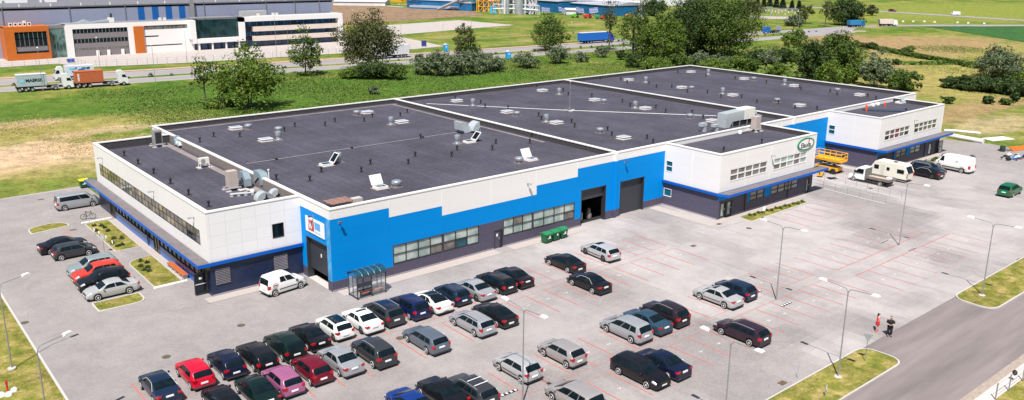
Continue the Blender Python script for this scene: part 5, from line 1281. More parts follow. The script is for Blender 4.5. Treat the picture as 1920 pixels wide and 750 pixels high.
# by the far end of the office wing
hvac_box(296, 274, .95, 1.1, 1.75, ZR1, 'grey air-conditioning unit with dark coil near the far end of the left roof', grille='f', mt=mat('unit_grey', (0.3, 0.29, 0.28), .5))
p = G(335, 274, ZR1); t = thing('roof_duct', 'small stepped pair of galvanised ducts behind the far air-conditioning unit', 'duct', (p.x, p.y, ZR1), R(-95), gm)
q = MB(); q.box(-1.2, -.5, -.35, .35, .45, 1.15, GBLUE); arc_duct(q, Vector((-.5, 0, .0)), .8, .6, .25, GBLUE, ang0=90, ang1=160); arc_duct(q, Vector((.5, .1, -.1)), .7, .55, .3, GLT, ang0=20, ang1=150); q.build('duct_bend', t)
p = G(383, 314, ZR1); t = thing('air_conditioner', 'small white fan unit on a stand in the middle of the left roof', 'roof unit', (p.x, p.y, ZR1), R(0), gm)
q = MB(); q.box(-.55, .55, -.2, .2, .5, 1.15, CREAML); q.build('casing', t)
q = MB(); q.lathe([(.24, -.02), (.24, .0), (.10, .01)], (-.15, -.215, .82), GALV, 16, axis=1); q.build('fan_guard', t)
q = MB()
for sx in (-.5, .5):
    for sy in (-.35, .35): q.box(sx-.03, sx+.03, sy-.03, sy+.03, 0, .5, CAPW)
    q.box(sx-.03, sx+.03, -.38, .38, .46, .498, CAPW)
q.build('stand', t); q = MB(); q.box(-.8, -.4, -.5, .5, 0, .08, INSU); q.box(.4, .9, -.5, .5, 0, .08, INSU); q.build('paving_slab', t)
# the large group at the near end
hvac_box(436, 356, .98, .9, 1.7, ZR1, 'tall cream air-conditioning cabinet beside the big bent ducts', rz=0)
p = G(462, 352, ZR1)
t = thing('roof_duct', 'large angled galvanised duct rising beside the cream cabinet', 'duct', (p.x, p.y, ZR1), R(0), gm); t.scale = (.88, .88, .84)
q = MB(); prof = [(-1.7, .3), (-1.7, 1.35), (-1.2, 2.0), (.1, 2.0), (.95, 1.25), (.95, .35), (.35, .35), (.35, .95), (-.1, 1.3), (-.7, 1.3), (-1.1, .3)]
q.extrude([(-u*.72, z) for u, z in prof], 0, -.38, .38, GBLUE); q.build('duct_bend', t)
p = G(492, 348, ZR1); t = thing('roof_duct', 'large rounded galvanised duct against the parapet, right of the angled duct', 'duct', (p.x, p.y, ZR1), R(0), gm); t.scale = (.88, .88, .86)
q = MB(); n_ = 10; out_ = [(-1.35, .9)]+[(-.1+1.0*math.sin(R(k*90/n_)), .75+1.0*math.cos(R(k*90/n_))) for k in range(n_+1)]+[(.9, .3), (.35, .3)]+[(-.1+.4*math.sin(R(90-k*90/n_)), .7+.4*math.cos(R(90-k*90/n_))) for k in range(n_+1)]+[(-1.35, .2)]
out_[0] = (-1.35, 1.75)
q.extrude([(-u, z) for u, z in out_], 0, -.45, .45, GBLUE); q.build('duct_bend', t, smooth=30)
p = G(449, 366, ZR1); t = thing('insulated_pipes', 'pale insulated pipes on blocks in front of the bent ducts', 'pipes', (p.x, p.y, ZR1), 0, gm); t.scale = (.8, .8, .8)
q = MB(); q.tube([(-1.2, 0, .3), (.3, -.5, .3), (1.5, -.9, .3)], .12, GLT, 8); q.tube([(-1.0, .3, .25), (.6, -.1, .25), (1.4, .5, .25)], .10, INSU, 8); q.tube([(.4, .9, .3), (1.2, .6, .45), (1.6, .2, .3)], .16, INSU, 8); q.lathe([(.25, 0), (.28, .2), (.2, .4), (.02, .42)], (1.7, -.1, .1), CAPW, 12); q.build('pipe_run', t, smooth=40)
for k in range(4): q = MB(); q.box(-1.2+k*.8, -.9+k*.8, -.3-k*.25, .1-k*.25, 0, .14, INSU); q.build('block', t)
for px, py, lb in ((490, 376, 'chrome-like bent air outlet at the front edge of the left roof'), (514, 369, 'smaller rounded air outlet right of the bent air outlet at the roof edge')):
    p = G(px, py, ZR1); t = thing('air_outlet', lb, 'duct', (p.x, p.y, ZR1), R(0), gm)
    q = MB(); s_ = 1 if px < 500 else .85
    arc_duct(q, Vector((.2, 0, .1)), .9*s_, .62*s_, .18, GLT, ang0=0, ang1=100)
    if px < 500: arc_duct(q, Vector((.55, 0, .1)), .9, .5, .12, GALV, ang0=80, ang1=180)
    q.build('outlet_bend', t, smooth=30)
p = G(505, 345, ZR1); t = thing('flue_pipe', 'thin white flue pipe by the sunlit parapet', 'pipe', (p.x, p.y, ZR1), 0, gm); q = MB(); q.tube([(0, 0, 0), (0, 0, 1.5)], .07, CAPW, 8); q.lathe([(.12, 1.5), (.12, 1.6), (.03, 1.62)], (0, 0, 0), CAPW, 8); q.build('flue', t)
# pair of round-backed ducts on roof A near the joint
p = G(866, 249, ZR); t = thing('roof_duct', 'light grey duct bend with curved back on the first main roof near its right joint', 'duct', (p.x, p.y, ZR), R(180), gm)
q = MB(); arc_duct(q, Vector((.6, 0, 0)), 1.6, 1.1, .5, GLT, ang0=95, ang1=5); q.build('duct_bend', t, smooth=30)
p = G(886, 248, ZR); t = thing('roof_duct', 'open-mouthed duct bend right beside the curved duct bend', 'duct', (p.x, p.y, ZR), R(0), gm)
q = MB(); arc_duct(q, Vector((.8, 0, .3)), 1.4, .9, .3, GLT, ang0=0, ang1=85); q.build('duct_bend', t, smooth=30); q = MB(); q.box(.1, 1.0, -.6, .6, .05, .3, GBLUE); q.build('base', t)
# big air handler on roof B
p = G(1352, 239, ZR); t = thing('air_handler', 'long grey air handling unit with a cream end box on the middle main roof', 'roof unit', (p.x, p.y, ZR), R(0), gm)
q = MB(); q.extrude([(0, 0), (0, 2.0), (-.0+4.4, 2.15), (4.4, .75), (1.6, .75), (1.0, 0)], 1, -.75, .75, GLT); q.build('main_duct', t)
q = MB(); q.box(4.42, 6.9, -.8, .8, .75, 2.3, CREAML); q.build('casing', t)
q = MB(); arc_duct(q, Vector((7.0, 0, 1.2)), 1.2, .6, .1, GLT, ang0=60, ang1=180); q.lathe([(.5, 0), (.85, .25), (.85, .45), (.3, .6)], (8.0, -.3, .5), GALV, 16); q.lathe([(.22, 0), (.22, .6)], (7.7, -.8, 0), CAPW, 12); q.build('outlet_bend', t, smooth=35)
q = MB(); q.box(1.7, 6.8, -.65, .65, .0, .5, BLACK)
for x in (1.7, 3.4, 5.2, 6.8): 
    q.box(x-.05, x+.05, -.75, -.65, 0, .75, GALV)
q.build('stand', t)
for px, py, lb, s_ in ((1317, 247, 'small galvanised hooded duct left of the air handler', 1.0), (1340, 246, 'low hooded duct just before the air handler', .8)):
    p = G(px, py, ZR); t = thing('roof_duct', lb, 'duct', (p.x, p.y, ZR), R(0), gm); q = MB(); q.box(-.1, .45, -.3, .3, 0, .8*s_, GLT); q.box(-.5, .5, -.35, .35, .8*s_, 1.25*s_, GLT); q.build('hood', t)
hvac_box(1416, 246, 1.0, .9, 1.75, ZR2, 'cream air-conditioning cabinet on the roof of the middle wing', rz=0)
p = G(1392, 251, ZR2); t = thing('insulated_pipes', 'short run of pale pipes left of the cabinet on the middle wing', 'pipes', (p.x, p.y, ZR2), 0, gm); q = MB(); q.tube([(-.6, 0, .3), (2.2, 0, .3)], .1, INSU, 8); q.lathe([(.28, 0), (.3, .3), (.1, .5)], (-.6, 0, .1), CAPW, 10); q.tube([(0, 0, .3), (0, 0, 1.3)], .03, GALV, 6); q.build('pipe_run', t, smooth=40)
# things on the right wing roof
ORG = mat('warning_orange', (0.75, 0.08, 0.02), .6)
p = G(1624, 208, ZR2); t = thing('gas_bottle', 'orange-red cylinder standing on the right wing roof', 'gas bottle', (p.x, p.y, ZR2), 0); q = MB(); q.lathe([(.16, 0), (.17, .05), (.17, .8), (.12, .92), (.05, 1.0), (.05, 1.1)], (0, 0, 0), ORG, 12); q.build('cylinder', t, smooth=40)
p = G(1659, 200, ZR2); tag_o = MB(); tag_o.lathe([(.15, 0), (.15, .6), (.08, .75)], (0, 0, 0), ORG, 10); o = tag_o.build('gas_bottle', loc=(p.x, p.y, ZR2)); tag(o, 'smaller pinkish-red cylinder behind the pipe rack on the right wing roof', 'gas bottle')
p = G(1658, 208, ZR2); t = thing('pipe_stack', 'dark blue-grey pipes lying on the right wing roof', 'pipes', (p.x, p.y, ZR2), R(-48), None); q = MB()
for k in range(4): q.tube([(-3.2, -.5+k*.35, .12), (3.2, -.5+k*.35, .12)], .09, mat('pipe_blue_grey', (0.03, 0.05, 0.08), .4), 8)
q.build('pipe', t)
p = G(1695, 194, ZR2); t = thing('roof_hatch', 'light blue-grey lid leaning up on the right wing roof', 'hatch', (p.x, p.y, ZR2), 0); q = MB(); q.box(-.7, .7, -.1, .0, .0, 1.2, GLT, Matrix.Rotation(R(-25), 4, 'X')); q.build('lid', t); q = MB(); q.box(-.7, .7, 0.05, 1.2, 0, .25, CAPW); q.build('kerb', t)
for i, (px, py) in enumerate(((1637, 199), (1646, 197), (1585, 207))):
    p = G(px, py, ZR2); q = MB(); q.lathe([(.28, 0), (.3, .25), (.2, .4), (.03, .42)], (0, 0, 0), CAPW, 12); tag(q.build('plastic_bucket', loc=(p.x, p.y, ZR2)), ['white bucket left of the pair on the right wing roof', 'white bucket nearest the red cylinders on the right wing roof', 'white bucket near the left edge of the right wing roof'][i], 'bucket', 'buckets on the right wing roof')
q = MB(); p = G(627, 383, ZR)
RUSTG = mat('rusty_grating', (0.35, 0.20, 0.16), .8, var=.2, scale=6)
p = G(624, 380, ZR+.5); t = thing('grating', 'pinkish metal grating lying on the front corner of the near roof', 'grating', (p.x+.2, p.y+.3, ZR+.02), 0)
for sx, sy in ((-.5, -.7), (-.5, .8), (1.6, -.7), (1.6, .8)): q0 = MB(); q0.box(sx, sx+.08, sy, sy+.08, 0, .42, RUSTG); q0.build('leg', t)
t.location.z = ZR+.0; GZ = .42
for k in range(7): q.box(-.6, 1.7, -.75+k*.25, -.62+k*.25, GZ+.002, GZ+.07, RUSTG)
for x in (-.6, .15, .9, 1.6): q.box(x, x+.1, -.8, .9, GZ+.072, GZ+.11, RUSTG)
q.build('bars', t); q = MB(); q.box(1.9, 2.9, -.5, .2, 0, .5, INSU); q.build('slab', t)

# ================================================================== SMALL THINGS IN THE YARD
def lamp(px, py, heads, h, label, rz, base=True, group='tall lamps in the parking lot', p=None, arm=1.75, thin=1.0, gp_=True):
    p = p or G(px, py); t = thing('street_lamp', label, 'street lamp', (p.x, p.y, 0), R(rz), group)
    q = MB(); q.tube([(0, 0, 0), (0, 0, h*.35), (0, 0, h)], .065*thin, POLE, 8, r2=.04*thin); q.build('pole', t, smooth=40)
    for s in heads:
        q = MB(); pts = [(0, 0, h-.02)]+[(s*arm*.18*(1-math.cos(a)), 0, h+.45*math.sin(a)) for a in (R(30), R(60), R(90))]+[(s*arm*.6, 0, h+.50), (s*arm, 0, h+.55)]
        q.tube(pts, .032*thin, POLE, 6); q.build('arm', t, smooth=50)
        q = MB(); x0 = s*arm; q.extrude([(x0-s*.05, h+.50), (x0+s*.1, h+.63), (x0+s*.48, h+.65), (x0+s*.62, h+.58), (x0+s*.58, h+.50)], 1, -.13, .13, LAMPW); q.build('lamp_head', t, smooth=30)
    if base:
        q = MB(); q.lathe([(.30, 0), (.30, .12), (.22, .16)], (0, 0, 0), INSU, 12); q.build('base', t)
    return t
lamp(1571, 708, (-1, 1), 6.75, 'double-headed lamp on the lower right grass verge beside the walkers', -6+96)
lamp(1686, 460, (-1, 1), 6.75, 'double-headed lamp in the middle of the open right-hand bays', 90, base=False)
lamp(1841, 555, (-1, 1), 6.75, 'double-headed lamp on the grass verge at the far right', 90)
p = G(1468, 433, 6.75); p.z = 0; lamp(0, 0, (-1, 1), 6.75, 'double-headed lamp standing left of the red bay lines, beside a striped floor marker', 90, base=False, p=p)
pL = G(22.7, 692)
lamp(0, 0, (1,), 6.4, 'single-headed lamp on the left grass verge, its base in view', 20, p=pL)
pL2 = G(70, 663, 6.4); pL2.z = 0
lamp(0, 0, (1,), 6.4, 'single-headed lamp at the bottom left corner', 20, p=pL2, base=False)
pc = G(982, 590, 6.75); pc.z = 0; lamp(0, 0, (-1, 1), 6.75, 'double-headed lamp in front of the silver hatchback at the bottom centre', 90, p=pc, base=False)
pd = G(1370, 651, 6.75); pd.z = 0; lamp(0, 0, (-1, 1), 6.75, 'double-headed lamp right of the midnight blue saloon at the bottom', 90, p=pd, base=False)

# smoking shelter
p0 = G(669.5, 563.5); pA = G(650, 551); pB = G(714, 551)
t = thing('glass_shelter', 'dark framed glass shelter with curved roof and orange-brown bench by the blue wall', 'shelter', (p0.x+.1, p0.y+.05, 0), 0)
Wd, Dp, Hh = 3.0, 1.55, 2.25
FR2 = mat('shelter_frame', (0.035, 0.04, 0.05), .4); GLC = mat('shelter_glass', (0.55, 0.62, 0.64), .05, alpha=.22, spec=.8); GLT2 = mat('shelter_roof_glass', (0.01, 0.055, 0.07), .15, alpha=.80, spec=.5)
q = MB()
for x in (0, Wd/2, Wd): q.box(x-.04, x+.04, -.04, .04, 0, 2.1, FR2); q.box(x-.04, x+.04, Dp-.04, Dp+.04, 0, 2.1, FR2)
for x in (0, Wd): q.box(x-.03, x+.03, .045, Dp-.045, .12, .20, FR2); q.box(x-.03, x+.03, Dp/2-.03, Dp/2+.03, .205, 2.1, FR2)
for y in (0, Dp):
    for a, c in ((.045, Wd/2-.045), (Wd/2+.045, Wd-.045)): q.box(a, c, y-.03, y+.03, .12, .20, FR2); q.box(a, c, y-.03, y+.03, .75 if y else 2.02, .80 if y else 2.08, FR2)
q.box(.045, Wd/2, -.03, .03, 1.15, 1.55, FR2)
q.build('frame', t)
q = MB(); n_ = 10; ar = [(Dp/2-(Dp/2+.12)*math.cos(R(180*i/n_)), 2.1+.42*math.sin(R(180*i/n_))) for i in range(n_+1)]
vs = [(-.1, y, z) for y, z in ar]+[(Wd+.1, y, z) for y, z in ar]; q.add(vs, [(i, i+1, n_+2+i, n_+1+i) for i in range(n_)], GLT2); rf = q.build('roof', t, smooth=60)
q = MB()
for k in range(6): q.tube([(-.1+k*(Wd+.2)/5, y, z+.02) for y, z in ar], .016, FR2 if k in (0, 5) else GALV, 5)
for (y, z) in (ar[0], ar[-1], ar[5]): q.tube([(-.1, y, z), (Wd+.1, y, z)], .035, FR2, 6)
q.build('rib', rf)
q = MB(); q.quad((.05, Dp, .2), (Wd-.05, Dp, .2), (Wd-.05, Dp, 2.0), (.05, Dp, 2.0), GLC); q.quad((0, .05, .2), (0, Dp-.05, .2), (0, Dp-.05, 2.0), (0, .05, 2.0), GLC); q.quad((Wd, .05, .2), (Wd, Dp-.05, .2), (Wd, Dp-.05, 2.0), (Wd, .05, 2.0), GLC); q.quad((Wd/2+.05, 0, .2), (Wd-.05, 0, .2), (Wd-.05, 0, 2), (Wd/2+.05, 0, 2), GLC); q.build('pane', t)
q = MB(); q.box(.5, 1.45, .18, .58, .42, .47, WOODR); q.box(1.6, 2.8, .18, .58, .42, .47, WOODR); q.box(.55, .6, .2, .55, 0, .42, FR2); q.box(2.65, 2.7, .2, .55, 0, .42, FR2); q.box(1.5, 1.55, .2, .55, 0, .44, FR2); q.build('bench', t)

# wheeled bins
def bin4(px, py, rz, label, lid, group='green wheeled bins', body=None):
    p = G(px, py); t = thing('wheeled_bin', label, 'bin', (p.x, p.y, 0), R(rz), group)
    t.scale = (.78, .9, .95); q = MB(); lo = [(-.55, -.38), (.55, -.38), (.55, .38), (-.55, .38)]; hi = [(-.66, -.50), (.66, -.50), (.66, .50), (-.66, .50)]
    q.add([(x, y, .18) for x, y in lo]+[(x, y, 1.12) for x, y in hi], [(3, 2, 1, 0), (0, 1, 5, 4), (1, 2, 6, 5), (2, 3, 7, 6), (3, 0, 4, 7), (4, 5, 6, 7)], body or GREENBIN)
    for k in range(5): q.box(-.5+k*.25-.02, -.5+k*.25+.02, -.49, -.43, .35, 1.0, body or GREENBIN)
    q.build('tub', t)
    q = MB(); n_ = 6; pr = [(-.54, 1.13)]+[(-.54+1.1*i/n_, 1.16+.16*math.sin(R(180*(i+.6)/(n_+1.5)))) for i in range(n_+1)]+[(.56, 1.13)]; q.extrude(pr, 0, -.71, .71, lid); q.box(-.72, .72, -.60, -.545, 1.10, 1.17, lid); q.build('lid', t)
    q = MB(); q.box(-.02, .22, -.518, -.49, .70, .98, PLATE); q.box(-.28, .30, -.518, -.49, .60, .68, PLATE) if 'middle' not in label else None; q.build('notice', t)
    for sx in (-.42, .42):
        for sy in (-.3, .3): q = MB(); q.lathe([(.06, -.03), (.10, -.02), (.10, .02), (.06, .03)], (sx, sy, .10), BLACK, 12, axis=1); q.build('wheel', t)
    return t
bin4(1024.5, 455, 3, 'leftmost of the three green wheeled bins by the window wall', GREENLID)
bin4(1039, 450.5, 3, 'middle one of the three green wheeled bins by the window wall', GREENLID)
bin4(1053.5, 446, 3, 'rightmost of the three green wheeled bins by the window wall', GREENLID)
bin4(157.5, 352, 0, 'green wheeled bin with a yellow lid beyond the silver minibus', mat('lid_yellow', (0.75, 0.62, 0.02), .5))

# yellow scissor lift
p = G(1560, 326); t = thing('scissor_lift', 'yellow scissor lift with railed platform between the two front wings', 'scissor lift', (p.x-2.0, p.y+1.6, 0), R(-35+0), None)
t.location = (G(1553, 322).x, G(1553, 322).y, 0); t.rotation_euler = (0, 0, R(-90))
q = MB(); q.box(-1.7, 1.7, -.85, .85, .45, .95, YELLOW); q.build('chassis', t)
for sx in (-1.2, 1.2):
    for sy in (-.92, .92): q = MB(); q.lathe([(.30, -.15), (.42, -.12), (.42, .12), (.30, .15)], (sx, sy, .42), BLACK, 18, axis=1); q.build('wheel', t)
q = MB()
for sy in (-.6, .6):
    for z0 in (.95, 1.35):
        q.tube([(-1.5, sy, z0), (1.5, sy, z0+.4)], .07, BLACK, 5); q.tube([(1.5, sy, z0), (-1.5, sy, z0+.4)], .07, BLACK, 5)
q.build('scissor_arms', t)
q = MB(); q.box(-2.3, 2.3, -.9, .9, 1.85, 2.05, YELLOW); q.box(-2.3, 2.3, -.92, -.86, 2.05, 2.25, YELLOW); q.box(-2.3, 2.3, .86, .92, 2.05, 2.25, YELLOW); q.build('platform', t)
q = MB()
for z in (2.6, 3.1):
    for sy in (-.88, .88): q.tube([(-2.28, sy, z), (2.28, sy, z)], .045, YELLOW, 6)
    for sx in (-2.28, 2.28): q.tube([(sx, -.88, z), (sx, .88, z)], .045, YELLOW, 6)
for k in range(6):
    for sy in (-.88, .88): q.tube([(-2.28+k*.912, sy, 2.05), (-2.28+k*.912, sy, 3.1)], .045, YELLOW, 6)
q.build('guard_rail', t)
q = MB(); q.box(2.0, 2.25, -.5, 0, 2.6, 2.95, BLACK); q.build('control_box', t)
p = G(1538, 331); t = thing('pallet_truck', 'small yellow machine with black base beside the scissor lift', 'machine', (p.x, p.y, 0), R(20)); q = MB(); q.box(-.6, .5, -.35, .35, .2, .75, YELLOW); q.build('casing', t); q = MB(); q.box(-.5, 1.4, -.3, -.1, .05, .2, BLACK); q.box(-.5, 1.4, .1, .3, .05, .2, BLACK); q.build('fork', t); q = MB(); q.tube([(-.6, 0, .4), (-.9, 0, 1.2)], .04, BLACK, 6); q.build('handle', t)
# dark pallet
p = G(1560, 335); t = thing('pallet', 'dark pallet lying below the scissor lift', 'pallet', (p.x, p.y, 0), R(-30)); q = MB()
for k in range(5): q.box(-.6+k*.26, -.45+k*.26, -.4, .4, .11, .14, BLACK)
for y in (-.35, 0, .35): q.box(-.6, .62, y-.05, y+.05, 0, .11, BLACK)
q.build('boards', t)

# flatbed truck (nose up-left)
def xf(*pts): return pts
p = G(1440+655/3, 250+305/3)      # rear-left wheel
t = thing('flatbed_truck', 'white flatbed pickup truck with a dusty open bed beside the caravan', 'truck', (p.x+1.0, p.y+1.2+.9, 0), R(90), None)
fb = CarShape(dict(TYPES['van'])) 
def cabshape():
    q = MB(); W_ = 1.0
    prof = [(.95, .45), (.95, 2.05), (1.15, 2.18), (1.9, 2.18), (2.15, 2.05), (2.75, 1.32), (3.15, 1.15), (3.35, .95), (3.38, .40)]
    vs = []; 
    for (x, z) in prof:
        tw = 1.0 if z < 1.3 else 1.0-.12*(z-1.3)/.9
        fr = 1.0 if x < 2.9 else .90
        for s_ in (-1, 1): vs.append((x, s_*W_*tw*fr, z))
    n = len(prof); fs = [tuple(range(0, 2*n, 2)), tuple(reversed(range(1, 2*n, 2)))]+[(2*i, 2*i+1, 2*((i+1) % n)+1, 2*((i+1) % n)) for i in range(n)]
    q.add(vs, fs, P_('white')); return q
cabshape().build('cab', t)
q = MB(); q.quad((2.20, -.85, 2.0), (2.20, .85, 2.0), (2.72, .90, 1.37), (2.72, -.90, 1.37), GLASSD); [q.v.__setitem__(i, (q.v[i][0]+.025, q.v[i][1], q.v[i][2]+.02)) for i in range(4)]; q.build('windscreen', t)
for s_ in (-1, 1):
    q = MB(); pts = [(1.15, s_*.935, 1.95), (1.95, s_*.93, 1.95), (2.5, s_*1.01, 1.36), (1.15, s_*1.012, 1.32)]; q.poly(pts, GLASSD); q.build('side_window', t)
    q = MB(); q.box(2.3, 2.45, s_*1.02 if s_ > 0 else -1.22, 1.22 if s_ > 0 else -1.02, 1.35, 1.7, BLACK); q.build('door_mirror', t)
q = MB(); q.box(.935, .945, -.8, .8, 1.25, 1.95, mat('mesh_guard', (0.16, 0.17, 0.16), .7)); q.box(.90, .934, -.95, .95, 1.0, 2.1, MATS['mesh_guard']); q.build('headboard', t)
DUSTY = mat('dusty_boards', (0.45, 0.36, 0.29), .9, var=.25, scale=2); SIDEB = mat('dropside', (0.17, 0.145, 0.14), .6, var=.2, scale=3)
q = MB(); q.box(-2.6, .88, -1.0, 1.0, .80, .88, DUSTY); q.build('bed', t)
q = MB(); 
for a, c, y0, y1 in ((-2.6, .88, -1.06, -1.002), (-2.6, .88, 1.002, 1.06), (-2.66, -2.602, -1.06, 1.06)): q.box(a, c, y0, y1, .78, 1.16, SIDEB)
q.build('dropside', t)
q = MB(); q.box(-2.5, 2.6, -.5, .5, .42, .78, BLACK); q.build('chassis', t)
for x in (-1.35, 2.55):
    for s_ in (-1, 1):
        w = part('wheel', car_meshes('suv')['wheel'], t, (x, s_*.95, .36), (0, 0, 0 if s_ < 0 else math.pi)); part('rim', car_meshes('suv')['rim'], w)
# caravan
p = G(1690, 343); t = thing('caravan', 'cream touring caravan parked beside the flatbed truck', 'caravan', (G(1678, 341).x+1.1, G(1678, 341).y+1.1, 0), R(90), None)
CRM = mat('caravan_cream', (0.76, 0.73, 0.62), .35, var=.04)
q = MB(); prof = [(-2.6, .55), (-2.65, 1.5), (-2.15, 2.45), (-1.9, 2.55), (1.9, 2.6), (2.15, 2.5), (2.75, 1.5), (2.65, .55)]; n = len(prof); vs = []
for (x, z) in prof:
    for s_, w_2 in ((-1, 1.08), (1, 1.08)): vs.append((x, s_*(w_2-(.06 if z > 2.2 else 0)), z))
q.add(vs, [tuple(range(0, 2*n, 2)), tuple(reversed(range(1, 2*n, 2)))]+[(2*i, 2*i+1, 2*((i+1) % n)+1, 2*((i+1) % n)) for i in range(n)], CRM)
q.build('body', t)
for a, c, z0, z1 in ((-2.2, -1.2, 1.35, 1.9), (-.1, .35, 1.45, 1.9), (1.5, 2.2, 1.4, 2.0)):
    q = MB(); q.box(a, c, 1.082, 1.10, z0, z1, FRAME); q.box(a+.05, c-.05, 1.101, 1.108, z0+.05, z1-.05, GLASSD); q.build('window', t)
q = MB(); q.add([(-2.70, -.8, 1.42), (-2.70, .8, 1.42), (-2.27, .8, 2.3), (-2.27, -.8, 2.3)], [(0, 1, 2, 3)], GLASSD); q.build('rear_window', t)
q = MB(); q.box(.6, 1.2, 1.082, 1.095, .7, 2.2, mat('caravan_door', (0.70, 0.67, 0.58), .4)); q.build('door', t)
q = MB(); q.box(-2.69, -2.62, .9, 1.05, .8, 1.4, TAILR); q.box(-2.69, -2.62, -1.05, -.9, .8, 1.4, TAILR); q.build('tail_light', t)
q = MB(); q.box(-.6, -.1, -.3, .2, 2.59, 2.68, FRAME); q.build('roof_hatch', t)
q = MB(); q.tube([(2.65, 0, .5), (3.7, 0, .5)], .06, BLACK, 6); q.box(2.6, 3.2, -.6, .6, .42, .5, BLACK); q.build('drawbar', t)
for s_ in (-1, 1): w = part('wheel', car_meshes('sedan')['wheel'], t, (-.3, s_*.98, .32), (0, 0, 0 if s_ < 0 else math.pi)); part('rim', car_meshes('sedan')['rim'], w)

# two parallel low mesh fences beside the middle wing
def low_fence(a, b_, h, n, label, rail=PLATE, grp='low site fences'):
    t = thing('site_fence', label, 'fence', (a.x, a.y, 0), 0, grp); d = b_-a
    for i in range(n+1):
        q = MB(); x = d*i/n; q.tube([x, x+Vector((0, 0, h))], .025, POLE, 5); q.build('post', t)
    q = MB(); q.tube([Vector((0, 0, .08)), d+Vector((0, 0, .08))], .03, rail, 5); q.build('base_rail', t)
    q = MB()
    for z in (h, h*.55): q.tube([Vector((0, 0, z)), d+Vector((0, 0, z))], .015, POLE, 4)
    q.build('top_wire', t)
low_fence(G(1440+245/3, 250+297/3), G(1440+660/3, 250+400/3), 1.05, 6, 'low fence with a thick white base rail, nearer the camera, beside the middle wing')
low_fence(G(1440+262/3, 250+247/3), G(1440+750/3, 250+370/3), 1.05, 8, 'low fence with a white base rail, the farther one, below the flatbed truck')

# reserved-parking sign posts and other signs
def sign_post(px, py, h, w, hh, label, face, colr=PLATE, rz=0, cat='sign', tri=False, grp=None):
    p = G(px, py); t = thing('sign_post', label, cat, (p.x, p.y, 0), R(rz), grp); q = MB(); q.tube([(0, 0, 0), (0, 0, h)], .028, POLE, 6); q.build('post', t)
    q = MB()
    if tri: q.extrude([(-w/2, h), (w/2, h), (0, h-hh)], 1, -.05, -.03, face)
    else: q.box(-w/2, w/2, -.05, -.03, h-hh, h, face)
    q.build('sign_plate', t); return t
sign_post(1440+545/3, 500+537/3, 2.4, .75, .68, 'give way triangle sign on the grass verge near the walkers', GALV, tri=True, rz=-60)
sign_post(1440+168/3, 250+205/3+350-350, 1.9, .35, .5, 'x', PLATE) if False else None
sign_post(1430.5, 412, 1.7, .42, .55, 'small white sign at the end of the planting bed by the middle wing', PLATE, rz=-10)
sign_post(1703, 331, 1.7, .42, .55, 'small white sign in front of the right wing planting bed', PLATE, rz=-10)
sign_post(196, 474, 2.1, .45, .6, 'thin sign post with pale blue plate between the parked cars and the lawn', GLT, rz=-60)
for i, (px, py) in enumerate(((178.5, 441), (187.5, 446.5), (200.5, 455), (212.5, 465))):
    sign_post(px, py, .85, .22, .32, ['first', 'second', 'third', 'fourth'][i]+' small white marker plate from the far end along the entrance lawn', PLATE, rz=-70, cat='marker', grp='marker plates along the entrance lawn')
p = G(1495, 710); t = thing('young_tree', 'thin staked sapling on the lower right grass verge', 'sapling', (p.x, p.y, .1), 0); q = MB(); q.tube([(0, 0, 0), (.03, 0, 1.3)], .018, GALV, 5); q.build('stake', t)
p = G(1547, 746); t = thing('marker_post', 'short green-white marker post on the verge at the bottom edge', 'post', (p.x, p.y, .1), 0); q = MB(); q.box(-.05, .05, -.03, .03, 0, 1.0, GALV); q.build('post', t); q = MB(); q.box(-.052, .052, -.04, -.032, .6, .95, PLATE); q.build('plate', t)
# roadside posts with cable, bottom right
t = None
for i, (px, py) in enumerate(((1866, 750), (1891, 733), (1917, 714))):
    p = G(px, py); t = thing('fence_post', ['roadside fence post nearest the bottom edge', 'middle roadside fence post at the bottom right', 'roadside fence post at the right picture edge'][i], 'post', (p.x, p.y, 0), 0, 'roadside fence posts'); q = MB(); q.tube([(0, 0, 0), (0, 0, 1.35)], .045, POLE, 7); q.build('post', t)
    if i: q = MB(); q.tube([(0, 0, 1.25), (pp_.x-p.x, pp_.y-p.y, 1.2)], .012, POLE, 4); q.tube([(0, 0, .7), (pp_.x-p.x, pp_.y-p.y, .65)], .012, POLE, 4); q.build('cable', t)
    pp_ = p
p = G(1900, 715); t = thing('hanging_bag', 'small dark bag hanging beside the roadside fence', 'bag', (p.x, p.y, .5), 0); q = MB(); q.lathe([(.05, 0), (.16, .1), (.18, .3), (.08, .42)], (0, 0, 0), BLACK, 9); q.build('bag', t, smooth=60)
# hydrant with white stones
p = G(15, 737); t = thing('fire_hydrant', 'red fire hydrant on the left verge', 'hydrant', (p.x, p.y, 0), 0)
HR = mat('hydrant_red', (0.55, 0.03, 0.01), .5); q = MB(); q.lathe([(.10, 0), (.07, .05), (.065, .75), (.09, .78), (.09, .95), (.05, 1.02)], (0, 0, 0), HR, 12); q.build('column', t, smooth=40); q = MB(); q.lathe([(.04, 0), (.05, .12)], (0, 0, .85), CAPW, 8, axis=0); q.build('cap', t)
for i, (dx, dy, s_) in enumerate(((-.45, -.1, .30), (.0, -.35, .26), (.40, .15, .26))):
    q = MB(); q.lathe([(s_, -.02), (s_*.95, .12), (s_*.6, .22), (.02, .25)], (0, 0, 0), mat('white_stone', (0.78, 0.76, 0.74), .9, var=.08), 9); tag(q.build('white_stone', loc=(p.x+dx, p.y+dy, 0), smooth=60), 'white painted stone at the foot of the fire hydrant', 'stone', 'white stones round the hydrant')
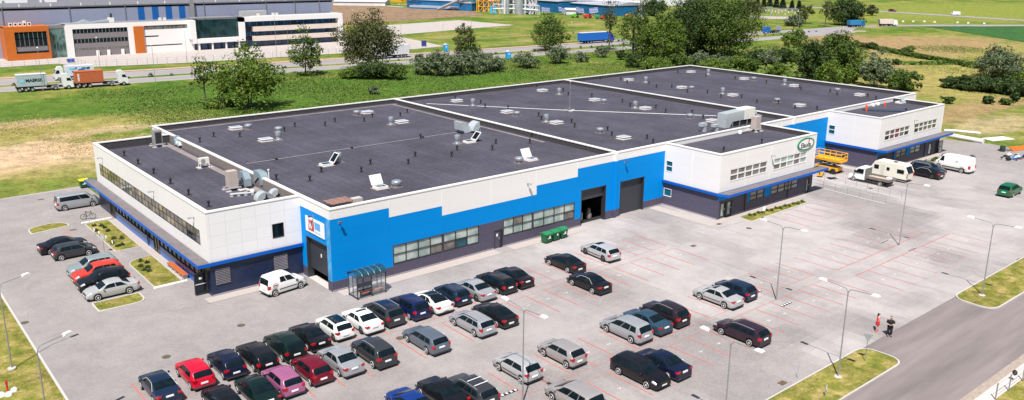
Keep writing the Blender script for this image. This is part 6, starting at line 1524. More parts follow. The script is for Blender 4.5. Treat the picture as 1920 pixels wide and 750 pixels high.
# bench by the blue glazing
t = thing('bench', 'long orange-red slatted bench by the blue glazing', 'bench', (-9.55, 14.1, 0), R(90)); q = MB()
for k in range(4): q.box(-2.3, 2.3, -.28+k*.15, -.16+k*.15, .43, .48, WOODR)
q.build('seat', t)
for k in range(5): q = MB(); q.box(-2.1+k*1.05-.05, -2.1+k*1.05+.05, -.25, .27, 0, .43, CONC); q.build('leg', t)
# cobbled edging rows
for (ax, ay, bx, by, lb) in ((-12.6, 11.35, -9.4, 11.45, 'row of white cobbles at the near end of the bench lawn'), (-12.7, 37.1, -9.3, 37.3, 'row of white cobbles at the far end of the long lawn')):
    q = MB(); n_ = 15; rnd = random.Random(5)
    for i in range(n_):
        f_ = i/n_; x, y = ax+(bx-ax)*f_, ay+(by-ay)*f_; q.lathe([(.13, -.02), (.12, .08), (.06, .12)], (x+rnd.uniform(-.02, .02), y+rnd.uniform(-.04, .04), 0), MATS['white_stone'], 7)
    tag(q.build('cobble_edging'), lb, 'edging', 'cobble edgings')
# bicycle at the far end of the lawn
p = G(166, 411); t = thing('bicycle', 'dark bicycle leaning at the far end of the long lawn', 'bicycle', (p.x, p.y, .0), R(-20))
for x in (-.5, .5):
    q = MB(); pts = [(x+.33*math.cos(R(a)), 0, .34+.33*math.sin(R(a))) for a in range(0, 361, 24)]; q.tube(pts, .03, BLACK, 5, cap=False); w = q.build('wheel', t)
    q = MB(); 
    for a in range(0, 180, 45): q.tube([(x+.3*math.cos(R(a)), 0, .34+.3*math.sin(R(a))), (x-.3*math.cos(R(a)), 0, .34-.3*math.sin(R(a)))], .008, GALV, 3)
    q.build('spokes', w)
q = MB()
for a, c in (((-.5, 0, .34), (-.1, 0, .34)), ((-.5, 0, .34), (-.2, 0, .85)), ((-.1, 0, .34), (-.22, 0, .9)), ((-.1, 0, .34), (.35, 0, .85)), ((-.2, 0, .85), (.35, 0, .88)), ((.5, 0, .34), (.34, 0, .95))): q.tube([a, c], .025, BLACK, 5)
q.build('frame', t); q = MB(); q.box(-.35, -.1, -.06, .06, .92, .97, BLACK); q.build('saddle', t); q = MB(); q.tube([(.32, -.28, 1.0), (.36, 0, .97), (.32, .28, 1.0)], .02, BLACK, 5); q.build('handlebar', t)

# clutter at the right: boards, roll, heaps
p = G(1899, 261); q = MB(); q.box(-2.6, 2.6, -1.2, 1.2, .0, .12, CAPW); o = q.build('board', loc=(G(1871, 261).x, G(1871, 261).y, .02)); o.rotation_euler = (0, 0, R(-20)); tag(o, 'large white board lying on the grass beyond the yard', 'board')
a, b_ = G(1778, 257), G(1843, 269); q = MB(); q.tube([a+Vector((0, 0, .35)), b_+Vector((0, 0, .35))], .42, mat('roll_white', (0.66, 0.64, 0.62), .8, var=.1), 12); tag(q.build('long_roll', smooth=40), 'long pale roll lying on the edge of the yard', 'roll')
a, b_ = G(1770, 246), G(1838, 251); q = MB(); q.tube([a+Vector((0, 0, .15)), a.lerp(b_, .4)+Vector((0, .5, .2)), b_+Vector((0, 0, .12))], .22, CAPW, 8); tag(q.build('white_sheet', smooth=40), 'long white sheet rolled in the grass behind the pale roll', 'sheet')
p = G(1879, 284); t = thing('dark_barrel', 'dark green barrel at the back corner of the yard', 'barrel', (p.x, p.y, 0), 0); q = MB(); q.lathe([(.38, 0), (.42, .3), (.42, .8), (.38, .95), (.05, .96)], (0, 0, 0), mat('barrel_dark', (0.02, 0.04, 0.03), .6), 14); q.build('barrel', t, smooth=40)
p = G(1908, 281); t = thing('orange_barrier', 'stack of orange barrier boards at the right edge', 'barrier', (p.x, p.y, 0), R(-20)); q = MB()
for k in range(3): q.box(-1.8+.2*k, 2.2, -.6+k*.45, -.3+k*.45, .05+.12*k, .30+.1*k, mat('barrier_orange', (0.75, 0.20, 0.03), .6))
q.build('board', t); q = MB(); q.box(-3.8, -1.9, -.3, .7, 0, .25, SIDEB); q.build('base', t)
p = G(1905, 297); t = thing('rubbish_heap', 'heap of red, white and blue scraps on the yard at the right edge', 'rubbish', (p.x, p.y, 0), 0); rnd = random.Random(9); q = MB()
for k in range(26):
    M = Matrix.Translation((rnd.gauss(0, 1.1), rnd.gauss(0, .7), rnd.uniform(.05, .5))) @ Matrix.Rotation(rnd.uniform(0, 3), 4, 'Z') @ Matrix.Rotation(rnd.uniform(-.5, .5), 4, 'X'); s_ = rnd.uniform(.12, .38)
    q.box(-s_, s_, -s_*.7, s_*.7, -s_*.4, s_*.4, rnd.choice([HR, PLATE, P_('blue'), BLACK, mat('scrap_blue', (0.1, 0.35, 0.7), .6), CAPW]), M)
q.build('scraps', t)
for (px, py, lb, s_) in ((1887, 294, 'black flat bag left of the rubbish heap', 1), (1770, 292, 'black bag beside the open door', .8)):
    p = G(px, py); q = MB(); q.lathe([(.5*s_, 0), (.55*s_, .1), (.35*s_, .28), (.05, .32)], (0, 0, 0), BLACK, 9); tag(q.build('black_bag', loc=(p.x, p.y, 0), smooth=60), lb, 'bag')
p = G(1824, 294); t = thing('bicycle', 'dark bicycle lying flat behind the white panel van', 'bicycle', (p.x, p.y, 0.05), R(30)); 
for x in (-.5, .5): q = MB(); q.tube([(x+.33*math.cos(R(a)), .33*math.sin(R(a)), .05) for a in range(0, 361, 30)], .035, BLACK, 5, cap=False); q.build('wheel', t)
q = MB(); q.tube([(-.5, 0, .05), (0, .3, .1), (.5, 0, .05), (-.1, -.1, .08), (-.5, 0, .05)], .035, BLACK, 5); q.build('frame', t)
p = G(1093, 402); t = thing('trolley', 'white trolley standing in the open vehicle door', 'trolley', (33.0, 1.3, .01), R(0)); q = MB(); q.box(-.4, .4, -.5, .5, .35, .42, CAPW); q.box(-.42, -.38, -.5, .5, .425, 1.25, CAPW); q.box(.38, .42, -.5, .5, .425, 1.25, CAPW); q.build('frame', t)
for sx in (-.35, .35):
    for sy in (-.4, .4): q = MB(); q.lathe([(.10, -.03), (.16, 0), (.10, .03)], (sx, sy, .17), BLACK, 10, axis=1); q.build('wheel', t)
p = Vector((35.2, 1.5, .01)); t = thing('floor_machine', 'dark machine standing inside the open vehicle door', 'machine', p, R(20)); q = MB(); q.lathe([(.35, 0), (.38, .4), (.28, .7), (.2, 1.2), (.05, 1.3)], (0, 0, .1), SIDEB, 12); q.build('casing', t, smooth=40); q = MB(); q.lathe([(.3, -.05), (.3, .05)], (-.3, 0, .3), BLACK, 14, axis=1); q.build('wheel', t)
# small planting in the beds
def shrublet(p, r, h, mt, seed, n=90):
    rg = np.random.default_rng(seed); c = rg.normal(0, 1, (n, 3)); c /= np.linalg.norm(c, axis=1)[:, None]; c *= rg.uniform(.4, 1, (n, 1)); c[:, 2] = np.abs(c[:, 2]); c *= [r, r, h]
    d = rg.normal(0, 1, (n, 2, 3)); d /= np.linalg.norm(d, axis=2)[:, :, None]; s_ = r*.22
    v = np.stack([c-d[:, 0]*s_, c+d[:, 1]*s_, c+d[:, 0]*s_, c-d[:, 1]*s_], 1).reshape(-1, 3)
    me = bpy.data.meshes.new('small_shrub'); me.from_pydata(v.tolist(), [], [(4*i, 4*i+1, 4*i+2, 4*i+3) for i in range(n)]); me.materials.append(mt); o = bpy.data.objects.new('small_shrub', me); C.objects.link(o); o.location = p; return o
rnd = random.Random(4)
spots = [(177, 424), (190, 424), (203, 434), (214, 448), (228, 448), (221, 462), (229, 460), (182, 433), (211, 457), (197, 428)]
for i, (px, py) in enumerate(spots):
    o = shrublet(G(px, py, .03), .30, .35, LEAF['dark'], i); tag(o, 'low dark shrub planted in the long entrance lawn', 'shrub', 'low shrubs in the long entrance lawn')
for i, (px, py) in enumerate([(264, 490), (276, 493), (264, 500), (277, 502), (271, 507), (280, 509)]):
    o = shrublet(G(px, py, .03), .30, .35, LEAF['dark'], 20+i); tag(o, 'low dark shrub planted in the bench lawn', 'shrub', 'low shrubs in the bench lawn')
for i in range(13):
    px = 1406+i*8.2; py = 404-i*2.1+(i % 2)*2; o = shrublet(G(px, py, .03), .30, .35, LEAF['mid'], 40+i); tag(o, 'low round shrub in the bed along the middle wing', 'shrub', 'low shrubs along the middle wing')
for i in range(8):
    o = shrublet(Vector((89.5+i*1.7, -10.8+(i % 2)*.3, .03)), .45, .45, LEAF['bright'], 60+i); tag(o, 'yellow-green shrub in the bed along the right wing', 'shrub', 'shrubs along the right wing')
# ================================================================== PEOPLE
SKIN = mat('skin', (0.55, 0.32, 0.24), .5, var=.05); HAIR = mat('hair_dark', (0.02, 0.014, 0.012), .6)
def skin_body(name, joints, edges, mat_, parent, sub_=2, root=0):
    me = bpy.data.meshes.new(name); me.from_pydata([j[0] for j in joints], edges, []); o = bpy.data.objects.new(name, me); C.objects.link(o)
    m_ = o.modifiers.new('s', 'SKIN'); m_.use_smooth_shade = True; o.data.skin_vertices[0].data
    for i, j in enumerate(joints):
        rr = j[1]; o.data.skin_vertices[0].data[i].radius = (rr, rr) if not isinstance(rr, tuple) else rr
    o.data.skin_vertices[0].data[root].use_root = True
    ms = o.modifiers.new('d', 'SUBSURF'); ms.levels = sub_; ms.render_levels = sub_
    dg = bpy.context.evaluated_depsgraph_get(); dg.update(); me2 = bpy.data.meshes.new_from_object(o.evaluated_get(dg)); bpy.data.objects.remove(o)
    me2.materials.clear(); me2.materials.append(mat_); o2 = bpy.data.objects.new(name, me2); C.objects.link(o2); o2.parent = parent; return o2
def person(p, rz, label, man):
    t = thing('person', label, 'person', p, R(rz), None)
    k = 1.0 if man else .93
    # joints (x forward, y left)
    J = [((0, 0, .95), .13 if man else .115), ((0, 0, 1.15), .12 if man else .095), ((0, 0, 1.38), .145 if man else .12), ((.01, 0, 1.50), .06), ((.03, 0, 1.60), .055),
         ((.05, 0, 1.68), .095), ((.06, 0, 1.76), .09)]
    E_ = [(0, 1), (1, 2), (2, 3), (3, 4), (4, 5), (5, 6)]
    def limb(st, pts):
        prev = st
        for q_ in pts: J.append(q_); E_.append((prev, len(J)-1)); prev = len(J)-1
        return prev
    limb(0, [((0.0, .10, .86), .095), ((.06 if man else .12, .11, .50), .062), ((-.02, .12, .10), .042), ((.10, .13, .05), .038)])
    limb(0, [((0.0, -.10, .86), .095), ((.02 if man else -.04, -.12, .50), .062), ((.0 if man else -.16, -.13, .10), .042), ((.12 if man else -.05, -.14, .05), .038)])
    if man:    # arms bent, hands together in front
        hL = limb(2, [((.0, .21, 1.40), .06), ((.05, .27, 1.13), .05), ((.26, .10, 1.12), .036), ((.33, .04, 1.14), .036)])
        hR = limb(2, [((.0, -.21, 1.40), .06), ((.05, -.27, 1.13), .05), ((.26, -.10, 1.10), .036), ((.33, -.03, 1.12), .036)])
    else:
        hL = limb(2, [((.0, .18, 1.38), .05), ((-.02, .22, 1.12), .04), ((.10, .22, .90), .03), ((.12, .22, .82), .032)])
        hR = limb(2, [((.0, -.18, 1.38), .05), ((-.05, -.22, 1.12), .04), ((-.10, -.22, .88), .03), ((-.10, -.22, .80), .032)])
    J = [((a[0]*k, a[1]*k, a[2]*k), r*k) for a, r in J]
    body = skin_body('body', J, E_, SKIN, t)
    # fingers: five short chains on each hand
    for nm, h_ in (('hand', hL), ('hand', hR)):
        base = Vector(J[h_][0]); d = Vector((1, 0, 0)) if man else Vector((.1, 0, -1)); side = Vector((0, 1, 0)) if man else Vector((1, 0, 0))
        q = MB()
        for f in range(4):
            o_ = base+side*(-.03+.02*f); L_ = (.065, .075, .07, .055)[f]; q.tube([o_, o_+d*L_*.6, o_+d*L_+Vector((0, 0, -.015 if man else 0))], .009, SKIN, 5)
        q.tube([base+side*.03-d*.02, base+side*.055+d*.02], .010, SKIN, 5); q.build(nm, body)
    # face, hair
    hc = Vector((.06, 0, 1.72))*k; q = MB()
    q.lathe([(.02, -.0), (.014, .03)], (hc.x+.085*k, 0, hc.z-.01), SKIN, 6, axis=0); q.build('nose', body)
    q = MB(); [q.box(hc.x+.080*k, hc.x+.092*k, s_*.035-.012, s_*.035+.012, hc.z+.01, hc.z+.022, BLACK) for s_ in (-1, 1)]; q.build('eye', body)
    q = MB(); q.box(hc.x+.078*k, hc.x+.09*k, -.022, .022, hc.z-.05, hc.z-.04, TAILR); q.build('mouth', body)
    q = MB(); [q.lathe([(.02, -.01), (.022, .01)], (hc.x, s_*.098*k, hc.z), SKIN, 6, axis=1) for s_ in (-1, 1)]; q.build('ear', body)
    hj = [((.03*k, 0, 1.76*k), .112*k), ((-.02*k, 0, 1.72*k), .105*k)]
    he = [(0, 1)]
    if not man: hj += [((-.06*k, 0, 1.60*k), .075*k), ((-.08*k, 0, 1.44*k), .05*k)]; he += [(1, 2), (2, 3)]
    skin_body('hair', hj, he, HAIR, t, 2)
    if man:
        CL = mat('black_clothes', (0.012, 0.012, 0.014), .8)
        skin_body('shirt', [(J[1][0], .20), (J[2][0], .205), ((0, .21, 1.40), .11), ((.04, .28, 1.16), .095), ((0, -.21, 1.40), .11), ((.04, -.28, 1.16), .095), ((0, 0, .92), .19)], [(0, 1), (1, 2), (2, 3), (1, 4), (4, 5), (0, 6)], CL, t)
        skin_body('trousers', [((0, 0, .95), .18), ((0, .10, .82), .145), ((.06, .11, .50), .11), ((-.02, .12, .12), .085), ((0, -.10, .82), .145), ((.02, -.12, .50), .11), ((0, -.13, .12), .085)], [(0, 1), (1, 2), (2, 3), (0, 4), (4, 5), (5, 6)], CL, t)
        q = MB(); q.lathe([(.165, .82), (.175, .95), (.165, 1.12), (.19, 1.30), (.18, 1.42), (.10, 1.49), (.065, 1.53)], (0, 0, 0), CL, 18); so_ = q.build('shirt_front', t, smooth=60); so_.scale = (.92, 1.08, 1)
        for s_, x in ((1, -.02), (-1, 0)): q = MB(); q.box(x-.08, x+.20, s_*.125-.05, s_*.125+.05, 0, .09, BLACK); q.build('shoe', t)
    else:
        DR = mat('red_dress', (0.70, 0.02, 0.06), .6, var=.3, scale=12)
        q = MB(); n_ = 14; pr = [(.17, .62), (.19, .75), (.165, .95), (.125, 1.10), (.15, 1.28), (.13, 1.38), (.05, 1.40)]
        q.lathe([(r*1.05, z*k) for r, z in pr], (0, 0, 0), DR, 16); d_ = q.build('dress', t, smooth=60); d_.scale = (.85, 1, 1)
        for s_, x in ((1, -.02), (-1, -.15)): q = MB(); q.box(x-.07, x+.16, s_*.12-.04, s_*.12+.04, 0, .06, HR); q.build('shoe', t)
        q = MB(); q.box(-.22, -.04, -.30, -.18, .72, .98, HR); q.build('handbag', t)
    return t
pm_ = G(1667, 630); pw_ = G(1644, 621)
person((pm_.x, pm_.y, 0), -150, 'man in black shirt and trousers standing with his arms folded in front', True)
person((pw_.x, pw_.y, 0), -40, 'woman with dark hair in a red dress walking beside a man in black', False)
# ================================================================== TREES AND SHRUBS
def leaves(n_clump, per, rx, ry, rz_, cz, leaf, seed, shell=.55, droop=0.0, clump_r=None, gaps=.15):
    rg = np.random.default_rng(seed)
    d = rg.normal(0, 1, (n_clump, 3)); d /= np.linalg.norm(d, axis=1)[:, None]
    rad = rg.uniform(shell, 1.0, n_clump)**.8
    # uneven outline: lobes
    ph = rg.uniform(0, 6.28, 6); az = np.arctan2(d[:, 1], d[:, 0])
    lob = 1+.14*np.sin(2*az+ph[0])+.12*np.sin(3*az+ph[1]+2*d[:, 2])+.10*np.sin(5*az+ph[2]+3*d[:, 2]); rad = rad*lob
    c = d*rad[:, None]*[rx, ry, rz_]
    c[:, :2] *= (1-.25*np.clip(c[:, 2:3]/rz_, 0, 1))
    cr = clump_r or max(rx, rz_)*.27
    crs = cr*rg.uniform(.55, 1.3, n_clump)
    k = n_clump*per
    ci = np.repeat(np.arange(n_clump), per)
    e = rg.normal(0, 1, (k, 3)); e /= np.linalg.norm(e, axis=1)[:, None]; e *= rg.uniform(.25, 1, (k, 1))**.5
    p = c[ci]+e*crs[ci][:, None]*[1, 1, .75]
    p[:, 2] += cz-droop*np.linalg.norm(p[:, :2], axis=1)
    nrm = e+rg.normal(0, .45, (k, 3))+[0, 0, .35]; nrm /= np.linalg.norm(nrm, axis=1)[:, None]
    a = np.cross(nrm, rg.normal(0, 1, (k, 3))); a /= np.linalg.norm(a, axis=1)[:, None]; b = np.cross(nrm, a)
    s = leaf*rg.uniform(.6, 1.4, (k, 1))
    v = np.stack([p-a*s, p+b*s*.55, p+a*s, p-b*s*.55], 1).reshape(-1, 3)
    v[:, 2] = np.maximum(v[:, 2], .02)
    return v, c+[0, 0, cz]
def quads_mesh(name, v, mt):
    n = len(v)//4; me = bpy.data.meshes.new(name); me.vertices.add(4*n); me.vertices.foreach_set('co', v.astype(np.float32).ravel())
    me.loops.add(4*n); me.loops.foreach_set('vertex_index', np.arange(4*n, dtype=np.int32)); me.polygons.add(n)
    me.polygons.foreach_set('loop_start', np.arange(0, 4*n, 4, dtype=np.int32)); me.polygons.foreach_set('loop_total', np.full(n, 4, dtype=np.int32))
    me.materials.append(mt); me.update(calc_edges=True); me.validate(); return me
TREE_N = [0]
def tree(px, py, top, hwpx, kind, label, trunks=1, base_frac=.25, dens=1.0, leaf=.30, cat='tree', name='tree', group=None, pos=None, h=None, r=None, open_=.4, aspect=None, lean=0):
    TREE_N[0] += 1; seed = 100+TREE_N[0]*7
    p = pos or G(px, py); H_ = h or HGT(p, top); rad = (r or hwpx*MPP(p))*1.25; H_ *= 1.04
    t = thing(name, label, cat, (p.x, p.y, -.05), 0, group)
    rg = random.Random(seed)
    cz0 = H_*max(0, base_frac-.08); rz_ = (H_-cz0)/2*.94; cz = cz0+rz_*1.02
    n_c = int(46*dens*max(1, (rad/3.5))**1.2)
    v, cc = leaves(n_c, int(46*dens), rad*.88, rad*.88, rz_*.95, cz, leaf, seed, shell=open_)
    o = bpy.data.objects.new('crown', quads_mesh('crown', v, LEAF[kind])); C.objects.link(o); o.parent = t
    q = MB(); tr = max(.10, H_*.016)
    for k in range(trunks):
        ox, oy = (0, 0) if trunks == 1 else (rg.uniform(-.5, .5)*rad*.35, rg.uniform(-.5, .5)*rad*.35)
        pts = [Vector((ox, oy, 0)), Vector((ox*1.2+rg.uniform(-.15, .15), oy*1.2, H_*.3)), Vector((ox*1.6+rg.uniform(-.3, .3), oy*1.5, H_*.62)), Vector((ox*1.9+rg.uniform(-.4, .4), oy*1.6, H_*.88))]
        q.tube(pts, [tr, tr*.8, tr*.5, tr*.15], BARK, 7)
    idx = list(range(len(cc))); rg.shuffle(idx)
    for i in idx[:14]:
        c = Vector(cc[i]); z0 = max(H_*.18, min(c.z*.75, H_*.6)); st = Vector((c.x*.08, c.y*.08, z0)); mid_ = st.lerp(c, .5)+Vector((0, 0, -.1*c.length*.3))
        q.tube([st, mid_, c], [tr*.42, tr*.25, tr*.08], BARK, 5)
    q.build('trunk', t, smooth=60)
    return t
gt = 'trees beyond the factory'
tree(386, 194, 96, 27, 'mid', 'thin open tree left of the large bushy tree at the upper left', base_frac=.28, dens=.62, open_=.25)
tree(420, 203, 118, 14, 'mid', 'slender leaning young tree between the thin tree and the bushy tree', base_frac=.35, dens=.4, open_=.2)
tree(472, 203, 84, 64, 'bright', 'wide open bushy tree in front of the far white offices', trunks=4, base_frac=.04, dens=1.0, open_=.15)
tree(573, 141, 52, 33, 'mid', 'medium tree with gappy crown right of the wide bushy tree', base_frac=.12, dens=.8)
tree(692, 130, 26, 52, 'olive', 'large rounded grey-green willow in the upper left centre', base_frac=.12, dens=1.35, leaf=.28)
tree(870, 98, 46, 23, 'olive', 'small brownish tree in front of the pale concrete pad', base_frac=.15, dens=.75)
tree(1030, 96, 28, 36, 'mid', 'dark tree left of the long blue truck', base_frac=.12, dens=.9)
tree(1142, 95, -14, 13, 'olive', 'tall narrow brownish poplar behind the blue truck cab', base_frac=.2, dens=.7, open_=.1)
tree(1186, 108, 6, 30, 'mid', 'loose mid-green tree just right of the blue truck', base_frac=.2, dens=.8, trunks=2)
tree(1196, 98, -18, 22, 'olive', 'tall thin brownish tree rising behind the loose mid-green tree', base_frac=.35, dens=.5, open_=.1)
tree(1237, 122, 26, 40, 'bright', 'bright green bushy tree in front of the tallest dark trees', trunks=3, base_frac=.1, dens=1.1)
tree(1236, 106, 10, 24, 'dark', 'dark tree behind the bright green bushy tree', base_frac=.3, dens=.7)
tree(1290, 104, -12, 48, 'dark', 'big dark tree, left one of the tallest pair', trunks=3, base_frac=.18, dens=1.3)
tree(1346, 104, -14, 62, 'mid', 'biggest broad tree of the row, right one of the tallest pair', trunks=3, base_frac=.12, dens=1.5)
tree(1487, 108, 52, 23, 'bright', 'small tree with a bare trunk and round crown by the far road', base_frac=.4, dens=.8)
tree(1563, 150, 56, 42, 'mid', 'dense tree beyond the back corner of the factory', base_frac=.08, dens=1.4, trunks=2)
tree(1522, 152, 72, 30, 'dark', 'darker tree at the left of the dense back-corner tree', base_frac=.05, dens=1.2)
tree(1560, 160, 112, 30, 'bright', 'bright undergrowth at the foot of the dense back-corner tree', base_frac=.02, dens=.8, cat='shrub', name='shrub')
tree(1638, 164, 96, 27, 'willow', 'pale silvery willow right of the dense back-corner tree', base_frac=.06, dens=1.2)
tree(1692, 170, 128, 24, 'mid', 'round dark green tree at the right end of the back-corner group', base_frac=.05, dens=1.3)
tree(1870, 146, 90, 36, 'willow', 'large grey-green willow standing alone at the right', base_frac=.08, dens=1.3)
tree(1316, 100, 8, 34, 'dark', 'dark inner tree filling the gap between the tallest pair', base_frac=.1, dens=1.2)
tree(1262, 112, 34, 26, 'mid', 'mid-green tree between the bright bushy tree and the tallest pair', base_frac=.08, dens=1.0)
tree(1215, 118, 48, 24, 'mid', 'low leafy tree left of the bright bushy tree', base_frac=.05, dens=1.0)
tree(1602, 156, 112, 22, 'bright', 'yellow-green tree between the dense back-corner tree and the pale willow', base_frac=.05, dens=.8, open_=.2)
tree(1420, 116, 92, 20, 'dark', 'low dark tree left of the small round-crowned tree', base_frac=.02, dens=.9)
tree(1228, 30, -4, 20, 'dark', 'dark tree in front of the far plant, above the bright bushy tree', base_frac=.05, dens=.9, leaf=.42)
tree(1395, 34, -6, 26, 'olive', 'grey-brown tree left of the far power station', base_frac=.05, dens=.9, leaf=.42)
tree(1510, 44, 8, 14, 'olive', 'round tree in the meadow by the far power station', base_frac=.25, dens=.7, leaf=.42)
tree(1547, 50, -4, 13, 'olive', 'leaning thin tree in the far meadow', base_frac=.3, dens=.5, leaf=.42, open_=.1)
tree(1586, 47, -4, 27, 'dark', 'broad dark tree behind the blue dump truck', base_frac=.04, dens=1.2, leaf=.42)
tree(1634, 29, 10, 12, 'olive', 'small round bush-like tree by the back road', base_frac=.05, dens=.7, leaf=.42)
tree(1490, 49, 27, 16, 'willow', 'bluish willow bush by the far lamp', base_frac=.03, dens=.8, leaf=.42)
for i, (px, py, tp, hw) in enumerate([(1420, 14, -4, 5), (1432, 13, -4, 5), (1443, 12, -4, 6), (1455, 14, -4, 6), (1467, 16, -2, 8), (1484, 20, 2, 6), (1497, 21, 6, 5)]):
    p = G(px, py); H_ = max(6, HGT(p, tp)); t = thing('conifer', 'dark conifer in the row behind the far power station' if i < 6 else 'dark conifer at the right end of the row behind the power station', 'conifer', (p.x, p.y, 0), 0, 'conifers behind the power station' if i < 6 else None)
    rg = np.random.default_rng(i); n = 700; z = rg.uniform(.06, 1, n)*H_; rr = (1-z/H_)*hw*MPP(p)*rg.uniform(.5, 1, n); a = rg.uniform(0, 6.28, n); c = np.stack([rr*np.cos(a), rr*np.sin(a), z], 1); d1 = rg.normal(0, 1, (n, 3))*.5; d2 = rg.normal(0, 1, (n, 3))*.4
    v = np.stack([c-d1, c+d2, c+d1, c-d2], 1).reshape(-1, 3); v[:, 2] = np.maximum(v[:, 2], .02); o = bpy.data.objects.new('crown', quads_mesh('crown', v, LEAF['conifer'])); C.objects.link(o); o.parent = t
    q = MB(); q.tube([(0, 0, 0), (0, 0, H_*.9)], [.2, .04], BARK, 6); q.build('trunk', t)
# shrubs
def shrub(px, py, top, hwpx, kind, label, dens=1.0, grp=None, leaf=.26): return tree(px, py, top, hwpx, kind, label, base_frac=.0, dens=dens, leaf=leaf, cat='shrub', name='shrub', group=grp, open_=.3)
gw = 'pale willow shrubs of the long hedge'
for i, (px, py, tp, hw) in enumerate([(797, 140, 98, 22), (828, 142, 94, 26), (858, 140, 94, 26), (888, 137, 92, 28), (916, 134, 98, 24), (935, 130, 108, 12)]):
    shrub(px, py, tp, hw, 'willow', 'pale willow shrub of the long hedge beyond the first roof', 1.1, gw)
shrub(985, 127, 98, 24, 'willow', 'pale willow shrub right of the long hedge, by the blue cabin', 1.0)
shrub(1046, 119, 84, 22, 'willow', 'pale willow shrub at the foot of the dark tree', 1.0)
shrub(1090, 116, 95, 14, 'willow', 'small pale shrub between two larger ones in front of the blue truck', .8)
shrub(1129, 107, 80, 14, 'willow', 'upright pale shrub in front of the blue truck', .8)
shrub(1163, 112, 92, 9, 'dark', 'small dark shrub right of the blue truck', .7)
shrub(880, 100, 86, 22, 'dark', 'dark shrub behind the long willow hedge', .8)
for i, (px, py, tp, hw, k) in enumerate([(705, 147, 113, 34, 'dark'), (740, 148, 120, 26, 'mid'), (668, 146, 124, 22, 'bright'), (650, 146, 130, 14, 'bright')]):
    shrub(px, py, tp, hw, k, ['dark shrub at the foot of the large willow', 'mid-green shrub right of the dark shrub under the large willow', 'bright shrub left of the dark shrub under the large willow', 'low bright shrub at the left edge of the growth under the large willow'][i], 1.0)
for i, (px, py, tp, hw, k) in enumerate([(1195, 126, 100, 22, 'dark'), (1228, 132, 108, 26, 'bright'), (1275, 128, 100, 22, 'mid'), (1310, 126, 98, 24, 'willow'), (1350, 127, 100, 22, 'willow'), (1382, 128, 104, 20, 'bright'), (1410, 132, 108, 18, 'mid'), (1440, 122, 92, 20, 'willow'), (1462, 120, 88, 18, 'dark'), (1480, 118, 92, 16, 'mid'), (1455, 140, 118, 18, 'bright'), (1340, 132, 112, 30, 'bright')]):
    shrub(px, py, tp, hw, k, 'shrub in the thicket under the tall tree row', 1.0, 'shrubs in the thicket under the tall tree row')
shrub(700, 176, 162, 12, 'willow', 'small greyish bush in the meadow behind the first roof', .6)
shrub(414, 200, 186, 30, 'bright', 'low growth at the foot of the wide bushy tree', .8)
gh = 'shrubs in the dark hedge at the right'
for i, (px, py, tp, hw) in enumerate([(1790, 165, 142, 18), (1815, 168, 142, 22), (1842, 171, 144, 24), (1870, 174, 146, 24), (1898, 177, 148, 24), (1925, 181, 150, 22)]):
    shrub(px, py, tp, hw*1.15, 'dark', 'dark shrub of the dense hedge at the right', 1.5, gh)
shrub(1903, 150, 132, 24, 'bright', 'bright shrub behind the dense right hedge', .8)
shrub(1903, 190, 172, 9, 'dark', 'small dark bush in front of the dense right hedge', .7); shrub(1851, 194, 178, 10, 'dark', 'dark bush left of the small one in front of the right hedge', .8)
shrub(1777, 194, 180, 11, 'mid', 'lone bush in the dry grass beyond the right wing', .7); shrub(1885, 196, 184, 10, 'mid', 'low mid-green bush in the dry grass at the far right', .7)
gd = 'shrubs along the ditch in the dry field'
for i, (px, py, tp, hw, k) in enumerate([(1608, 90, 76, 14, 'dark'), (1630, 91, 78, 14, 'dark'), (1703, 101, 84, 13, 'mid'), (1690, 99, 92, 8, 'dark')]):
    shrub(px, py, tp, hw, k, 'shrub growing along the ditch in the dry field', .8, gd)
shrub(1680, 121, 110, 8, 'dark', 'small lone bush below the ditch', .6)
# green strip of tall growth along the ditch, hedge foot and meadow: uncountable growth
rg = np.random.default_rng(77)
def tufts(name, pts, w, h, mt, seed, label):
    r_ = np.random.default_rng(seed); n = len(pts); a = r_.uniform(0, 6.28, n); s = w*r_.uniform(.5, 1.5, n); hh = h*r_.uniform(.4, 1.4, n); ln = r_.normal(0, .9, (n, 2))*hh[:, None]
    p = np.concatenate([pts, np.zeros((n, 1))-.04], 1); d = np.stack([np.cos(a)*s, np.sin(a)*s, np.zeros(n)], 1); u = np.stack([ln[:, 0], ln[:, 1], hh], 1)
    v = np.stack([p-d, p+d, p+d*.7+u, p-d*.7+u*.9], 1).reshape(-1, 3); o = bpy.data.objects.new(name, quads_mesh(name, v, mt)); C.objects.link(o); return tag(o, label, 'grass', kind='stuff')
def in_poly(n, poly, seed):
    r_ = np.random.default_rng(seed); P = np.array(poly); lo, hi = P.min(0), P.max(0); out = []
    q = r_.uniform(lo, hi, (n, 2)); ins = np.zeros(n, bool); j = len(P)-1
    for i in range(len(P)):
        c = ((P[i, 1] > q[:, 1]) != (P[j, 1] > q[:, 1])) & (q[:, 0] < (P[j, 0]-P[i, 0])*(q[:, 1]-P[i, 1])/(P[j, 1]-P[i, 1]+1e-9)+P[i, 0]); ins ^= c; j = i
    return q[ins]
def jit(p, s, seed): return p+np.random.default_rng(seed+50).normal(0, s, p.shape)
def clumpy(pts, sc, keep, seed):
    r_ = np.random.default_rng(seed); k = r_.uniform(-1, 1, (6, 2))*sc; ph = r_.uniform(0, 6.28, 6); f = sum(np.sin(pts@k[i]+ph[i]) for i in range(6)); return pts[f > keep]
mead = [(30, 70), (14, 95), (14, 152), (85, 144), (190, 133), (215, 128), (170, 70), (120, 52), (36, 52)]
tufts('meadow_grass', jit(clumpy(in_poly(230000, mead, 1), .3, -.2, 1), 3.5, 1), .09, .20, LEAF['grassy'], 2, 'long green grass of the meadow behind the factory')
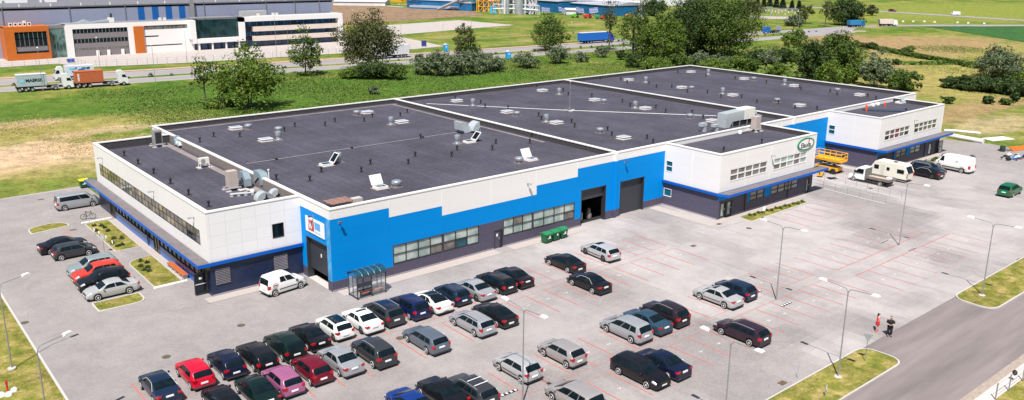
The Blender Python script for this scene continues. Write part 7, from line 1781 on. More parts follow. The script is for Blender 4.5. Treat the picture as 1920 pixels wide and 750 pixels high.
dry = leaf_mat('leaf_dry', (0.34, 0.27, 0.10), (0.50, 0.40, 0.18))
tufts('dry_grass', jit(clumpy(in_poly(60000, [(-24, 58), (-24, 110), (14, 120), (34, 90), (10, 54)], 3), .3, .4, 3), 2.5, 3), .07, .09, dry, 4, 'patchy dry grass beyond the left end of the factory')
tufts('field_grass', jit(clumpy(in_poly(120000, [(118, 55), (135, 6), (240, 0), (300, 60), (300, 120), (200, 125), (150, 60)], 5), .2, .9, 5), 4, 5), .13, .15, LEAF['grassy'], 6, 'green tufts scattered over the dry field at the right')
dl_ = [G(*q_) for q_ in ((1628, 88), (1660, 95), (1700, 103), (1740, 110), (1790, 118), (1840, 128))]
pts = []
r_ = np.random.default_rng(8)
for a, b_ in zip(dl_[:-1], dl_[1:]):
    n = 1300; f_ = r_.uniform(0, 1, n); base = np.array(a[:2])+(np.array(b_[:2])-np.array(a[:2]))*f_[:, None]; pts.append(base+r_.normal(0, .9, (n, 2)))
tufts('ditch_growth', np.concatenate(pts), .4, .8, LEAF['mid'], 9, 'dense green growth filling the ditch in the dry field')
dl_ = [G(*q_) for q_ in ((1700, 120), (1760, 119), (1800, 118), (1835, 122))]; pts = []
for a, b_ in zip(dl_[:-1], dl_[1:]): n = 700; f_ = r_.uniform(0, 1, n); pts.append(np.array(a[:2])+(np.array(b_[:2])-np.array(a[:2]))*f_[:, None]+r_.normal(0, 1.4, (n, 2)))
tufts('thicket_growth', np.concatenate([in_poly(6000, [(150, 75), (175, 118), (260, 110), (262, 84), (215, 62), (170, 44)], 11)]+pts), .4, .55, LEAF['grassy'], 12, 'rank green growth under the tall tree row')
# small shrubs planted in the median strip
gmn = 'small shrubs on the median strip'
qm = shrublet(Vector((0, 0, -50)), .55, .75, LEAF['dark'], 99, 60); msh = qm.data; bpy.data.objects.remove(qm)
def on_line(L_, f_):
    tot = sum((Vector(b_)-Vector(a)).length for a, b_ in zip(L_[:-1], L_[1:])); d = f_*tot
    for a, b_ in zip(L_[:-1], L_[1:]):
        l = (Vector(b_)-Vector(a)).length
        if d <= l: return Vector(a).lerp(Vector(b_), d/l)
        d -= l
    return Vector(L_[-1])
medA = [(0, 163.7), (86, 155), (200, 145.3), (288, 139.5), (318, 137.5)]
rnd = random.Random(12)
for i in range(62):
    f_ = (i+.5)/62; q_ = on_line(medA, f_)
    if f_ < .45 and rnd.random() < .35: continue
    o = bpy.data.objects.new('median_shrub', msh); C.objects.link(o); o.location = (q_.x, q_.y+rnd.uniform(-.4, .4), 0); s_ = rnd.uniform(.7, 1.3); o.scale = (s_, s_, s_*rnd.uniform(.9, 1.5)); o.rotation_euler = (0, 0, rnd.uniform(0, 6)); tag(o, 'small dark shrub on the strip between the two carriageways', 'shrub', gmn)

# ================================================================== FAR OFFICES AND WAREHOUSE
FY = 219.0
ORB = mat('orange_cladding', (0.50, 0.125, 0.012), .5, var=.08, scale=.6); GREYB = mat('grey_band', (0.20, 0.18, 0.19), .6, var=.06); WH2 = mat('far_white_render', (0.78, 0.76, 0.75), .6, var=.02)
CRB = mat('cream_band', (0.70, 0.60, 0.52), .6, var=.08, scale=.3); GWH = mat('warehouse_grey', (0.26, 0.285, 0.39), .5, metal=0, var=.05, scale=.3, streak=True); RGREY = mat('warehouse_roof', (0.17, 0.17, 0.19), .8, var=.1, scale=.2)
off_ = thing('office_building', 'white and orange three-storey office building in front of the big grey warehouse', 'office building', (11, FY, 0), 0)
off_.location = (0, 0, 0)
q = MB()
# orange block
def fo(x, z):
    if 13.45 < x < 22.1 and 1.95 < z < 8.25: return None
    return ORB
grid_wall(q, lambda u, z: (u, FY, z), [10.9, 13.45, 22.1, 22.7], [0, 1.95, 8.25, 9.8], fo)
q.quad((10.9, FY+9, 0), (10.9, FY, 0), (10.9, FY, 9.8), (10.9, FY+9, 9.8), ORB); q.quad((22.7, FY, 0), (22.7, FY+9, 0), (22.7, FY+9, 9.8), (22.7, FY, 9.8), ORB)
q.quad((13.45, FY+.35, 1.95), (22.1, FY+.35, 1.95), (22.1, FY+.35, 4.0), (13.45, FY+.35, 4.0), GREYB)
q.box(10.9, 22.7, FY+.01, FY+7, 9.5, 9.8, ORB)
# white frame block 1
def fw(x, z):
    if 29.15 < x < 45.2 and .05 < z < 8.45: return None
    if 47.0 < x < 49.9 and z < 8.5: return None
    if 50.2 < x < 64.1 and 7.35 < z < 8.62: return None
    if 50.3 < x < 54.6 and 5.0 < z < 5.42: return None
    if 50.3 < x < 61.95 and 2.03 < z < 2.40: return None
    return WH2
grid_wall(q, lambda u, z: (u, FY, z), [27.3, 29.15, 45.2, 47.0, 49.9, 50.2, 50.3, 54.6, 61.95, 64.1, 66.0], [0, .05, 2.03, 2.4, 5.0, 5.42, 7.35, 8.45, 8.5, 8.62, 9.95], fw)
q.box(46.95, 49.95, FY-.5, FY-.004, 0, 8.6, ORB)
for z0, z1 in ((.05, 2.1), (2.55, 4.1), (5.4, 7.1)): q.quad((29.15, FY+.25, z0), (45.2, FY+.25, z0), (45.2, FY+.25, z1), (29.15, FY+.25, z1), GREYB)
q.quad((27.3, FY+9, 0), (27.3, FY, 0), (27.3, FY, 9.95), (27.3, FY+9, 9.95), WH2)
q.box(27.3, 66, FY+.02, FY+8, 9.6, 9.95, mat('far_roof', (0.2, 0.2, 0.21), .8))
# middle: canopy band, columns
q.box(64.8, 82.8, FY-2.6, FY-.01, 2.3, 3.75, WH2); q.box(81.2, 82.9, FY-2.6, FY-.01, 3.76, 10.3, WH2); q.box(81.2, 86, FY-2.6, FY-.01, 8.8, 10.3, WH2)
for x in (66.8, 71.3, 76.0, 80.6): q.box(x-.25, x+.25, FY-2.3, FY-1.8, 0, 2.3, WH2)
q.box(66, 81.2, FY+.3, FY+7, 10.0, 10.4, MATS['far_roof'])
# right block: white surround with cream bands
q.box(86, 120.5, FY-2.6, FY-.01, 8.8, 10.5, WH2); q.box(118.8, 120.6, FY-2.6, FY-.01, 0, 8.79, WH2)
for z0, z1 in ((5.32, 6.95), (2.05, 3.68)): q.box(86, 118.75, FY-2.4, FY-.6, z0, z1, CRB)
q.quad((120.6, FY-2.6, 0), (120.6, FY+7, 0), (120.6, FY+7, 10.5), (120.6, FY-2.6, 10.5), WH2); q.box(82.9, 120.6, FY+.02, FY+7, 10.0, 10.3, MATS['far_roof'])
q.build('wall', off_)
def farwin(x0, x1, z0, z1, y, n, mt_, fm=FRAME, name='window'):
    f = MB(); f.box(x0, x1, y, y+.05, z0, z1, mt_); 
    o = f.build(name, off_); g_ = MB()
    for i in range(n+1): x = x0+(x1-x0)*i/n; g_.box(x-.05, x+.05, y-.06, y-.005, z0, z1, fm)
    g_.build('mullion', o)
farwin(13.5, 22.05, 6.3, 8.2, FY+.25, 7, GLASSD, POLE); farwin(13.5, 22.05, 4.05, 6.1, FY+.25, 7, GLASSD, POLE); farwin(13.5, 22.05, 2.0, 2.5, FY+.2, 3, GLASSD)
farwin(22.8, 27.2, 0, 8.8, FY+1.5, 5, PGREEN, GREYB)
q = MB(); q.box(22.71, 27.29, FY+1.4, FY+7, 8.82, 9.7, GREYB); q.build('parapet', off_)
for z0, z1 in ((7.15, 8.4), (4.15, 5.35), (2.15, 2.5)): farwin(29.2, 45.15, z0, z1, FY+.22, 15, PGREY if z1 < 3 else GLASSD, GALV)
farwin(50.25, 64.05, 7.4, 8.57, FY+.2, 10, PGREY, POLE); farwin(50.32, 54.58, 5.02, 5.4, FY+.15, 4, GLASSD); farwin(50.32, 61.9, 2.05, 2.38, FY+.15, 8, GLASSD)
farwin(66.1, 81.1, 3.8, 9.9, FY-.8, 10, pane_mat('far_teal_glass', (0.004, 0.022, 0.026), (0.012, 0.05, 0.055), .4), FRAME); farwin(66, 118.7, .05, 2.25, FY+.2, 22, PBLUE, FRAME); farwin(83, 118.7, 3.7, 5.3, FY-.3, 14, PBLUE, POLE); farwin(83, 118.7, 6.97, 8.78, FY-.3, 14, PBLUE, POLE)
q = MB(); q.box(64.2, 66, FY-2.6, FY-.02, 3.76, 9.9, WH2); q.build('wall', off_)
for x in (35.2, 38.4, 42.6): q = MB(); q.box(x, x+.9, FY-.25, FY-.01, 0, 1.7, CAPW); q.build('door_surround', off_)
# roof plant of the offices
for i, x in enumerate((13.3, 14.6, 15.8, 17.0, 18.3)):
    q = MB(); q.box(x-.45, x+.45, FY+3, FY+3.6, 9.81, 10.8 if i != 3 else 11.3, CREAML); q.lathe([(.3, -.02), (.3, 0)], (x, FY+2.98, 10.35), BLACK, 10, axis=1); q.build('air_conditioner', off_)
q = MB(); q.extrude([(25.5, 9.96), (27.5, 10.1), (31.5, 10.3), (33.5, 11.1), (35.5, 10.3), (40.5, 10.9), (40.5, 10.4), (35.6, 9.96)], 1, FY+2.5, FY+3.6, GLT); q.box(40.6, 42.2, FY+2.4, FY+4, 9.96, 11.4, CAPW); q.lathe([(.3, 0), (.3, 1.3)], (41.5, FY+3, 11.4), BLACK, 8); q.build('duct', off_)
q = MB(); q.box(84.5, 93.5, FY+3, FY+6, 10.3, 12.0, mat('plant_screen', (0.42, 0.42, 0.42), .6)); q.build('plant_screen', off_)
for x in (56.0, 57.5, 95.2, 96.6, 89.6): q = MB(); q.box(x-.4, x+.4, FY+1.2, FY+1.9, 9.96 if x < 60 else 10.31, 10.9 if x < 60 else 11.2, CREAML); q.build('air_conditioner', off_)
# warehouse
wh = thing('warehouse', 'huge light grey warehouse with four blue stripes behind the offices', 'warehouse', (0, 0, 0), 0)
WY = 226.5; q = MB()
for (a, c, m_) in ((-140, 12.3, GWH), (12.3, 51.1, GWH), (51.1, 53.2, DBLUE), (53.2, 55.6, GWH), (55.6, 57.7, DBLUE), (57.7, 60.0, GWH), (60.0, 62.1, DBLUE), (62.1, 64.4, GWH), (64.4, 66.5, DBLUE), (66.5, 121.9, GWH)):
    y = WY
    q.quad((a, y, 0), (c, y, 0), (c, y, 14.85), (a, y, 14.85), mat('stripe_blue', (0.0, 0.10, 0.36), .5) if m_ is DBLUE else m_)
q.quad((121.9, WY, 0), (121.9, WY+130, 0), (121.9, WY+130, 14.85), (121.9, WY, 14.85), GWH)
for x in (12.3, 30.7, 47.2, 73.0, 95.4, 106.6, 116.5): q.box(x-.12, x+.12, WY-.2, WY-.004, 0, 14.8, RGREY)
q.build('wall', wh)
q = MB(); q.box(-140, 121.9, WY, WY+130, 14.2, 14.7, RGREY); q.build('roof', wh)
q = MB(); q.box(-140, 122.0, WY-.25, WY-.004, 14.7, 15.1, mat('warehouse_eaves', (0.12, 0.12, 0.14), .6)); q.build('gutter', wh)
q = MB()
for k in range(27):
    x = 8.5+k*4.3; q.box(x-.15, x+.15, WY+.3, WY+.5, 14.7, 16.0, GALV if k % 2 else CAPW)
q.build('roof_posts', wh)
q = MB(); q.box(67.9, 69.3, WY-.9, WY-.5, 9, 17, POLE); 
for k in range(10): q.box(67.5, 67.6, WY-.9, WY-.8, 8+k*.8, 8.4+k*.8, POLE)
q.build('ladder_tower', wh)
for i, (x, y, l_) in enumerate(((18, 262, 8), (30, 262, 5), (4, 258, 6), (88, 300, 7), (12, 262, 3))):
    q = MB(); q.box(x, x+l_, y, y+2, 14.71, 16.2, CAPW); q.box(x+.3, x+.9, y-.3, y, 14.71, 15.6, GALV); q.build('roof_unit', wh)

# ================================================================== INDUSTRIAL PLANT ALONG THE HORIZON
TEALB = mat('plant_blue', (0.008, 0.12, 0.29), .5, var=.25, scale=.25); GREYR = mat('plant_roof_grey', (0.36, 0.37, 0.42), .6, var=.08, scale=.1); SIL = mat('silo_steel', (0.42, 0.44, 0.48), .4, metal=.4, var=.15, scale=.3); PWH = mat('plant_white', (0.62, 0.62, 0.65), .5, var=.08, scale=.3)
def block(name, label, cat, a, b_, depth, h, wm, rm, roof_h=0, grp=None, extra=None):
    a, b_ = Vector(a), Vector(b_); d = b_-a; L_ = d.length; an = math.atan2(d.y, d.x); t = thing(name, label, cat, (a.x, a.y, 0), an, grp)
    q = MB(); q.box(0, L_, 0, depth, 0, h, wm); q.build('wall', t); q = MB()
    if roof_h: q.extrude([(-.6, h), (depth/2, h+roof_h), (depth+.6, h)], 0, -.4, L_+.4, rm)
    else: q.box(-.3, L_+.3, -.3, depth+.3, h+.005, h+.5, rm)
    q.build('roof', t); return t, L_
a, b_ = G(772, 15), G(862, 19)
t, L_ = block('industrial_shed', 'long bright blue shed with pale grey roof beyond the ploughed field', 'shed', a, b_, 30, 5.2, TEALB, GREYR, 5)
q = MB(); q.box(2, L_, -5, -.01, 0, .9, TEALB); q.box(2, L_, -5, -.01, .905, 2.0, GREYR); q.build('lean_to', t)
a, b_ = G(763, 14), G(782, 16); block('industrial_shed', 'short deep blue annexe at the left end of the long blue shed', 'shed', (a.x, a.y), (b_.x, b_.y), 8, 4, TEALB, TEALB)
a, b_ = G(862, 20), G(884, 21); t, _ = block('industrial_shed', 'small blue building with a ramp right of the long blue shed', 'shed', a, b_, 12, 4.5, TEALB, GREYR)
q = MB(); q.tube([(-14, -3, .5), (0, -2, 6), (14, -1, 16)], .9, SIL, 4); q.build('conveyor', t)
a, b_ = G(625, 10), G(722, 11); t, L_ = block('greenhouse', 'long white polytunnel or shed by the far track', 'shed', a, b_, 20, 2.5, PWH, PWH, 1.0)
a, b_ = G(722, 2), G(752, 4); t, L_ = block('low_yard', 'yellow and black low structure beyond the white shed', 'structure', a, b_, 8, 2.0, YELLOW, FRAME)
rnd = random.Random(21)
a, b_ = G(884, 14), G(1012, 19); block('process_hall', 'dark grey-blue process hall behind the silos and frames', 'hall', a, b_, 20, 9, mat('hall_dark', (0.06, 0.09, 0.13), .6, var=.3, scale=.15), GREYR, 1)
def silo(px, py, rpx, h, label, mt_=None, grp=None, dome=True):
    p = G(px, py); r = rpx*MPP(p); t = thing('silo', label, 'silo', (p.x, p.y, 0), 0, grp); q = MB(); q.lathe([(r, 0), (r, h), (r*.6, h+r*.4), (r*.1, h+r*.6)] if dome else [(r, 0), (r, h)], (0, 0, 0), mt_ or SIL, 18); q.build('shell', t, smooth=35)
    q = MB(); q.lathe([(r*1.03, h*.45), (r*1.03, h*.47)], (0, 0, 0), BLACK, 18); q.lathe([(r*1.03, h*.8), (r*1.03, h*.82)], (0, 0, 0), BLACK, 18); q.build('band', t); return t
LBL = mat('tank_light_blue', (0.10, 0.42, 0.66), .4, var=.06)
for i, px in enumerate((921.5, 929)): silo(px, 25, 3.2, 4.2, ['light blue tank, left of the pair', 'light blue tank, right of the pair'][i], LBL, 'light blue tanks', False)
silo(973, 27, 7.5, 26, 'big grey steel silo in the middle of the plant'); silo(952, 26, 3, 24, 'slim grey stack left of the big silo'); silo(946, 26, 2.2, 26, 'thin white stack left of the big silo', PWH)
silo(985, 27, 2.0, 22, 'thin pale stack right of the big silo', PWH); silo(1004, 24, 3.0, 20, 'grey vessel behind the solar panels', SIL)
def frame_tower(px, py, wpx, h, label, mt_, n=4, floors=5, name='frame_structure'):
    p = G(px, py); w = wpx*MPP(p); t = thing(name, label, 'structure', (p.x, p.y, 0), R(-25), None); q = MB()
    for i in range(n+1):
        for y in (0, 5): q.box(-w/2+w*i/n-.25, -w/2+w*i/n+.25, y-.25, y+.25, 0, h, mt_)
    for k in range(1, floors+1):
        for y in (-.3, 5): q.box(-w/2, w/2, y-.2, y+.2, h*k/floors-.3, h*k/floors, mt_)
    for k in range(floors-1):
        for i in range(n): q.tube([(-w/2+w*i/n, -.3, h*k/floors), (-w/2+w*(i+1)/n, -.3, h*(k+1)/floors)], .12, mt_, 4)
    q.build('frame', t); q = MB()
    for k in range(10): x = rnd.uniform(-w/2, w/2-2); z = rnd.uniform(0, h-3); q.box(x, x+rnd.uniform(1, 3.5), .5, 4, z, z+rnd.uniform(1, 3), rnd.choice([SIL, PWH, BLACK, TEALB, GREYR]))
    q.build('equipment', t)
frame_tower(916, 22, 38, 16, 'yellow steel frame structure with tanks below', YELLOW)
frame_tower(892, 20, 16, 14, 'dark steel frame with teal vessels left of the yellow frame', mat('teal_vessel', (0.01, 0.2, 0.25), .5), 2)
frame_tower(958, 24, 26, 15, 'white pipe and vessel cluster left of the big silo', PWH, 3)
frame_tower(995, 26, 20, 14, 'pale pipe cluster right of the big silo', PWH, 3)
def pipe_run(px0, py0, px1, py1, z, r, label, mt_=PWH, sup=6):
    a, b_ = G(px0, py0), G(px1, py1); t = thing('pipe_bridge', label, 'pipe bridge', (a.x, a.y, 0), 0, 'pipe bridges of the plant'); d = b_-a; q = MB(); q.tube([Vector((0, 0, z)), d*.5+Vector((0, 0, z+.5)), d+Vector((0, 0, z))], r, mt_, 8); q.tube([Vector((0, 0, z+2.6)), d+Vector((0, 0, z+2.6))], r*.6, mt_, 8); q.build('pipe', t)
    q = MB()
    for i in range(sup+1):
        c = d*i/sup
        for s_ in (-.9, .9): q.tube([c+Vector((s_, 0, 0)), c+Vector((s_*.6, 0, z+2.6))], .16, PWH, 4)
        for k in range(3): q.tube([c+Vector((-.9, 0, z*k/3)), c+Vector((.9, 0, z*(k+1)/3))], .1, PWH, 4)
    q.build('support', t)
frame_tower(1052, 22, 12, 11, 'grey pipe rack between the two blue halls', SIL, 3)
frame_tower(1090, 20, 34, 9, 'pale pipe rack above the middle of the long blue hall', PWH, 6, 4)
frame_tower(1138, 24, 24, 10, 'dark steel rack at the right end of the long blue hall', SIDEB, 4)
frame_tower(1030, 14, 30, 12, 'pale vessel rack behind the left blue hall', SIL, 5)
silo(1112, 22, 3.2, 13, 'pale vessel behind the long blue hall', PWH)
silo(1072, 20, 2.4, 15, 'slim steel stack behind the gap between the blue halls')
pipe_run(1010, 20, 1200, 28, 7, .55, 'white pipe bridge in front of the blue halls'); pipe_run(1040, 14, 1240, 22, 9, .5, 'upper white pipe bridge behind the first one'); pipe_run(925, 25, 1010, 28, 2.6, .45, 'low thick white pipe beside the tanks')
for (x0, y0, x1, y1, h, lb) in ((1008, 21, 1046, 24, 6.5, 'blue hall with grey roof behind the left solar panels'), (1058, 22, 1150, 30, 5.5, 'long blue hall behind the white pipe bridge')):
    a, b_ = G(x0, y0), G(x1, y1); block('industrial_hall', lb, 'hall', a, b_, 25, h, TEALB, GREYR, 2)
a, b_ = G(1150, 8), G(1285, 12); block('industrial_hall', 'pale far hall along the top edge above the pipe bridges', 'hall', a, b_, 30, 9, PWH, GREYR, 1)
a, b_ = G(1150, 27), G(1168, 28); block('cabin', 'pale pink cabin between the pipe bridge and the trees', 'cabin', a, b_, 6, 5, mat('pale_pink', (0.6, 0.52, 0.5), .7), GREYR)
a, b_ = G(1057, 27), G(1086, 28); block('tent', 'long low white shed behind the parked farm machines', 'shed', a, b_, 6, 2.6, PWH, PWH, 1)
SOL = panel_mat('solar_cells', (0.015, 0.025, 0.12), (0.45, 0.48, 0.6), 1.3, 1.3, .14, .2)
for i, px in enumerate((991, 1023, 1054, 1087, 1113)):
    p = G(px, 27+i*.4); t = thing('solar_tracker', ['first', 'second', 'third', 'fourth', 'fifth'][i]+' tilted solar panel array from the left', 'solar panel', (p.x, p.y, 0), R(-35), 'tilted solar panel arrays'); t.scale = (.55, .55, .62); q = MB(); q.tube([(0, 0, 0), (0, 0, 4)], .3, GALV, 8); q.build('mast', t)
    q = MB(); M = Matrix.Translation((0, 0, 4.2)) @ Matrix.Rotation(R(40), 4, 'X') @ Matrix.Rotation(R((-15, 5, 20, 10, -10)[i]), 4, 'Y'); q.box(-4.3, 4.3, -3.2, 3.2, 0, .2, GALV, M); q.quad(*[M @ Vector(c) for c in ((-4.2, -3.1, .22), (4.2, -3.1, .22), (4.2, 3.1, .22), (-4.2, 3.1, .22))], SOL); q.build('panel', t)
for i, (px, py, col, lb) in enumerate(((1078, 33, (0.10, 0.38, 0.04), 'bright green farm machine'), (1102, 34, (0.6, 0.02, 0.04), 'red farm machine right of the bright green one'), (1124, 35, (0.03, 0.3, 0.15), 'dark green farm machine'), (1132, 36, (0.42, 0.06, 0.05), 'brick red trailer right of the dark green machine'), (1180, 33, (0.8, 0.25, 0.02), 'orange machine glimpsed by the trees'), (1205, 37, (0.75, 0.7, 0.66), 'white vehicle glimpsed between the trees'))):
    p = G(px, py); t = thing('farm_machine', lb, 'farm machine', (p.x, p.y, 0), R(-30), 'farm machines at the plant'); t.scale = (.62, .7, .62); m_ = mat('machine_%d' % i, col, .5); q = MB(); q.extrude([(-3.5, .9), (-3.6, 2.4), (-1.5, 3.2), (.8, 3.3), (1.2, 2.2), (3.4, 2.0), (3.5, .9)], 1, -1.3, 1.3, m_); q.build('body', t); q = MB(); q.box(.9, 2.4, -1.1, 1.1, 2.2, 3.6, GLASSD); q.build('cab', t)
    for x, r in ((-2, .7), (2, 1.0)):
        for s_ in (-1.5, 1.5): q = MB(); q.lathe([(r, -.25), (r, .25)], (x, s_, r), BLACK, 14, axis=1); q.build('wheel', t)
# electrical yard
p0 = G(1432, 33); t = thing('substation', 'fenced electrical yard with pale insulators and beams', 'power station', (p0.x, p0.y, 0), R(-45)); q = MB(); q2 = MB()
q.box(-22, 22, -10, 12, -.02, .05, LOTM); q.build('gravel_pad', t); q = MB()
for i in range(12):
    for j in range(3):
        x, y = -20+i*3.6, -8+j*8; q.box(x-.08, x+.08, y-.08, y+.08, 0, rnd.uniform(3.5, 5), GALV); q2.lathe([(.15, 0), (.2, .5), (.12, 1.0)], (x+.9, y, rnd.uniform(2, 4)), CAPW, 6)
for j in range(3): q.box(-20, 20, -8+j*8-.1, -8+j*8+.1, 4.8, 5.0, POLE)
q.build('gantry', t); q2.build('insulator', t); q = MB(); q.box(-21, -15, -9, -5, 0, 4.5, CAPW); q.build('switch_cabin', t)

# ================================================================== FAR STREET FURNITURE
def far_lamp(px, py, heads, label, h=8.5, rz=80, top=None):
    p = G(px, py); hh = HGT(p, top) if top is not None else h
    t = lamp(0, 0, heads, hh-.55, label, rz, base=False, p=p, arm=1.2, thin=1.0, group='lamps along the main road')
for (px, py, hd, tp) in [(81, 171, (1,), 90), (188, 131, (1,), 71), (292, 160, (1,), 85), (351, 116, (1,), 55), (372, 101, (1,), 62), (519, 108, (1,), 28), (542, 115, (1,), 54), (664, 38, (-1, 1), 20), (752, 64, (1,), 8), (762, 45, (1,), 0), (876, 38, (1,), 0), (884, 50, (1,), 5), (831, 86, (1,), 44), (957, 87, (1,), 48), (1075, 80, (1,), 42), (1000, 46, (1,), 0), (1407, 61, (1,), 38), (1497, 51, (1,), 22), (1582, 48, (1,), 17), (1036, 70, (1,), 40)]:
    far_lamp(px, py, hd, 'slim pale lamp post along the main road or its lots', top=tp)
# far fence in front of the offices' lot
t = thing('mesh_fence', 'low wire mesh fence in front of the far office parking lot', 'fence', (0, 0, 0), 0)
fpts = [(6, 201.5), (24, 201.5), (25, 190.0), (51, 184.0), (90, 181.3), (128, 178.2)]
q = MB(); q2 = MB()
for (ax, ay), (bx, by) in zip(fpts[:-1], fpts[1:]):
    n = max(1, int((Vector((bx, by))-Vector((ax, ay))).length/2.6))
    for i in range(n): f_ = i/n; x, y = ax+(bx-ax)*f_, ay+(by-ay)*f_; q.box(x-.04, x+.04, y-.04, y+.04, 0, 1.9, GALV)
    for z in (.1, .7, 1.3, 1.85): q2.tube([(ax, ay, z), (bx, by, z)], .02, GALV, 3)
q.build('post', t); q2.build('wire', t)
def portaloo(px, py, label):
    p = G(px, py); t = thing('portable_toilet', label, 'portable toilet', (p.x, p.y, 0), R(-20), 'blue portable cabins'); q = MB(); q.box(-.7, .7, -.7, .7, 0, 2.2, mat('cabin_blue', (0.01, 0.28, 0.62), .5)); q.build('cabin', t); q = MB(); q.extrude([(-.75, 2.21), (0, 2.6), (.75, 2.21)], 1, -.75, .75, PWH); q.build('roof', t); q = MB(); q.box(-.5, .5, -.73, -.70, .1, 2.0, mat('cabin_door', (0.02, 0.34, 0.70), .5)); q.box(-.2, .25, -.75, -.731, 1.4, 1.8, PWH); q.build('door', t)
portaloo(836, 96, 'blue portable cabin behind the long willow hedge'); portaloo(953, 110, 'blue portable cabin between the two willow shrubs')
p = G(795, 88); t = thing('info_board', 'small dark blue information board by the far footpath', 'sign', (p.x, p.y, 0), R(-20)); q = MB(); q.box(-.9, .9, -.05, .05, .3, 2.2, mat('board_navy', (0.02, 0.04, 0.2), .5)); q.build('panel', t); q = MB(); q.box(-.7, -.55, -.1, .1, 0, .3, POLE); q.box(.55, .7, -.1, .1, 0, .3, POLE); q.build('leg', t)
p = G(133, 117); t = thing('blue_skip', 'small blue waste container by the far office lot', 'container', (p.x, p.y, 0), 0); t.scale = (.5, .6, .7); q = MB(); q.extrude([(-1.6, .1), (-2.1, 1.5), (2.1, 1.5), (1.6, .1)], 1, -.9, .9, mat('skip_blue', (0.01, 0.08, 0.35), .5)); q.build('tub', t); q = MB(); q.box(-1.6, -1.2, -.5, .5, 0, .1, BLACK); q.build('foot', t)
for i, (px, py) in enumerate([(1693, 43), (1712, 43), (1733, 43), (1752, 44), (1795, 45), (1815, 46), (1845, 47)]):
    p = G(px, py); t = thing('road_marker', 'white marker board beside the country road', 'marker', (p.x, p.y, 0), R(-60), 'white marker boards on the country road'); t.scale = (.55, .6, .7); q = MB(); q.box(-.9, .9, -.05, .05, .7, 1.7, CAPW); q.build('board', t); q = MB(); q.box(-.06, .06, .06, .12, 0, .7, POLE); q.build('post', t)
# ================================================================== TRUCKS ON THE ROADS
def wheel_pair(t, x, w=1.15, r=.48, rim='rim'):
    for s_ in (-1, 1):
        q = MB(); q.lathe([(r*.6, -.16), (r, -.12), (r, .12), (r*.6, .16)], (0, 0, 0), BLACK, 16, axis=1); o = q.build('wheel', t, loc=(x, s_*w, r)); q = MB(); q.lathe([(r*.55, -.02), (r*.5, 0), (.05, .01)], (0, s_*.17-(.17 if s_ < 0 else -.0)*0, 0), GALV, 12, axis=1); q.build('rim', o)
def tractor(t, x0, col, h=3.6, roofcol=None):
    """cab with its nose at +x; x0 = rear of the cab"""
    q = MB(); q.extrude([(x0, .75), (x0, h-.3), (x0+.2, h), (x0+1.1, h), (x0+1.7, h-.75), (x0+2.05, 2.0), (x0+2.2, 1.5), (x0+2.25, .45), (x0+1.6, .45)], 1, -1.22, 1.22, col); q.build('cab', t)
    q = MB(); q.quad((x0+1.74, -1.1, h-.85), (x0+1.74, 1.1, h-.85), (x0+2.07, 1.12, 2.0), (x0+2.07, -1.12, 2.0), GLASSD); q.v = [(a+.04, b_, c) for a, b_, c in q.v]; q.build('windscreen', t)
    for s_ in (-1, 1): q = MB(); q.poly([(x0+.9, s_*1.235, h-.95), (x0+1.6, s_*1.235, h-.95), (x0+1.95, s_*1.235, 1.95), (x0+.9, s_*1.235, 2.0)], GLASSD); q.build('side_window', t)
    q = MB(); q.box(x0-3.3, x0+2.0, -.5, .5, .55, .95, BLACK); q.box(x0-2.4, x0-.9, -1.2, 1.2, .5, .95, SIL); q.build('chassis', t)
    q = MB(); q.box(x0+2.26, x0+2.3, -1.1, 1.1, .5, .85, BLACK); q.build('bumper', t)
    wheel_pair(t, x0+1.15)
def mpos(px, py, line_off=0): return G(px, py)
def container_truck(px, py, label, boxm, rz, L_=6.1, cabcol=None, name='container_truck', box_x=-9.3, txt=None):
    p = G(px, py); t = thing(name, label, 'truck', (p.x, p.y, 0), R(rz), 'container trucks on the main road'); tractor(t, 0, cabcol or P_('white2'))
    q = MB(); q.box(-9.6, -1.0, -.45, .45, .85, 1.15, BLACK); q.box(-9.5, -2.8, -1.2, 1.2, 1.12, 1.2, BLACK); q.build('trailer', t)
    for x in (-8.9, -7.6, -6.3): wheel_pair(t, x)
    for x in (-1.6,): wheel_pair(t, x)
    q = MB(); q.box(box_x, box_x+L_, -1.22, 1.22, 1.22, 3.85, boxm)
    for k in range(28): x = box_x+.15+k*(L_-.3)/27; q.box(x-.05, x+.05, -1.26, -1.221, 1.3, 3.75, boxm)
    o = q.build('container', t); q = MB(); q.box(box_x-.02, box_x+L_+.02, -1.27, 1.27, 3.852, 3.95, PWH if txt else boxm); q.build('roof', o); return t, o
CG = mat('container_grey', (0.42, 0.50, 0.53), .5, var=.05); CO = mat('container_rust', (0.50, 0.13, 0.05), .55, var=.1)
nrz = math.degrees(math.atan2(145.3-154.2, 86+2.2))
t, o = container_truck(118, 166.5, 'truck with a light grey lettered container, leftmost on the main road', CG, nrz, txt=1)
text_mesh('MAERSK', .95, P_('navy'), 'lettering', o, face_front(-9.3+3.55, -1.28, 2.55), bold=.03)
q = MB(); q.box(-9.3+.75, -9.3+1.55, -1.285, -1.27, 2.15, 2.95, mat('star_blue', (0.15, 0.5, 0.75), .5)); q.build('emblem', o); q = MB(); q.extrude([(-8.15+.28*math.cos(R(a))*(1 if k % 2 else .4), 2.55+.28*math.sin(R(a))*(1 if k % 2 else .4)) for k, a in enumerate(range(0, 360, 26))][:13], 1, -1.30, -1.287, PWH); q.build('emblem_star', o)
t, o = container_truck(221.5, 159.5, 'truck with an orange-red container, second on the main road', CO, nrz)
q = MB(); 
for k in range(6): q.box(-8.75, -8.35, -1.285, -1.27, 1.7+k*.3, 1.9+k*.3, PLATE)
q.build('lettering', o)
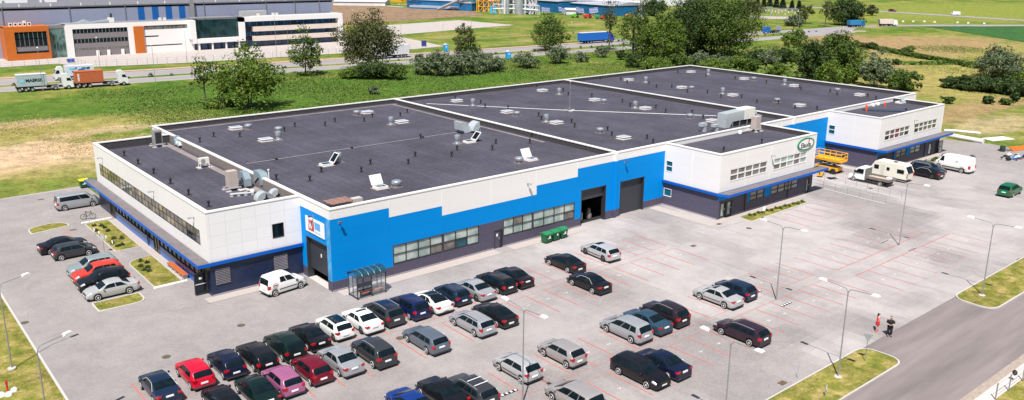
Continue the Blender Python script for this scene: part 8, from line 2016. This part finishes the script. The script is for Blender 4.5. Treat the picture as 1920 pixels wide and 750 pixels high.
p = G(122, 151); t = thing('tank_truck', 'white truck with a blue picture on its long body, driving the other way', 'truck', (p.x, p.y+1.5, 0), R(nrz+180)); t.scale = (.9, .9, .88); tractor(t, 0, P_('white2'), 3.9); q = MB(); q.box(-7.8, -.5, -1.25, 1.25, 1.15, 3.95, PWH); o = q.build('box_body', t); q = MB(); 
for k in range(16): x = -7.0+rnd.uniform(0, 4.5); z = rnd.uniform(2.0, 3.2); q.box(x, x+rnd.uniform(.5, 1.6), 1.26+.003*k, 1.262+.003*k, z, z+rnd.uniform(.15, .5), rnd.choice([P_('navy'), MATS['star_blue'], P_('blue')]))
q.box(-7.4, -1.0, 1.255, 1.257, 1.9, 3.6, mat('sky_print', (0.45, 0.6, 0.75), .4)); q.build('side_picture', o); q = MB(); q.box(-7.6, -1, -.5, .5, .75, 1.14, BLACK); q.build('chassis', t)
for x in (-6.6, -5.4, -2.2): wheel_pair(t, x)
# white trailer half hidden by the willow
p = G(775, 107); t = thing('trailer_truck', 'white box trailer partly hidden behind the large willow', 'truck', (p.x-1.3, p.y+1.4, 0), R(nrz+180+2)); q = MB(); q.box(0, 12.5, -1.25, 1.25, 1.1, 4.0, PWH); q.build('box_body', t); q = MB(); q.box(.3, 12, -.6, .6, .6, 1.09, BLACK); q.build('chassis', t)
for x in (1.5, 2.8, 4.1): wheel_pair(t, x)
tractor(t, 13.2, P_('white2'))
# blue articulated truck
p = G(1087, 83); t = thing('box_truck', 'long bright blue articulated truck on the far carriageway', 'truck', (p.x+1, p.y+1.2, 0), R(-5)); BT = mat('truck_blue', (0.01, 0.13, 0.50), .4, var=.06); q = MB(); q.box(0, 13.2, -1.25, 1.25, 1.15, 4.0, BT); o = q.build('box_body', t); q = MB(); q.box(0, 13.2, -1.27, 1.27, 4.002, 4.1, PWH); q.build('roof', o); q = MB(); q.box(.5, 13, -.6, .6, .6, 1.14, BLACK); q.build('chassis', t)
for x in (3.2, 4.5, 5.8, 15.5): wheel_pair(t, x)
tractor(t, 13.8, mat('cab_blue', (0.01, 0.07, 0.55), .3), 3.7); q = MB(); q.box(17.2, 21.5, -.9, .9, .7, 1.0, GALV); q.build('towed_chassis', t); wheel_pair(t, 20.6)
p = G(1255, 91); t = thing('trailer_truck', 'white trailer glimpsed through the tall tree row', 'truck', (p.x, p.y+1, 0), R(-4)); q = MB(); q.box(0, 11, -1.25, 1.25, 1.1, 4.0, PWH); q.build('box_body', t); q = MB(); q.box(0, 10, -.6, .6, .6, 1.09, BLACK); q.build('chassis', t); wheel_pair(t, 2); wheel_pair(t, 9)
p = G(1433, 63); t = thing('flatbed_trailer', 'dark blue cab with a long low empty trailer on the far road', 'truck', (p.x, p.y, 0), R(-3)); q = MB(); q.box(0, 2.6, -1.2, 1.2, .6, 2.8, BT); q.build('cab', t); q = MB(); q.box(2.6, 10.5, -1.1, 1.1, .8, 1.1, BLACK); q.build('bed', t); q = MB(); q.box(9.3, 10.6, -1.1, 1.1, 1.1, 2.9, SIL); q.build('ramp', t)
for x in (1.2, 6, 7.4, 8.6): wheel_pair(t, x)
def dump(px, py, label, col, rz, cabcol, tag_=None):
    p = G(px, py); t = thing('dump_truck', label, 'truck', (p.x, p.y, 0), R(rz), 'dump trucks at the junction'); q = MB(); q.extrude([(-5.2, 1.2), (-5.5, 3.3), (1.3, 3.5), (1.3, 1.2)], 1, -1.25, 1.25, col); o = q.build('tipper_body', t)
    q = MB(); 
    for k in range(7): q.box(-5+k*.95, -4.88+k*.95, -1.3, -1.251, 1.3, 3.2, col)
    q.build('rib', o); q = MB(); q.extrude([(1.5, .7), (1.5, 3.2), (3.1, 3.1), (3.6, 2.0), (3.7, .6)], 1, -1.2, 1.2, cabcol); q.build('cab', t); q = MB(); q.quad((3.14, -1.1, 3.0), (3.14, 1.1, 3.0), (3.62, 1.1, 2.05), (3.62, -1.1, 2.05), GLASSD); q.v = [(a+.03, b_, c) for a, b_, c in q.v]; q.build('windscreen', t); q = MB(); q.box(-5, 3.4, -.5, .5, .6, 1.19, BLACK); q.build('chassis', t)
    for x in (-4, -2.7, .3, 2.6): wheel_pair(t, x)
dump(1607, 51, 'blue dump truck at the junction', mat('tipper_blue', (0.03, 0.20, 0.42), .5, var=.15), -20, TEALB)
dump(1667, 49, 'white and red dump truck right of the blue one', mat('tipper_pale', (0.65, 0.55, 0.5), .5, var=.2, scale=.8), -38, P_('white2'))
p = G(1673, 22); car('hatch', 'darkred', (p.x, p.y), -95, 'dark red car on the distant back road', group=None, scale=1.15); 
p = G(1791, 29); car('van', 'white', (p.x, p.y), 85, 'small white van on the distant back road', 'van', None, 'parked_van')
